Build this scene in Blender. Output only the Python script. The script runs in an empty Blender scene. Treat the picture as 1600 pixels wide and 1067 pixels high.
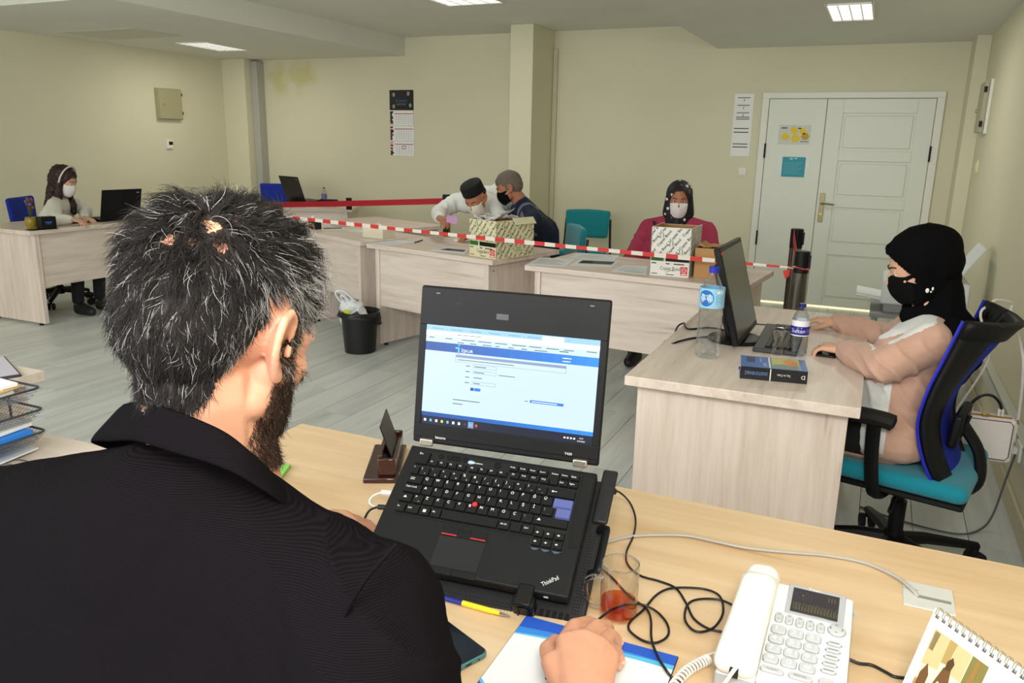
import bpy, bmesh, math, random
import numpy as np
from mathutils import Matrix, Vector, Euler, noise
from math import radians as R, sin, cos, pi

scene = bpy.context.scene
COL = scene.collection
random.seed(7)

# ---------------------------------------------------------------- camera
cam_data = bpy.data.cameras.new('camera')
cam = bpy.data.objects.new('camera', cam_data)
COL.objects.link(cam)
cam_data.sensor_width = 36.0
cam_data.lens = 36.0 * 1235.08 / 1600.0
cam_data.clip_start = 0.02
cam.matrix_world = Matrix(((0.90868, -0.118534, 0.400312, 0.0), (0.417078, 0.215006, -0.883073, 0.0), (0.018604, 0.969393, 0.24481, 1.45), (0, 0, 0, 1)))
scene.camera = cam

# ---------------------------------------------------------------- light
world = bpy.data.worlds.new('world')
scene.world = world
world.use_nodes = True
bg = world.node_tree.nodes['Background']
bg.inputs['Color'].default_value = (0.95, 0.98, 1.0, 1)
bg.inputs['Strength'].default_value = 1.0


def area(name, loc, target, sx, sy, power, col=(1, 1, 1)):
    d = bpy.data.lights.new(name, 'AREA')
    d.shape = 'RECTANGLE'
    d.size = sx
    d.size_y = sy
    d.energy = power
    d.color = col
    o = bpy.data.objects.new(name, d)
    COL.objects.link(o)
    o.location = loc
    o.rotation_euler = (Vector(target) - Vector(loc)).to_track_quat('-Z', 'Y').to_euler()
    return o


area('camera_flash', (0.15, -0.30, 2.05), (-0.9, 2.6, 0.75), 0.5, 0.4, 28, (1, 0.985, 0.95))
area('rear_fill_light', (-2.6, -1.3, 1.9), (-2.6, 4.5, 0.9), 4.5, 1.6, 110, (0.97, 1.0, 0.98))  # broad fill added behind the camera to brighten the room, no window there

vs = scene.view_settings
vs.view_transform = 'Standard'
vs.look = 'None'
vs.gamma = 1.0
vs.exposure = 0.12
vs.use_curve_mapping = False


# ---------------------------------------------------------------- materials
def lin(c):
    r = []
    for x in c[:3]:
        x = x / 255.0
        r.append(x / 12.92 if x <= 0.04045 else ((x + 0.055) / 1.055) ** 2.4)
    return (r[0], r[1], r[2], 1.0)


MATS = {}


def mat(name, col, rough=0.5, metal=0.0, spec=0.5, emit=0.0, var=0.0, vscale=8.0, bump=0.0, bscale=200.0,
        trans=0.0, ior=1.45, sss=0.0, coat=0.0, sheen=0.0, alpha=1.0):
    if name in MATS:
        return MATS[name]
    m = bpy.data.materials.new(name)
    m.use_nodes = True
    nt = m.node_tree
    b = nt.nodes['Principled BSDF']
    c = lin(col)
    b.inputs['Base Color'].default_value = c
    b.inputs['Roughness'].default_value = rough
    b.inputs['Metallic'].default_value = metal
    b.inputs['Specular IOR Level'].default_value = spec
    b.inputs['IOR'].default_value = ior
    b.inputs['Transmission Weight'].default_value = trans
    b.inputs['Alpha'].default_value = alpha
    if sss:
        b.inputs['Subsurface Weight'].default_value = sss
        b.inputs['Subsurface Radius'].default_value = (0.012, 0.005, 0.003)
        b.inputs['Subsurface Scale'].default_value = 1.0
    if coat:
        b.inputs['Coat Weight'].default_value = coat
    if sheen:
        b.inputs['Sheen Weight'].default_value = sheen
    if emit:
        b.inputs['Emission Color'].default_value = c
        b.inputs['Base Color'].default_value = (0.01, 0.01, 0.01, 1)
        b.inputs['Emission Strength'].default_value = emit * (1.75 if name.startswith('scr_') else 1)
    tc = nt.nodes.new('ShaderNodeTexCoord')
    if var:
        n = nt.nodes.new('ShaderNodeTexNoise')
        n.inputs['Scale'].default_value = vscale
        n.inputs['Detail'].default_value = 5
        nt.links.new(tc.outputs['Object'], n.inputs['Vector'])
        rmp = nt.nodes.new('ShaderNodeValToRGB')
        rmp.color_ramp.elements[0].position = 0.3
        rmp.color_ramp.elements[1].position = 0.7
        rmp.color_ramp.elements[0].color = tuple(x * (1 - var) for x in c[:3]) + (1,)
        rmp.color_ramp.elements[1].color = tuple(min(1, x * (1 + var)) for x in c[:3]) + (1,)
        nt.links.new(n.outputs['Fac'], rmp.inputs['Fac'])
        nt.links.new(rmp.outputs['Color'], b.inputs['Base Color'])
    if bump:
        n2 = nt.nodes.new('ShaderNodeTexNoise')
        n2.inputs['Scale'].default_value = bscale
        n2.inputs['Detail'].default_value = 3
        nt.links.new(tc.outputs['Object'], n2.inputs['Vector'])
        bp = nt.nodes.new('ShaderNodeBump')
        bp.inputs['Strength'].default_value = bump
        bp.inputs['Distance'].default_value = 0.002
        nt.links.new(n2.outputs['Fac'], bp.inputs['Height'])
        nt.links.new(bp.outputs['Normal'], b.inputs['Normal'])
    MATS[name] = m
    return m


def wood(name, c1, c2, axis, scale=1.0, rough=0.45, dark=None, rnd=0.0, knots=False):
    """laminate with a grain running along the given object axis"""
    if name in MATS:
        return MATS[name]
    m = bpy.data.materials.new(name)
    m.use_nodes = True
    nt = m.node_tree
    L = nt.links.new
    b = nt.nodes['Principled BSDF']
    b.inputs['Roughness'].default_value = rough
    tc = nt.nodes.new('ShaderNodeTexCoord')
    mp = nt.nodes.new('ShaderNodeMapping')
    s = [14.0 * scale] * 3
    s['xyz'.index(axis)] = 1.1 * scale
    mp.inputs['Scale'].default_value = s
    L(tc.outputs['Object'], mp.inputs['Vector'])
    vec = mp.outputs['Vector']
    oi = nt.nodes.new('ShaderNodeObjectInfo')
    if rnd:
        ad = nt.nodes.new('ShaderNodeVectorMath')
        ad.operation = 'MULTIPLY_ADD'
        cm = nt.nodes.new('ShaderNodeCombineXYZ')
        for i in range(3):
            L(oi.outputs['Random'], cm.inputs[i])
        L(cm.outputs[0], ad.inputs[0])
        ad.inputs[1].default_value = (37, 53, 71)
        L(vec, ad.inputs[2])
        vec = ad.outputs[0]
    n = nt.nodes.new('ShaderNodeTexNoise')
    n.inputs['Scale'].default_value = 1.0
    n.inputs['Detail'].default_value = 6
    n.inputs['Distortion'].default_value = 0.6
    L(vec, n.inputs['Vector'])
    n2 = nt.nodes.new('ShaderNodeTexNoise')
    n2.inputs['Scale'].default_value = 5.0
    n2.inputs['Detail'].default_value = 4
    L(vec, n2.inputs['Vector'])
    mx = nt.nodes.new('ShaderNodeMath')
    mx.operation = 'MULTIPLY_ADD'
    L(n2.outputs['Fac'], mx.inputs[0])
    mx.inputs[1].default_value = 0.35
    L(n.outputs['Fac'], mx.inputs[2])
    rmp = nt.nodes.new('ShaderNodeValToRGB')
    rmp.color_ramp.elements[0].position = 0.50
    rmp.color_ramp.elements[1].position = 0.82
    rmp.color_ramp.elements[0].color = lin(c1)
    rmp.color_ramp.elements[1].color = lin(c2)
    if dark:
        e = rmp.color_ramp.elements.new(0.40)
        e.color = lin(dark)
    L(mx.outputs[0], rmp.inputs['Fac'])
    out = rmp.outputs['Color']
    if knots:
        mp3 = nt.nodes.new('ShaderNodeMapping')
        s = [5.5] * 3
        s['xyz'.index(axis)] = 2.4
        mp3.inputs['Scale'].default_value = s
        L(tc.outputs['Object'], mp3.inputs['Vector'])
        v = nt.nodes.new('ShaderNodeTexVoronoi')
        v.inputs['Scale'].default_value = 1.0
        L(mp3.outputs[0], v.inputs['Vector'])
        r3 = nt.nodes.new('ShaderNodeValToRGB')
        r3.color_ramp.elements[0].position = 0.02
        r3.color_ramp.elements[1].position = 0.13
        r3.color_ramp.elements[0].color = lin((150, 105, 70))
        r3.color_ramp.elements[1].color = (1, 1, 1, 1)
        L(v.outputs['Distance'], r3.inputs['Fac'])
        mm = nt.nodes.new('ShaderNodeMix')
        mm.data_type = 'RGBA'
        mm.blend_type = 'MULTIPLY'
        mm.inputs['Factor'].default_value = 0.55
        L(out, mm.inputs['A'])
        L(r3.outputs['Color'], mm.inputs['B'])
        out = mm.outputs['Result']
    if rnd:
        hs = nt.nodes.new('ShaderNodeHueSaturation')
        ma = nt.nodes.new('ShaderNodeMapRange')
        ma.inputs['To Min'].default_value = 1 - rnd
        ma.inputs['To Max'].default_value = 1 + rnd
        L(oi.outputs['Random'], ma.inputs['Value'])
        L(ma.outputs[0], hs.inputs['Value'])
        L(out, hs.inputs['Color'])
        out = hs.outputs['Color']
    L(out, b.inputs['Base Color'])
    MATS[name] = m
    return m


BG1, BG2, BGD = (214, 197, 184), (232, 217, 206), (190, 170, 158)
W_X = wood('desk_laminate_x', BG1, BG2, 'x', 1.5, 0.4, BGD)
W_Y = wood('desk_laminate_y', BG1, BG2, 'y', 1.5, 0.4, BGD)
W_Z = wood('desk_laminate_z', BG1, BG2, 'z', 1.5, 0.4, BGD)
OAK = wood('light_oak', (212, 178, 136), (228, 200, 164), 'x', 0.9, 0.38, (190, 152, 110), knots=True)
PLANK = wood('grey_laminate_plank', (192, 197, 196), (216, 220, 218), 'y', 0.7, 0.36, (172, 178, 178), rnd=0.04)
BLACK = mat('black_plastic', (16, 16, 18), 0.4, spec=0.3)
BLACK_M = mat('matt_black_plastic', (19, 19, 21), 0.6, spec=0.25, bump=0.15, bscale=900)
RUBBER = mat('black_rubber', (16, 16, 16), 0.7)
WHITE = mat('white_plastic', (238, 236, 228), 0.35)
PAPER = mat('white_paper', (240, 240, 238), 0.8)
PAPER_G = mat('greyish_paper', (228, 231, 234), 0.8)
INK = mat('dark_ink', (30, 30, 32), 0.7)
GREYINK = mat('grey_ink', (120, 122, 126), 0.7)
CHROME = mat('chrome', (215, 215, 215), 0.18, 1.0)
STEEL = mat('brushed_steel', (190, 190, 185), 0.35, 1.0)
GREEN = mat('green_print', (58, 120, 40), 0.6)
RED = mat('red_print', (215, 35, 35), 0.5)
BLUEP = mat('blue_print', (30, 80, 190), 0.5)
TEAL = mat('teal_fabric', (16, 138, 150), 0.9, var=0.08, vscale=60, bump=0.5, bscale=700, sheen=0.3)
BLUEF = mat('blue_fabric', (18, 42, 150), 0.85, bump=0.4, bscale=800)
CARD = mat('brown_cardboard', (190, 145, 95), 0.85, var=0.05)


def glass_mat(name, col=(255, 255, 255), ior=1.45, rough=0.0):
    return mat(name, col, rough, 0, 0.5, trans=1.0, ior=ior)


def thin_clear(name, col, fac):
    """thin clear plastic film: mostly see-through with a glossy coat"""
    if name in MATS:
        return MATS[name]
    m = bpy.data.materials.new(name)
    m.use_nodes = True
    nt = m.node_tree
    nt.nodes.clear()
    o = nt.nodes.new('ShaderNodeOutputMaterial')
    t = nt.nodes.new('ShaderNodeBsdfTransparent')
    t.inputs['Color'].default_value = lin(col)
    g = nt.nodes.new('ShaderNodeBsdfGlossy')
    g.inputs['Roughness'].default_value = 0.06
    g.inputs['Color'].default_value = (0.9, 0.9, 0.9, 1)
    lw = nt.nodes.new('ShaderNodeLayerWeight')
    lw.inputs['Blend'].default_value = fac
    mx = nt.nodes.new('ShaderNodeMixShader')
    nt.links.new(lw.outputs['Facing'], mx.inputs['Fac'])
    nt.links.new(t.outputs[0], mx.inputs[1])
    nt.links.new(g.outputs[0], mx.inputs[2])
    nt.links.new(mx.outputs[0], o.inputs['Surface'])
    MATS[name] = m
    return m


# ---------------------------------------------------------------- mesh helpers
def spl(pts, n=8, closed=False):
    """Catmull-Rom through the points"""
    P = [Vector(p) for p in pts]
    out = []
    N = len(P)
    segs = N if closed else N - 1
    for i in range(segs):
        p0 = P[(i - 1) % N] if closed or i > 0 else P[0]
        p1 = P[i]
        p2 = P[(i + 1) % N]
        p3 = P[(i + 2) % N] if closed or i + 2 < N else P[-1]
        for k in range(n):
            t = k / n
            out.append(0.5 * ((2 * p1) + (p2 - p0) * t + (2 * p0 - 5 * p1 + 4 * p2 - p3) * t * t
                              + (3 * p1 - p0 - 3 * p2 + p3) * t ** 3))
    if not closed:
        out.append(P[-1])
    return out


_TXT = {}


def text_mesh(s):
    if s in _TXT:
        return _TXT[s]
    cu = bpy.data.curves.new('txt', 'FONT')
    cu.body = s
    cu.resolution_u = 2
    o = bpy.data.objects.new('txt', cu)
    COL.objects.link(o)
    dg = bpy.context.evaluated_depsgraph_get()
    me = o.evaluated_get(dg).to_mesh()
    vs_ = [v.co.copy() for v in me.vertices]
    fs_ = [tuple(p.vertices) for p in me.polygons]
    w = (min(v.x for v in vs_), max(v.x for v in vs_)) if vs_ else (0, 0)
    _TXT[s] = (vs_, fs_, w)
    bpy.data.objects.remove(o)
    bpy.data.curves.remove(cu)
    return _TXT[s]


class MB:
    def __init__(s, T=None):
        s.v, s.f, s.mi = [], [], []
        s.m = 0
        s.T = T or Matrix()

    def add(s, vs_, fs_):
        b = len(s.v)
        s.v += [s.T @ Vector(v) for v in vs_]
        s.f += [tuple(b + i for i in f) for f in fs_]
        s.mi += [s.m] * len(fs_)
        return s

    def box(s, c, d, rot=None):
        x, y, z = d[0] / 2, d[1] / 2, d[2] / 2
        v = [Vector((i, j, k)) for i in (-x, x) for j in (-y, y) for k in (-z, z)]
        if rot:
            e = Euler(rot).to_matrix()
            v = [e @ q for q in v]
        v = [q + Vector(c) for q in v]
        return s.add(v, [(0, 1, 3, 2), (4, 6, 7, 5), (0, 4, 5, 1), (2, 3, 7, 6), (0, 2, 6, 4), (1, 5, 7, 3)])

    def box2(s, a, b):
        return s.box([(a[i] + b[i]) / 2 for i in range(3)], [abs(b[i] - a[i]) for i in range(3)])

    def prism(s, outline, z0, z1):
        """outline in xy (counter-clockwise), extruded z0..z1"""
        n = len(outline)
        v = [(p[0], p[1], z0) for p in outline] + [(p[0], p[1], z1) for p in outline]
        f = [tuple(range(n - 1, -1, -1)), tuple(range(n, 2 * n))]
        f += [(i, (i + 1) % n, n + (i + 1) % n, n + i) for i in range(n)]
        return s.add(v, f)

    def quad(s, a, b, c, d):
        return s.add([a, b, c, d], [(0, 1, 2, 3)])

    def rect(s, x0, y0, x1, y1, z=0.0):
        return s.add([(x0, y0, z), (x1, y0, z), (x1, y1, z), (x0, y1, z)], [(0, 1, 2, 3)])

    def tube(s, pts, r, n=8, cap=True, closed=False, flat=1.0, up=None):
        P = [Vector(p) for p in pts]
        N = len(P)
        rr = r if isinstance(r, (list, tuple)) else [r] * N
        t0 = (P[1] - P[0]).normalized()
        a = Vector(up) if up else (Vector((0, 0, 1)) if abs(t0.z) < 0.9 else Vector((1, 0, 0)))
        vs_ = []
        for i in range(N):
            if closed:
                t = (P[(i + 1) % N] - P[i - 1])
            else:
                t = (P[min(i + 1, N - 1)] - P[max(i - 1, 0)])
            t = t.normalized() if t.length > 1e-9 else t0
            u = (a - t * a.dot(t))
            u = u.normalized() if u.length > 1e-6 else t.orthogonal().normalized()
            w = t.cross(u)
            if not up:
                a = u
            for k in range(n):
                th = 2 * pi * k / n
                vs_.append(P[i] + (u * cos(th) * flat + w * sin(th)) * rr[i])
        fs_ = []
        for i in range(N if closed else N - 1):
            j = (i + 1) % N
            for k in range(n):
                fs_.append((i * n + k, i * n + (k + 1) % n, j * n + (k + 1) % n, j * n + k))
        if cap and not closed:
            fs_.append(tuple(range(n - 1, -1, -1)))
            fs_.append(tuple((N - 1) * n + k for k in range(n)))
        return s.add(vs_, fs_)

    def cyl(s, p0, p1, r0, r1=None, n=16):
        return s.tube([p0, p1], [r0, r0 if r1 is None else r1], n)

    def lathe(s, prof, n=24, c=(0, 0, 0), cap=True):
        vs_, fs_ = [], []
        for r_, z_ in prof:
            for k in range(n):
                th = 2 * pi * k / n
                vs_.append((c[0] + r_ * cos(th), c[1] + r_ * sin(th), c[2] + z_))
        m = len(prof)
        for i in range(m - 1):
            for k in range(n):
                fs_.append((i * n + k, i * n + (k + 1) % n, (i + 1) * n + (k + 1) % n, (i + 1) * n + k))
        if cap:
            fs_.append(tuple(range(n - 1, -1, -1)))
            fs_.append(tuple((m - 1) * n + k for k in range(n)))
        return s.add(vs_, fs_)

    def grid(s, fn, nu, nv):
        vs_ = [fn(i / nu, j / nv) for i in range(nu + 1) for j in range(nv + 1)]
        fs_ = [(i * (nv + 1) + j, (i + 1) * (nv + 1) + j, (i + 1) * (nv + 1) + j + 1, i * (nv + 1) + j + 1)
               for i in range(nu) for j in range(nv)]
        return s.add(vs_, fs_)

    def ball(s, c, r, n=12, m=8):
        rx, ry, rz = r if isinstance(r, (tuple, list)) else (r, r, r)
        vs_ = [(c[0], c[1], c[2] - rz)]
        for i in range(1, m):
            ph = -pi / 2 + pi * i / m
            for k in range(n):
                th = 2 * pi * k / n
                vs_.append((c[0] + rx * cos(ph) * cos(th), c[1] + ry * cos(ph) * sin(th), c[2] + rz * sin(ph)))
        vs_.append((c[0], c[1], c[2] + rz))
        fs_ = [(0, 1 + (k + 1) % n, 1 + k) for k in range(n)]
        for i in range(m - 2):
            for k in range(n):
                a = 1 + i * n
                fs_.append((a + k, a + (k + 1) % n, a + n + (k + 1) % n, a + n + k))
        t = len(vs_) - 1
        a = 1 + (m - 2) * n
        fs_ += [(a + k, a + (k + 1) % n, t) for k in range(n)]
        return s.add(vs_, fs_)

    def text(s, txt, x, y, size, z=0.0, rot=0.0, align='l', sx=1.0, clip=None):
        vs_, fs_, w = text_mesh(txt)
        if not vs_:
            return s
        ox = 0 if align == 'l' else (-(w[0] + w[1]) / 2 if align == 'c' else -w[1])
        c_, s_ = cos(rot), sin(rot)
        out = []
        for v in vs_:
            a, b = (v.x + ox) * size * sx, v.y * size
            out.append(Vector((x + a * c_ - b * s_, y + a * s_ + b * c_, z)))
        if clip:
            x0, y0, x1, y1 = clip
            bm = bmesh.new()
            bv = [bm.verts.new(v) for v in out]
            for f in fs_:
                try:
                    bm.faces.new([bv[i] for i in f])
                except ValueError:
                    pass
            for co, no in (((x0, 0, 0), (-1, 0, 0)), ((x1, 0, 0), (1, 0, 0)), ((0, y0, 0), (0, -1, 0)), ((0, y1, 0), (0, 1, 0))):
                g = bm.verts[:] + bm.edges[:] + bm.faces[:]
                if g:
                    bmesh.ops.bisect_plane(bm, geom=g, plane_co=co, plane_no=no, clear_outer=True)
            bm.verts.index_update()
            out = [v.co.copy() for v in bm.verts]
            fs_ = [tuple(v.index for v in f.verts) for f in bm.faces]
            bm.free()
            if not fs_:
                return s
        return s.add(out, fs_)

    def mesh(s, name, mats, smooth=35):
        me = bpy.data.meshes.new(name)
        me.from_pydata(s.v, [], s.f)
        for m_ in (mats if isinstance(mats, (list, tuple)) else [mats]):
            me.materials.append(m_)
        me.polygons.foreach_set('material_index', s.mi)
        if smooth:
            me.polygons.foreach_set('use_smooth', [True] * len(me.polygons))
            me.set_sharp_from_angle(angle=R(smooth))
        me.update()
        return me

    def build(s, name, mats, parent=None, smooth=35, bevel=0.0, loc=None, rot=None, kind=None, label=None, segs=2):
        o = bpy.data.objects.new(name, s.mesh(name, mats, smooth))
        COL.objects.link(o)
        if parent:
            o.parent = parent
        if loc:
            o.location = loc
        if rot:
            o.rotation_euler = rot
        if bevel:
            bv = o.modifiers.new('bevel', 'BEVEL')
            bv.width = bevel
            bv.segments = segs
            bv.limit_method = 'ANGLE'
        if kind:
            o['kind'] = kind
        if label:
            o['label'] = label
        return o


def tag(o, label, cat, group=None, kind=None):
    o['label'] = label
    o['category'] = cat
    if group:
        o['group'] = group
    if kind:
        o['kind'] = kind
    return o


def thing(name, label, cat, loc=(0, 0, 0), rotz=0.0, group=None, rot=None):
    o = bpy.data.objects.new(name, None)
    o.empty_display_size = 0.1
    COL.objects.link(o)
    o.location = loc
    o.rotation_euler = rot if rot else (0, 0, rotz)
    return tag(o, label, cat, group)


def struct(o):
    o['kind'] = 'structure'
    return o


def child(name, me, parent, loc=(0, 0, 0), rot=(0, 0, 0), scale=None):
    o = bpy.data.objects.new(name, me)
    COL.objects.link(o)
    o.parent = parent
    o.location = loc
    o.rotation_euler = rot
    if scale:
        o.scale = scale
    return o


# frames for drawing flat print: columns = right, up, normal
def frame(origin, right, up):
    r_ = Vector(right).normalized()
    n_ = r_.cross(Vector(up)).normalized()
    u_ = n_.cross(r_)
    m_ = Matrix((r_, u_, n_)).transposed().to_4x4()
    m_.translation = Vector(origin)
    return m_


# ---------------------------------------------------------------- continuous bodies
def sphere_pts(c, r, n=10, m=7):
    out = []
    for i in range(m + 1):
        ph = -pi / 2 + pi * i / m
        for k in range(n if 0 < i < m else 1):
            th = 2 * pi * k / n
            out.append(Vector(c) + r * Vector((cos(ph) * cos(th), cos(ph) * sin(th), sin(ph))))
    return out


def blob(name, prims, voxel, mats, parent=None, smooth=6, fn=None, keep=None, solid=0.0, T=None, mesh_only=False):
    """union of capsules ('c', p0, r0, p1, r1) and ellipsoids ('e', centre, radii[, euler]) grown into one skin"""
    bm = bmesh.new()
    for p in prims:
        if p[0] == 'c':
            v1 = sphere_pts(p[1], p[2])
            v2 = sphere_pts(p[3], p[4])
            vv = [bm.verts.new(v) for v in v1 + v2]
            r_ = bmesh.ops.convex_hull(bm, input=vv)
            junk = [g for g in r_['geom_interior'] if isinstance(g, bmesh.types.BMVert)]
            if junk:
                bmesh.ops.delete(bm, geom=junk, context='VERTS')
        elif p[0] == 'h':  # hull of several spheres
            vv = []
            for c_, rr in p[1]:
                vv += [bm.verts.new(v) for v in sphere_pts(c_, rr)]
            r_ = bmesh.ops.convex_hull(bm, input=vv)
            junk = [g for g in r_['geom_interior'] if isinstance(g, bmesh.types.BMVert)]
            if junk:
                bmesh.ops.delete(bm, geom=junk, context='VERTS')
        else:
            m_ = Matrix.Translation(p[1]) @ (Euler(p[3]).to_matrix().to_4x4() if len(p) > 3 else Matrix()) @ \
                Matrix.Diagonal((p[2][0], p[2][1], p[2][2], 1))
            bmesh.ops.create_uvsphere(bm, u_segments=28, v_segments=18, radius=1.0, matrix=m_)
    if T is not None:
        bm.transform(T)
    me = bpy.data.meshes.new(name)
    bm.to_mesh(me)
    bm.free()
    o = bpy.data.objects.new(name, me)
    COL.objects.link(o)
    rm = o.modifiers.new('r', 'REMESH')
    rm.mode = 'VOXEL'
    rm.voxel_size = voxel
    if smooth:
        sm = o.modifiers.new('s', 'SMOOTH')
        sm.factor = 0.6
        sm.iterations = smooth
    dg = bpy.context.evaluated_depsgraph_get()
    me2 = bpy.data.meshes.new_from_object(o.evaluated_get(dg))
    me2.name = name
    bpy.data.objects.remove(o)
    bpy.data.meshes.remove(me)
    me2.materials.clear()
    for m_ in (mats if isinstance(mats, (list, tuple)) else [mats]):
        me2.materials.append(m_)
    if fn:
        fn(me2)
    if keep:
        bm = bmesh.new()
        bm.from_mesh(me2)
        bmesh.ops.delete(bm, geom=[f for f in bm.faces if not keep(f.calc_center_median())], context='FACES')
        bm.to_mesh(me2)
        bm.free()
    me2.polygons.foreach_set('use_smooth', [True] * len(me2.polygons))
    me2.update()
    if mesh_only:
        return me2
    o = bpy.data.objects.new(name, me2)
    COL.objects.link(o)
    if parent:
        o.parent = parent
    if solid:
        s_ = o.modifiers.new('solid', 'SOLIDIFY')
        s_.thickness = solid
        s_.offset = 1.0
    return o


def displace(amount, scale, detail=2, keepz=None):
    def f(me):
        me.update()
        n_ = [v.normal.copy() for v in me.vertices]
        for v, nn in zip(me.vertices, n_):
            a = noise.fractal(v.co * scale, 0.9, 2.0, detail) * amount
            v.co += nn * a
    return f


def folds(amount, freq, direction):
    """cloth creases running across the given direction"""
    d = Vector(direction).normalized()

    def f(me):
        me.update()
        n_ = [v.normal.copy() for v in me.vertices]
        for v, nn in zip(me.vertices, n_):
            w = noise.noise(v.co * 6.0) * 2.2
            w2 = noise.noise(v.co * 3.1 + Vector((5, 2, 9)))
            a = (1 - abs(sin(v.co.dot(d) * freq + w * 2.0))) ** 2.0 * max(0.0, 0.35 + w2)
            v.co += nn * (a * amount)
    return f

# ================================================================ setting
WALLC = (220, 215, 188)
WALL = mat('cream_wall_paint', WALLC, 0.75, var=0.025, vscale=1.3, bump=0.12, bscale=120)
CEIL = mat('white_ceiling_paint', (224, 224, 214), 0.85, var=0.02, vscale=2, bump=0.1, bscale=90)
TRIM = mat('white_trim_paint', (232, 232, 222), 0.45)
DOORM = mat('white_door_paint', (226, 229, 218), 0.42, bump=0.03, bscale=60)
YB, ZH, ZL, ZR = 7.83, 2.53, 2.34, 2.32
XL, XR, Y0 = -7.33, 0.65, -0.8

fl = struct(MB().box2((XL - 0.1, Y0, -0.08), (XR + 0.1, YB + 0.1, -0.006)).build('floor', mat('floor_joint', (120, 121, 116), 0.8)))
# planks laid along the room, each its own piece on the floor
pw, pl_ = 0.195, 1.285
pm = MB().box((0, 0, 0), (pw - 0.003, pl_ - 0.003, 0.006)).mesh('plank', PLANK, 0)
cnt = 0
extra = MB()
i = 0
x = XL + pw / 2
while x < XR:
    off = (i * 0.37) % 1.0 * pl_
    y = 0.9 + off - pl_
    while y < YB:
        ya, yb = max(y, 0.9), min(y + pl_, YB)
        # beyond the bookshelf of visible pieces: behind the camera side nothing is seen
        vis = (x > -1.9 * max(ya, 0.1) * 0.62 - 1.2) and yb - ya > 0.2
        if vis and cnt < 290:
            if abs((yb - ya) - pl_) < 1e-6:
                child('plank', pm, fl, (x, (ya + yb) / 2, -0.003))
            else:
                child('plank', MB().box((0, 0, 0), (pw - 0.003, yb - ya - 0.003, 0.006)).mesh('plank', PLANK, 0), fl,
                      (x, (ya + yb) / 2, -0.003))
            cnt += 1
        elif yb - ya > 0.01:
            extra.box((x, (ya + yb) / 2, -0.003), (pw - 0.003, yb - ya - 0.003, 0.006))
        y += pl_
    x += pw
    i += 1
extra.box2((XL, Y0, -0.006), (XR, 0.897, 0))
extra.build('outer_planks', PLANK, fl, 0, kind='stuff')

# walls
struct(MB().box2((XL - 0.3, YB, 0), (XR + 0.3, YB + 0.12, 2.75)).build('wall_back', WALL))
struct(MB().box2((XL - 0.12, Y0, 0), (XL, YB, 2.75)).build('wall_left', WALL))
struct(MB().box2((XR, Y0, 0), (XR + 0.12, YB, 2.75)).build('wall_right', WALL))
struct(MB().box2((-3.377, 7.28, 0), (-3.14, YB, ZH)).build('wall_column', WALL, bevel=0.004))
struct(MB().box2((XL, 7.60, 0), (-6.98, YB, ZL)).build('wall_corner_left', WALL, bevel=0.004))
struct(MB().box2((0.546, 7.42, 0), (XR, YB, ZR), ).build('wall_corner_right', WALL, bevel=0.004))
struct(MB().box2((-6.98, 7.70, 0), (-6.885, YB, ZL - 0.02)).build('trim_pipe_casing', mat('grey_casing', (178, 178, 166), 0.6), bevel=0.01))
struct(MB().box2((-3.138, 7.795, 0), (-3.095, YB, 2.36)).build('trim_cable_duct', mat('duct_cream', (206, 200, 176), 0.5), bevel=0.004))
# yellow damp stain: part of the back wall's paint, fixed where it stands
def stain_wall():
    m = WALL.copy()
    m.name = 'cream_wall_paint_with_damp_stain'
    nt = m.node_tree
    b = nt.nodes['Principled BSDF']
    src = b.inputs['Base Color'].links[0].from_socket
    g = nt.nodes.new('ShaderNodeNewGeometry')
    n = nt.nodes.new('ShaderNodeTexNoise')
    n.inputs['Scale'].default_value = 5
    nt.links.new(g.outputs['Position'], n.inputs['Vector'])
    fac = None
    for c, r_ in (((-6.32, YB, 2.17), 0.26), ((-6.68, YB, 2.12), 0.24)):
        d = nt.nodes.new('ShaderNodeVectorMath')
        d.operation = 'DISTANCE'
        nt.links.new(g.outputs['Position'], d.inputs[0])
        d.inputs[1].default_value = c
        a = nt.nodes.new('ShaderNodeMath')
        a.operation = 'MULTIPLY_ADD'
        nt.links.new(n.outputs['Fac'], a.inputs[0])
        a.inputs[1].default_value = 0.35
        nt.links.new(d.outputs['Value'], a.inputs[2])
        mr = nt.nodes.new('ShaderNodeMapRange')
        mr.inputs['From Min'].default_value = r_ + 0.14
        mr.inputs['From Max'].default_value = r_
        nt.links.new(a.outputs[0], mr.inputs['Value'])
        if fac:
            mx = nt.nodes.new('ShaderNodeMath')
            mx.operation = 'MAXIMUM'
            nt.links.new(fac, mx.inputs[0])
            nt.links.new(mr.outputs[0], mx.inputs[1])
            fac = mx.outputs[0]
        else:
            fac = mr.outputs[0]
    k = nt.nodes.new('ShaderNodeMath')
    k.operation = 'MULTIPLY'
    k.inputs[1].default_value = 0.6
    nt.links.new(fac, k.inputs[0])
    mix = nt.nodes.new('ShaderNodeMix')
    mix.data_type = 'RGBA'
    nt.links.new(k.outputs[0], mix.inputs['Factor'])
    nt.links.new(src, mix.inputs['A'])
    mix.inputs['B'].default_value = lin((196, 188, 112))
    nt.links.new(mix.outputs['Result'], b.inputs['Base Color'])
    return m
bpy.data.objects['wall_back'].data.materials[0] = stain_wall()
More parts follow.
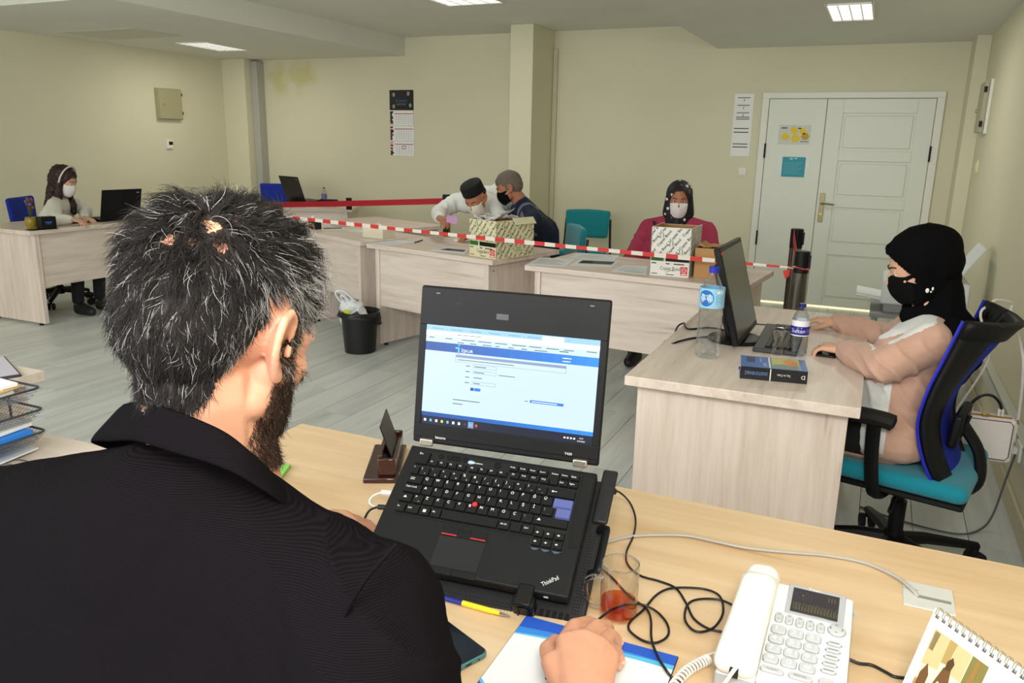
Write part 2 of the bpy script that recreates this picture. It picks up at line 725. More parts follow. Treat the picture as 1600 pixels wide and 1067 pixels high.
# ceiling plates at three heights
struct(MB().box2((-4.90, Y0, ZH), (-1.52, YB, ZH + 0.1)).build('ceiling', CEIL))
struct(MB().box2((XL, 4.05, ZL), (-4.90, YB, 2.70)).build('ceiling_left_soffit', CEIL))
struct(MB().box2((-1.52, Y0, ZR), (XR, YB, 2.70)).build('ceiling_right_soffit', CEIL))
struct(MB().box2((XL, Y0, 2.44), (-4.90, 4.05, 2.70)).build('ceiling_left_near', WALL))

# baseboards and trunking
struct(MB().box2((XR - 0.015, 0.5, 0), (XR, 7.42, 0.09)).build('baseboard_right', mat('beige_baseboard', (206, 198, 168), 0.5), bevel=0.003))
struct(MB().box2((-3.09, YB - 0.015, 0), (-1.06, YB, 0.09)).build('baseboard_back', mat('beige_baseboard', WALLC), bevel=0.003))
struct(MB().box2((XL, 3.0, 0), (XL + 0.015, 7.6, 0.09)).build('baseboard_left', mat('beige_baseboard', WALLC), bevel=0.003))
t = struct(MB().box2((XR - 0.038, 0.6, 0.285), (XR, 7.4, 0.365)).build('trim_1', mat('grey_trunking', (205, 208, 200), 0.4), bevel=0.003))
MB().box2((XR - 0.041, 0.6, 0.352), (XR - 0.037, 7.4, 0.358)).build('lid_seam', mat('trunk_seam', (150, 152, 146), 0.5), t)

# ---- double door
def door():
    x0, x1, zt = -1.072, 0.412, 1.93
    y = YB
    fr = MB()
    fr.box2((x0, y - 0.03, 0), (x0 + 0.062, y, zt)).box2((x1 - 0.062, y - 0.03, 0), (x1, y, zt))
    fr.box2((x0, y - 0.032, zt - 0.055), (x1, y, zt))
    f = struct(fr.build('door_frame', TRIM, bevel=0.006))
    f.name = 'trim_2'
    st = 0.02
    specs = [('door_1', x0 + 0.066, -0.516), ('door_2', -0.510, x1 - 0.066)]
    for name, a, b in specs:
        d = MB()
        zt2 = zt - 0.06
        d.box2((a, y - 0.012, st), (b, y - 0.002, zt2))
        if name == 'door_2':
            # four recessed panels: stiles and rails stand proud, raised field inside
            pa, pb = a + 0.135, b - 0.135
            zz = [(0.09, 0.50), (0.60, 0.93), (1.02, 1.34), (1.43, 1.75)]
            yb = y - 0.026
            d.box2((a, yb, st), (pa, y - 0.012, zt2)).box2((pb, yb, st), (b, y - 0.012, zt2))
            zs = [st] + [q for w_ in zz for q in w_] + [zt2]
            for k in range(0, len(zs), 2):
                d.box2((pa, yb, zs[k]), (pb, y - 0.012, zs[k + 1]))
            o = struct(d.build(name, DOORM, bevel=0.003))
            for za, zb in zz:
                MB().box2((pa + 0.022, y - 0.022, za + 0.022), (pb - 0.022, y - 0.010, zb - 0.022)).build('panel', DOORM, o, bevel=0.006)
            for hz in (1.35, 0.30):
                MB().cyl((b + 0.004, y - 0.036, hz), (b + 0.004, y - 0.036, hz + 0.13), 0.008).build('hinge', BLACK, o)
            h = MB().box2((a + 0.022, y - 0.034, 0.79), (a + 0.064, y - 0.026, 1.05)).build('handle_plate', mat('old_brass', (150, 138, 105), 0.35, 0.9), o, bevel=0.003)
            MB().tube(spl([(a + 0.043, y - 0.03, 0.96), (a + 0.043, y - 0.075, 0.96), (a + 0.07, y - 0.08, 0.962), (a + 0.15, y - 0.08, 0.955)], 4), 0.009, 8).build('lever', mat('old_brass', (0, 0, 0)), h)
            MB().cyl((a + 0.043, y - 0.04, 0.865), (a + 0.043, y - 0.033, 0.865), 0.012).build('lock_cylinder', mat('bright_brass', (240, 225, 150), 0.2, 1.0), h)
        else:
            d.box2((a, y - 0.026, st), (b, y - 0.012, zt2))
            o = struct(d.build(name, DOORM, bevel=0.003))
            for hz in (1.35, 0.55):
                MB().cyl((a - 0.004, y - 0.036, hz), (a - 0.004, y - 0.036, hz + 0.13), 0.008).build('hinge', BLACK, o)
    # glowing strip painted in as light in the gap under the leaves
    struct(MB().box2((x0 + 0.06, y - 0.02, 0.002), (x1 - 0.06, y + 0.0, 0.016)).build('door_gap_glow', mat('painted_gap_light', (255, 240, 190), 0.5, emit=1.2)))
door()

# ---- recessed ceiling lamps
LAMP = mat('lamp_glow', (255, 255, 250), 0.3, emit=1.15)
LOUV = mat('louvre_aluminium', (225, 225, 220), 0.15, 1.0)
def lamp(cx, cy, z, w, l, label, rz=0.0):
    t = thing('ceiling_lamp', label, 'lamp', (cx, cy, z), rz, None)
    f = MB()
    b = 0.012
    for s in (-1, 1):
        f.box((s * (w / 2), 0, -0.004), (b, l + b, 0.012)).box((0, s * (l / 2), -0.004), (w, b, 0.012))
    f.build('frame', WHITE, t)
    MB().box((0, 0, -0.001), (w - 0.01, l - 0.01, 0.002)).build('reflector', LAMP, t)
    n = 7
    for k in range(1, n):
        MB().box((0, -l / 2 + l * k / n, -0.006), (w - 0.012, 0.004, 0.010)).build('louvre', LOUV, t)
    for k in (-1, 0, 1):
        MB().box((k * w / 4, 0, -0.006), (0.006, l - 0.012, 0.011)).build('louvre', LOUV, t)
    d = bpy.data.lights.new('lamp_light', 'AREA')
    d.shape = 'RECTANGLE'
    d.size = w
    d.size_y = l
    d.energy = 9
    d.color = (1, 0.96, 0.86)
    o = bpy.data.objects.new('lamp_light', d)
    COL.objects.link(o)
    o.parent = t
    o.location = (0, 0, -0.03)
lamp(-0.31, 5.98, ZR, 0.27, 0.69, 'square louvred ceiling lamp recessed in the right soffit')
lamp(-3.15, 5.80, ZH, 0.50, 0.62, 'louvred ceiling lamp in the raised middle ceiling at the top edge')
lamp(-6.36, 6.50, ZL, 0.36, 0.66, 'narrow lit ceiling lamp in the left soffit', R(8))
hat = MB().box((0, 0, -0.002), (0.95, 0.55, 0.004)).build('ceiling_hatch', mat('hatch_paint', (212, 210, 192), 0.8), loc=(-6.48, 5.5, ZL), bevel=0.002)
tag(hat, 'beige access hatch panel set into the left soffit', 'hatch')

# ---- things on the walls
def wall_cabinet():
    t = thing('electrical_cabinet', 'beige metal electrical cabinet on the left wall above the thermostat', 'cabinet', (XL, 6.745, 1.785))
    CM = mat('cabinet_beige', (170, 164, 128), 0.5)
    MB().box2((0, -0.165, -0.165), (0.045, 0.165, 0.165)).build('box', CM, t, bevel=0.004)
    MB().box2((0.045, -0.158, -0.158), (0.056, 0.158, 0.158)).build('door', CM, t, bevel=0.004)
    MB().cyl((0.056, -0.10, -0.005), (0.066, -0.10, -0.005), 0.012).build('lock', CHROME, t)
    for z in (-0.11, 0.09):
        MB().cyl((0.05, 0.163, z), (0.05, 0.163, z + 0.035), 0.009).build('hinge', BLACK, t)
    t = thing('thermostat', 'small white thermostat with dark display on the left wall', 'thermostat', (XL, 6.72, 1.35))
    MB().box2((0, -0.04, -0.045), (0.025, 0.04, 0.045)).build('housing', WHITE, t, bevel=0.006)
    MB().box2((0.024, -0.02, -0.005), (0.0262, 0.034, 0.032)).build('display', BLACK, t)
    t = thing('electrical_cabinet', 'grey metal electrical cabinet seen edge-on on the right wall', 'cabinet', (XR, 7.0, 1.76))
    GM = mat('cabinet_grey', (176, 172, 146), 0.5)
    MB().box2((-0.02, -0.20, -0.19), (0, 0.20, 0.19)).build('back_plate', TRIM, t, bevel=0.003)
    MB().box2((-0.05, -0.17, -0.18), (-0.02, 0.18, 0.18)).build('door', GM, t, bevel=0.006)
    MB().cyl((-0.05, 0.13, -0.02), (-0.066, 0.13, -0.02), 0.013).build('lock', CHROME, t)
    for z in (-0.14, 0.10):
        MB().cyl((-0.045, -0.176, z), (-0.045, -0.176, z + 0.04), 0.01).build('hinge', BLACK, t)
    t = thing('light_switch', 'cream light switch on the right wall below the cabinet', 'switch', (XR, 7.0, 1.335))
    MB().box2((-0.012, -0.04, -0.045), (0, 0.04, 0.045)).build('plate', mat('cream_plastic', (232, 222, 180), 0.4), t, bevel=0.003)
    MB().box2((-0.018, -0.02, -0.028), (-0.012, 0.02, 0.028)).build('rocker', mat('cream_plastic', WALLC), t, bevel=0.002)
    t = thing('light_switch', 'white light switch on the back wall beside the double door', 'switch', (-1.20, YB, 1.22))
    MB().box2((-0.036, -0.012, -0.036), (0.036, 0, 0.036)).build('plate', TRIM, t, bevel=0.004)
    MB().box2((-0.022, -0.016, -0.024), (0.022, -0.012, 0.024)).build('rocker', TRIM, t, bevel=0.002)
    t = thing('wall_socket', 'white socket box on the right wall just above the trunking', 'socket', (XR, 4.75, 0.50))
    MB().box2((-0.012, -0.045, -0.045), (0, 0.045, 0.045)).build('plate', TRIM, t, bevel=0.004)
    MB().cyl((-0.0125, 0, 0), (-0.02, 0, 0), 0.022).build('socket_ring', TRIM, t)
    t = thing('wall_socket', 'white socket on the right wall near the floor with a grey cable', 'socket', (XR - 0.038, 3.42, 0.33))
    MB().box2((-0.012, -0.045, -0.035), (0, 0.045, 0.035)).build('plate', TRIM, t, bevel=0.004)
    MB().box2((-0.03, -0.015, -0.012), (-0.012, 0.015, 0.012)).build('plug', PAPER_G, t, bevel=0.003)
wall_cabinet()

def wall_calendar():
    t = thing('wall_calendar', 'three-month wall calendar with black header hanging on the back wall', 'calendar', (-4.955, YB - 0.004, 1.62))
    F_ = frame((0, 0, 0), (1, 0, 0), (0, 0, 1))
    w = 0.155
    hd = MB(F_)
    hd.box((0, 0.257, -0.002), (2 * w, 0.215, 0.004))
    h = hd.build('header_card', mat('calendar_black', (16, 17, 20), 0.35), t)
    p = MB(F_)
    p.m = 0
    p.text('İSTANBUL', 0, 0.235, 0.036, 0.0006, align='c', sx=0.9)
    p.m = 1
    p.text('BELEDİYESİ', 0, 0.205, 0.022, 0.0006, align='c')
    for (a, b) in ((-0.10, 0.315), (0.09, 0.325), (-0.10, 0.19), (0.115, 0.20)):
        n = 9
        p.add([(a + 0.018 * cos(2 * pi * k / n), b + 0.024 * sin(2 * pi * k / n), 0.0006) for k in range(n)], [tuple(range(n))])
    p.build('print', [mat('cal_blue', (40, 110, 190), 0.5), mat('cal_grey', (150, 150, 140), 0.5)], h, kind='stuff')
    PH = [mat('cal_maroon', (120, 30, 40), 0.5), mat('cal_dark', (35, 28, 30), 0.5), mat('cal_skin', (205, 170, 160), 0.5)]
    rs = random.Random(5)
    for k in range(3):
        y1 = 0.142 - k * 0.165
        y0 = y1 - 0.158
        b = MB(F_).box(((0.01 if k else 0.0) , (y0 + y1) / 2, 0.000), (2 * w - 0.01, y1 - y0, 0.003)).build('month_sheet', PAPER, t)
        q = MB(F_)
        q.m = 0
        q.rect(-w + 0.06, y1 - 0.035, w - 0.005, y1 - 0.027, 0.0022)
        q.m = 1
        for r_ in range(5):
            for c_ in range(7):
                q.rect(-0.075 + c_ * 0.032, y1 - 0.058 - r_ * 0.02, -0.062 + c_ * 0.032, y1 - 0.050 - r_ * 0.02, 0.0022)
        q.m = 2
        for c_ in range(9):
            q.m = rs.choice((2, 3, 4, 3))
            q.rect(-w + 0.006, y0 + 0.005 + c_ * 0.0165, -w + 0.028 + 0.022 * rs.random(), y0 + 0.0215 + c_ * 0.0165, 0.0022)
        if k == 2:
            q.m = 0
            for (xa, xb, ya, yb) in ((0.0, 0.05, 0.11, 0.105), (0.0, 0.05, 0.08, 0.075), (0.0, 0.005, 0.075, 0.11), (0.045, 0.05, 0.075, 0.11)):
                q.rect(xa, y0 + min(ya, yb), xb, y0 + max(ya, yb), 0.0026)
        q.build('print', [mat('cal_red', (170, 40, 55), 0.5), mat('cal_num', (170, 172, 176), 0.6)] + PH, b, kind='stuff')
    MB().cyl((0, 0.0, 0.37), (0, -0.006, 0.37), 0.004).build('pin', CHROME, t)
wall_calendar()

def notice(name, label, x0, x1, z0, z1, y, draw, base=PAPER, cat='notice'):
    t = thing(name, label, cat, ((x0 + x1) / 2, y, (z0 + z1) / 2))
    F_ = frame((0, 0, 0), (1, 0, 0), (0, 0, 1))
    w, h = x1 - x0, z1 - z0
    s_ = MB(F_).box((0, 0, 0.0015), (w, h, 0.002)).build('sheet', base, t)
    q = MB(F_)
    mats = draw(q, w, h)
    q.build('print', mats, s_, kind='stuff')
    return t

def d_strip(q, w, h):
    # stacked queue notices: short lines of text and arrows
    for (b, s) in ((0.45, 0), (0.33, 0), (0.21, 0)):
        q.rect(-w * 0.34, h * (b - 0.02), w * 0.30, h * (b - 0.005), 0.003)
        q.rect(-0.004, h * (b - 0.07), 0.004, h * (b - 0.035), 0.003)
    for b in (0.12, 0.09):
        q.rect(-w * 0.36, h * b, w * 0.34, h * (b + 0.016), 0.003)
    q.m = 1
    for b in (-0.06, -0.12, -0.31, -0.36):
        q.rect(-w * 0.42, h * b, w * 0.36, h * (b + 0.014), 0.003)
    return [GREYINK, INK]
notice('notice_strip', 'tall strip of white notices taped to the back wall beside the door', -1.325, -1.150, 1.36, 1.92, YB - 0.001, d_strip)

def d_yellow(q, w, h):
    n = 6
    for (cx, cy, r_, m_) in ((-0.28, -0.1, 0.14, 0), (-0.02, 0.22, 0.13, 0), (0.04, -0.18, 0.15, 0), (0.26, 0.18, 0.12, 0), (0.34, -0.08, 0.13, 1)):
        q.m = m_
        q.add([(cx * w + r_ * w * cos(2 * pi * k / n), cy * h + r_ * w * 0.95 * sin(2 * pi * k / n), 0.003) for k in range(n)], [tuple(range(n))])
    q.m = 2
    q.rect(-w * 0.43, h * 0.32, -w * 0.24, h * 0.37, 0.003).rect(w * 0.1, h * 0.30, w * 0.2, h * 0.36, 0.003)
    q.rect(w * 0.2, -h * 0.36, w * 0.45, -h * 0.33, 0.003)
    return [mat('note_yellow', (235, 205, 50), 0.6), mat('note_ochre', (205, 160, 40), 0.6), INK]
t = notice('door_poster', 'small poster of yellow hexagons on the left door leaf', -0.902, -0.628, 1.475, 1.645, YB - 0.027, d_yellow, mat('poster_grey', (208, 210, 206), 0.5), 'poster')

def d_teal(q, w, h):
    q.rect(-w * 0.36, -h * 0.46, w * 0.36, h * 0.46, 0.003)
    q.m = 1
    q.rect(-w * 0.14, h * 0.33, -w * 0.04, h * 0.42, 0.0034).rect(w * 0.0, h * 0.36, w * 0.1, h * 0.42, 0.0034)
    for k in range(7):
        q.rect(-w * 0.30, h * (0.18 - k * 0.08), w * (0.28 - 0.06 * (k % 3)), h * (0.19 - k * 0.08), 0.0034)
    return [mat('notice_teal', (40, 150, 170), 0.5), mat('notice_pale', (150, 205, 212), 0.5)]
notice('door_notice', 'teal square notice in a clear sleeve on the left door leaf', -0.885, -0.605, 1.178, 1.372, YB - 0.027, d_teal, mat('sleeve', (220, 226, 218), 0.3), 'notice')

# ================================================================ desks
def desk(label, loc, rz, L, D, group=None, mod0=0.30, mfront=True, cat='desk', top=W_X, inset=0.055, yin=0.03, zt=0.74, modx=W_X, sidez=W_Z):
    t = thing('office_desk', label, cat, loc, R(rz), group)
    MB().box2((0, 0, zt - 0.032), (L, D, zt)).build('desktop', top, t, bevel=0.0025)
    for x in (inset, L - inset - 0.036):
        p = MB().box2((x, yin, 0.02), (x + 0.036, D - yin, zt - 0.032)).build('side_panel', sidez, t, bevel=0.0015)
        for y in (yin + 0.07, D - yin - 0.07):
            MB().cyl((x + 0.018, y, 0), (x + 0.018, y, 0.02), 0.016).build('glide', BLACK, p)
        sx = x - 0.0005 if x < L / 2 else x + 0.0365
        for (y, z) in (((yin + 0.05, 0.66), (yin + 0.05, 0.42)) if L == 1.149 else ()):
            MB().cyl((sx - 0.0008, y, z), (sx + 0.0008, y, z), 0.005, n=8).build('screw_cap', mat('screw_dark', (70, 55, 45), 0.5), p)
    my = yin + 0.012 if mfront else D - yin - 0.03
    MB().box2((inset + 0.037, my, mod0), (L - inset - 0.037, my + 0.018, zt - 0.033)).build('modesty_panel', modx, t)
    return t

desk('beige desk of the woman with the headband, against the left wall', (-5.70, 3.86, 0), 90, 1.35, 0.72)
desk('beige desk with a tissue box, left in the row of three', (-4.15, 5.02, 0), -22.7, 0.900, 0.58)
desk('beige desk in the middle of the row with an open paper carton', (-3.233, 4.623, 0), -13.6, 1.149, 0.72)
desk('beige desk before the seated woman in the pink coat', (-1.872, 4.289, 0), -5.4, 1.30, 0.70)
desk('beige desk of the woman in the black headscarf', (0.025, 2.335, 0), 90, 1.37, 0.69, mfront=False)
desk('beige desk standing behind the left desk of the row', (-4.50, 5.80, 0), -20, 0.98, 0.58)
desk('beige desk at the back wall carrying an open laptop', (-6.25, 6.25, 0), 26, 1.42, 0.75)
desk('beige side desk under the stack of mesh trays', (-2.25, 0.40, 0), 0, 0.93, 0.785, zt=0.74)
desk('beige desk corner beyond the mesh trays', (-3.25, 1.10, 0), 0, 0.98, 0.43)

# foreground desk in light oak
t = thing('oak_desk', 'light oak desk in the foreground carrying laptop and telephone', 'desk', (-1.26, 0.70, 0))
MB().box2((0, 0, 0.715), (1.88, 0.80, 0.75)).build('desktop', OAK, t, bevel=0.002)
for x in (0.05, 1.1, 1.60):
    if x != 1.1:
        MB().box2((x, 0.04, 0.0), (x + 0.036, 0.76, 0.715)).build('side_panel', OAK, t, bevel=0.002)
MB().box2((0.09, 0.70, 0.25), (1.6, 0.72, 0.714)).build('modesty_panel', OAK, t)

# ================================================================ foreground laptop
LB = mat('laptop_black', (21, 21, 23), 0.5, spec=0.3, bump=0.12, bscale=1500)
KEY = mat('key_black', (17, 17, 19), 0.38, spec=0.35)
KEYB = mat('key_blue', (84, 92, 150), 0.4)
LEG = mat('legend_white', (235, 235, 235), 0.6)
def laptop():
    Rm = Matrix(((0.989404, -0.111933, 0.09247), (0.143445, 0.852015, -0.503481), (-0.02243, 0.511411, 0.859043)))
    t = thing('laptop', 'open black laptop on a stand on the oak desk, screen lit', 'laptop', (-0.6891, 0.949, 0.7965), rot=Rm.to_euler())
    W, D = 0.3405, 0.233
    b = MB()
    b.box2((0, 0, -0.020), (W, D, 0))
    body = b.build('base', LB, t, bevel=0.003)
    m = MB().box2((0.003, 0.006, -0.032), (W - 0.003, D - 0.002, -0.0202))
    for k in range(6):
        pass
    m.build('underside', RUBBER, t, bevel=0.002)
    # keyboard well
    MB().box2((0.0195, 0.0900, 0.0), (0.3165, 0.2235, 0.0008)).box2((0.2605, 0.0715, 0.0), (0.3165, 0.0899, 0.0008)).build('keyboard_bezel', mat('well_black', (14, 14, 15), 0.5), t)
    MB().box2((0.321, 0.084, 0.0), (0.3385, 0.221, 0.0009)).build('speaker_grille', mat('grille', (20, 20, 21), 0.7, bump=1.0, bscale=2500), t)
    # keys
    cache = {}
    def key(x0, y0, w, h, m_=KEY):
        k_ = (round(w, 4), round(h, 4), m_.name)
        if k_ not in cache:
            g = 0.0007
            mb = MB()
            i_ = 0.0016
            z1 = 0.0036
            mb.add([(g, g, 0), (w - g, g, 0), (w - g, h - g, 0), (g, h - g, 0),
                    (i_, i_ + 0.0008, z1), (w - i_, i_ + 0.0008, z1), (w - i_, h - i_ * 0.7, z1 + 0.0003), (i_, h - i_ * 0.7, z1 + 0.0003)],
                   [(4, 5, 6, 7), (0, 1, 5, 4), (1, 2, 6, 5), (2, 3, 7, 6), (3, 0, 4, 7)])
            cache[k_] = mb.mesh('key', m_, 25)
        return child('key', cache[k_], t, (x0, y0, 0.0008))
    lg = MB()
    def leg(x0, y0, w, h, s, s2=None, sz=0.0074):
        lg.text(s, x0 + 0.0035, y0 + h - 0.0072, sz, 0.0053, sx=0.95)
        if s2:
            lg.text(s2, x0 + w - 0.0085, y0 + 0.0035, 0.0046, 0.0053, sx=0.9)
    u, x0 = 0.01925, 0.0205
    rows = [
        (0.1685, [(u * 0.78, '"', None)] + [(u, a, b_) for a, b_ in (("!", "1"), ("'", "2"), ("^", "3"), ("+", "4"), ("%", "5"), ("&", "6"), ("/", "7"), ("(", "8"), (")", "9"), ("=", "0"), ("?", "*"), ("_", "-"))] + [(0, 'BK', None)]),
        (0.1495, [(u * 1.5, 'TAB', None)] + [(u, c, None) for c in 'QWERTYUIOPĞÜ'] + [(0, 'E1', None)]),
        (0.1305, [(u * 1.75, 'Caps Lock', None)] + [(u, c, None) for c in 'ASDFGHJKLŞİ'] + [(u, ';', ',')] + [(0, 'E2', None)]),
        (0.1115, [(u * 1.25, 'SH', None), (u, '>', '<')] + [(u, c, None) for c in 'ZXCVBNMÖÇ'] + [(u, ':', '.'), (0, 'SH', None)]),
    ]
    h = 0.0186
    xr = 0.3145
    for y, ks in rows:
        x = x0
        for w, s, s2 in ks:
            if s == 'E1':
                key(x, y, xr - x, h, KEYB)
            elif s == 'E2':
                key(x + 0.003, y, xr - x - 0.003, h + 0.0006, KEYB)
                leg(x + 0.002, y + 0.017, 0.02, h, '←', None) if False else None
            elif w == 0:
                key(x, y, xr - x, h)
                if s == 'SH':
                    lg.add([(x + 0.006, y + 0.009, 0.0053), (x + 0.0125, y + 0.009, 0.0053), (x + 0.00925, y + 0.0135, 0.0053)], [(0, 1, 2)])
                else:
                    lg.box((x + 0.012, y + 0.011, 0.0052), (0.008, 0.0009, 0.0002)).box((x + 0.009, y + 0.011, 0.0052), (0.003, 0.003, 0.0002), (0, 0, 0.78))
            else:
                key(x, y, w, h)
                if s == 'TAB':
                    lg.box((x + 0.010, y + 0.012, 0.0052), (0.008, 0.0008, 0.0002)).box((x + 0.010, y + 0.009, 0.0052), (0.008, 0.0008, 0.0002))
                elif s == 'SH':
                    lg.add([(x + 0.007, y + 0.009, 0.0053), (x + 0.0135, y + 0.009, 0.0053), (x + 0.01025, y + 0.0135, 0.0053)], [(0, 1, 2)])
                elif s == 'Caps Lock':
                    leg(x, y, w, h, s, None, 0.005)
                else:
                    leg(x, y, w, h, s, s2)
            x += w
    # bottom row
    y = 0.0915
    x = x0
    for w, s in ((0.019, 'Fn'), (0.0245, 'Ctrl'), (0.0195, 'W'), (0.0195, 'Alt'), (0.099, ''), (0.0205, 'Alt Gr'), (0.0195, ''), (0.0205, 'Ctrl')):
        key(x, y, w, h)
        if s == 'W':
            for a in (0, 1):
                for c_ in (0, 1):
                    lg.box((x + 0.008 + a * 0.0028, y + 0.008 + c_ * 0.0028, 0.0052), (0.0023, 0.0023, 0.0002))
        elif s:
            leg(x, y - 0.002, w, h, s, None, 0.0046)
        x += w
    for j in range(3):
        for i_ in range(2):
            xx, yy = 0.2625 + j * 0.0174, 0.0735 + i_ * 0.0165 + (0 if i_ else 0)
            key(xx, yy, 0.0170, 0.0158)
            lg.box((xx + 0.0065, yy + 0.0085, 0.0052), (0.005, 0.0009, 0.0002)).box((xx + 0.0065, yy + 0.0085, 0.0052), (0.0009, 0.0038, 0.0002))
    # function rows
    key(x0, 0.191, 0.0245, 0.0285)
    leg(x0, 0.191, 0.02, 0.0285, 'Esc', None, 0.0055)
    x = 0.0465
    for i_ in range(12):
        if i_ in (4, 8):
            x += 0.0045
        key(x, 0.1915, 0.0172, 0.0135)
        lg.text('F%d' % (i_ + 1), x + 0.003, 0.1985, 0.0048, 0.0053)
        x += 0.0175
    xx = x + 0.0055
    for i_, s in enumerate(('PrtSc', 'ScrLk', 'Pause', 'Insert')):
        key(0.190 + i_ * 0.0175, 0.2065, 0.0172, 0.0135)
        lg.text(s, 0.190 + i_ * 0.0175 + 0.002, 0.213, 0.0042, 0.0053)
    key(0.264, 0.1915, 0.0165, 0.0285)
    lg.text('Delete', 0.2655, 0.213, 0.0042, 0.0053)
    for i_, (s, s2) in enumerate((('Home', 'PgUp'), ('End', 'PgDn'))):
        for j, q in enumerate((s, s2)):
            key(0.2815 + j * 0.0168, 0.2065 - i_ * 0.015, 0.0165, 0.0135)
            lg.text(q, 0.2825 + j * 0.0168, 0.213 - i_ * 0.015, 0.0042, 0.0053)
    lg.build('key_lettering', LEG, t, 0, kind='stuff')
    # round volume / power buttons and badge
    for (cx, r_) in ((0.063, 0.0045), (0.079, 0.0045), (0.087, 0.0045), (0.095, 0.0045), (0.109, 0.0045), (0.168, 0.006)):
        cy = 0.2165 if cx != 0.168 else 0.2155
        bt = MB().lathe([(r_ + 0.0008, 0), (r_ + 0.0008, 0.0016), (r_, 0.0016), (r_, 0.0009), (0.0005, 0.0009)], 14, (cx, cy, 0)).build('button', BLACK, t)
    bd = MB()
    bd.m = 0
    bd.tube([(0.1195, 0.2135, 0.001), (0.1195, 0.2135, 0.0016)], 0.0048, 14)
    bd.m = 1
    for k in range(3):
        bd.box((0.1205, 0.2115 + k * 0.0018, 0.0018), (0.012, 0.0008, 0.0002))
    bd.text('Lenovo', 0.127, 0.2122, 0.0048, 0.0016)
    bd.build('badge', [mat('badge_blue', (60, 120, 190), 0.3), LEG], t, 0)
    # pointing stick, buttons, touchpad
    MB().lathe([(0.0045, 0), (0.0048, 0.003), (0.0042, 0.0058), (0.002, 0.0068)], 14, (0.1535, 0.1290, 0.001)).build('pointing_stick', mat('stick_red', (200, 36, 44), 0.7), t)
    RB = mat('stripe_red', (200, 40, 50), 0.5)
    for a, b_ in ((0.1135, 0.1415), (0.163, 0.1905)):
        o = MB().box2((a, 0.0665, 0), (b_, 0.083, 0.0014)).build('touchpad_button', KEY, t, bevel=0.0006)
        MB().box2((a + 0.001, 0.0672, 0.0014), (b_ - 0.001, 0.0690, 0.0018)).build('red_stripe', RB, o)
    o = MB().box2((0.1425, 0.0665, 0), (0.162, 0.083, 0.0012)).build('middle_button', KEY, t, bevel=0.0006)
    d = MB()
    for i_ in range(6):
        for j in range(3):
            d.box((0.1465 + i_ * 0.0022, 0.0765 + j * 0.0022, 0.0014), (0.001, 0.001, 0.0006))
    d.build('grip_dots', BLACK, o, 0, kind='stuff')
    MB().box2((0.1135, 0.0105, 0), (0.1915, 0.0645, 0.0007)).build('touchpad', mat('pad_black', (26, 26, 28), 0.55, bump=0.6, bscale=3000), t, bevel=0.0003)
    for a, b_ in ((0.1135, 0.152), (0.153, 0.1915)):
        MB().box2((a, -0.0012, -0.006), (b_, 0.0095, 0.0008)).build('click_button', KEY, t, bevel=0.0006)
    # blue-grey scallops below the arrow keys
    w_ = MB()
    for j in range(3):
        n = 8
        w_.add([(0.2705 + j * 0.0174 - 0.0075 + 0.015 * k / n, 0.0725 - 0.004 * sin(pi * k / n), 0.0009) for k in range(n + 1)] , [tuple(range(n, -1, -1))])
    w_.build('arrow_key_scallop', mat('scallop', (70, 88, 108), 0.35), t, 0, kind='stuff')
    # maker's lettering on the palm rest
    q = MB(frame((0.2985, 0.0105, 0.0006), (0.79, 0.61, 0), (-0.61, 0.79, 0)))
    q.text('ThinkPad', 0, 0, 0.0105, 0, sx=0.72)
    q.build('lettering', mat('lettering_silver', (215, 215, 218), 0.4), t, 0)
    # front catch and side ports
    MB().box2((0.302, -0.0006, -0.012), (0.309, 0.001, -0.009)).build('status_light', LEG, t)
    for y_, l in ((0.02, 0.03), (0.07, 0.035), (0.13, 0.02)):
        MB().box2((W - 0.001, y_, -0.014), (W + 0.0006, y_ + l, -0.005)).build('port', BLACK, t)

    # ---- lid
    a = R(130)
    ex = Vector((cos(R(0.8)), sin(R(0.8)) * 0.643, sin(R(0.8)) * 0.766))
    F_ = frame((0.0, 0.243, 0.010), ex, (0, 0.643, 0.766))
    lid = MB(F_)
    lid.box2((0, -0.008, -0.009), (W, 0.275, 0.0))
    l_ = lid.build('lid', LB, t, bevel=0.004)
    # raised bezel: four strips around the sunken panel
    SX0, SX1, SY0, SY1 = 0.0145, 0.327, 0.0275, 0.2065
    bz = MB(F_)
    bz.box2((0.002, 0.004, 0), (W - 0.002, SY0, 0.003)).box2((0.002, SY1, 0), (W - 0.002, 0.272, 0.003))
    bz.box2((0.002, SY0, 0), (SX0, SY1, 0.003)).box2((SX1, SY0, 0), (W - 0.002, SY1, 0.003))
    bz.build('bezel', LB, l_, bevel=0.0008)
    sm = [mat('scr_page', (205, 228, 240), 0.4, emit=0.62), mat('scr_navy', (22, 66, 148), 0.4, emit=0.75), mat('scr_blue', (32, 110, 205), 0.4, emit=0.8),
          mat('scr_tab', (150, 196, 232), 0.4, emit=0.7), mat('scr_task', (10, 22, 52), 0.4, emit=0.5), mat('scr_grey', (128, 146, 182), 0.4, emit=0.7),
          mat('scr_text', (70, 84, 110), 0.4, emit=0.4), mat('scr_white', (240, 248, 252), 0.4, emit=0.8), mat('scr_cyan', (90, 180, 235), 0.4, emit=0.8),
          mat('scr_yellow', (235, 200, 90), 0.4, emit=0.8), mat('scr_red', (215, 70, 60), 0.4, emit=0.8)]
    Fs = F_ @ Matrix.Translation((0, 0, 0.0005))
    s = MB(Fs)
    w, hh = SX1 - SX0, SY1 - SY0
    def RC(m_, x0_, y0_, x1_, y1_, z=0.0004):
        s.m = m_
        s.rect(SX0 + x0_ * w, SY0 + y0_ * hh, SX0 + x1_ * w, SY0 + y1_ * hh, z)
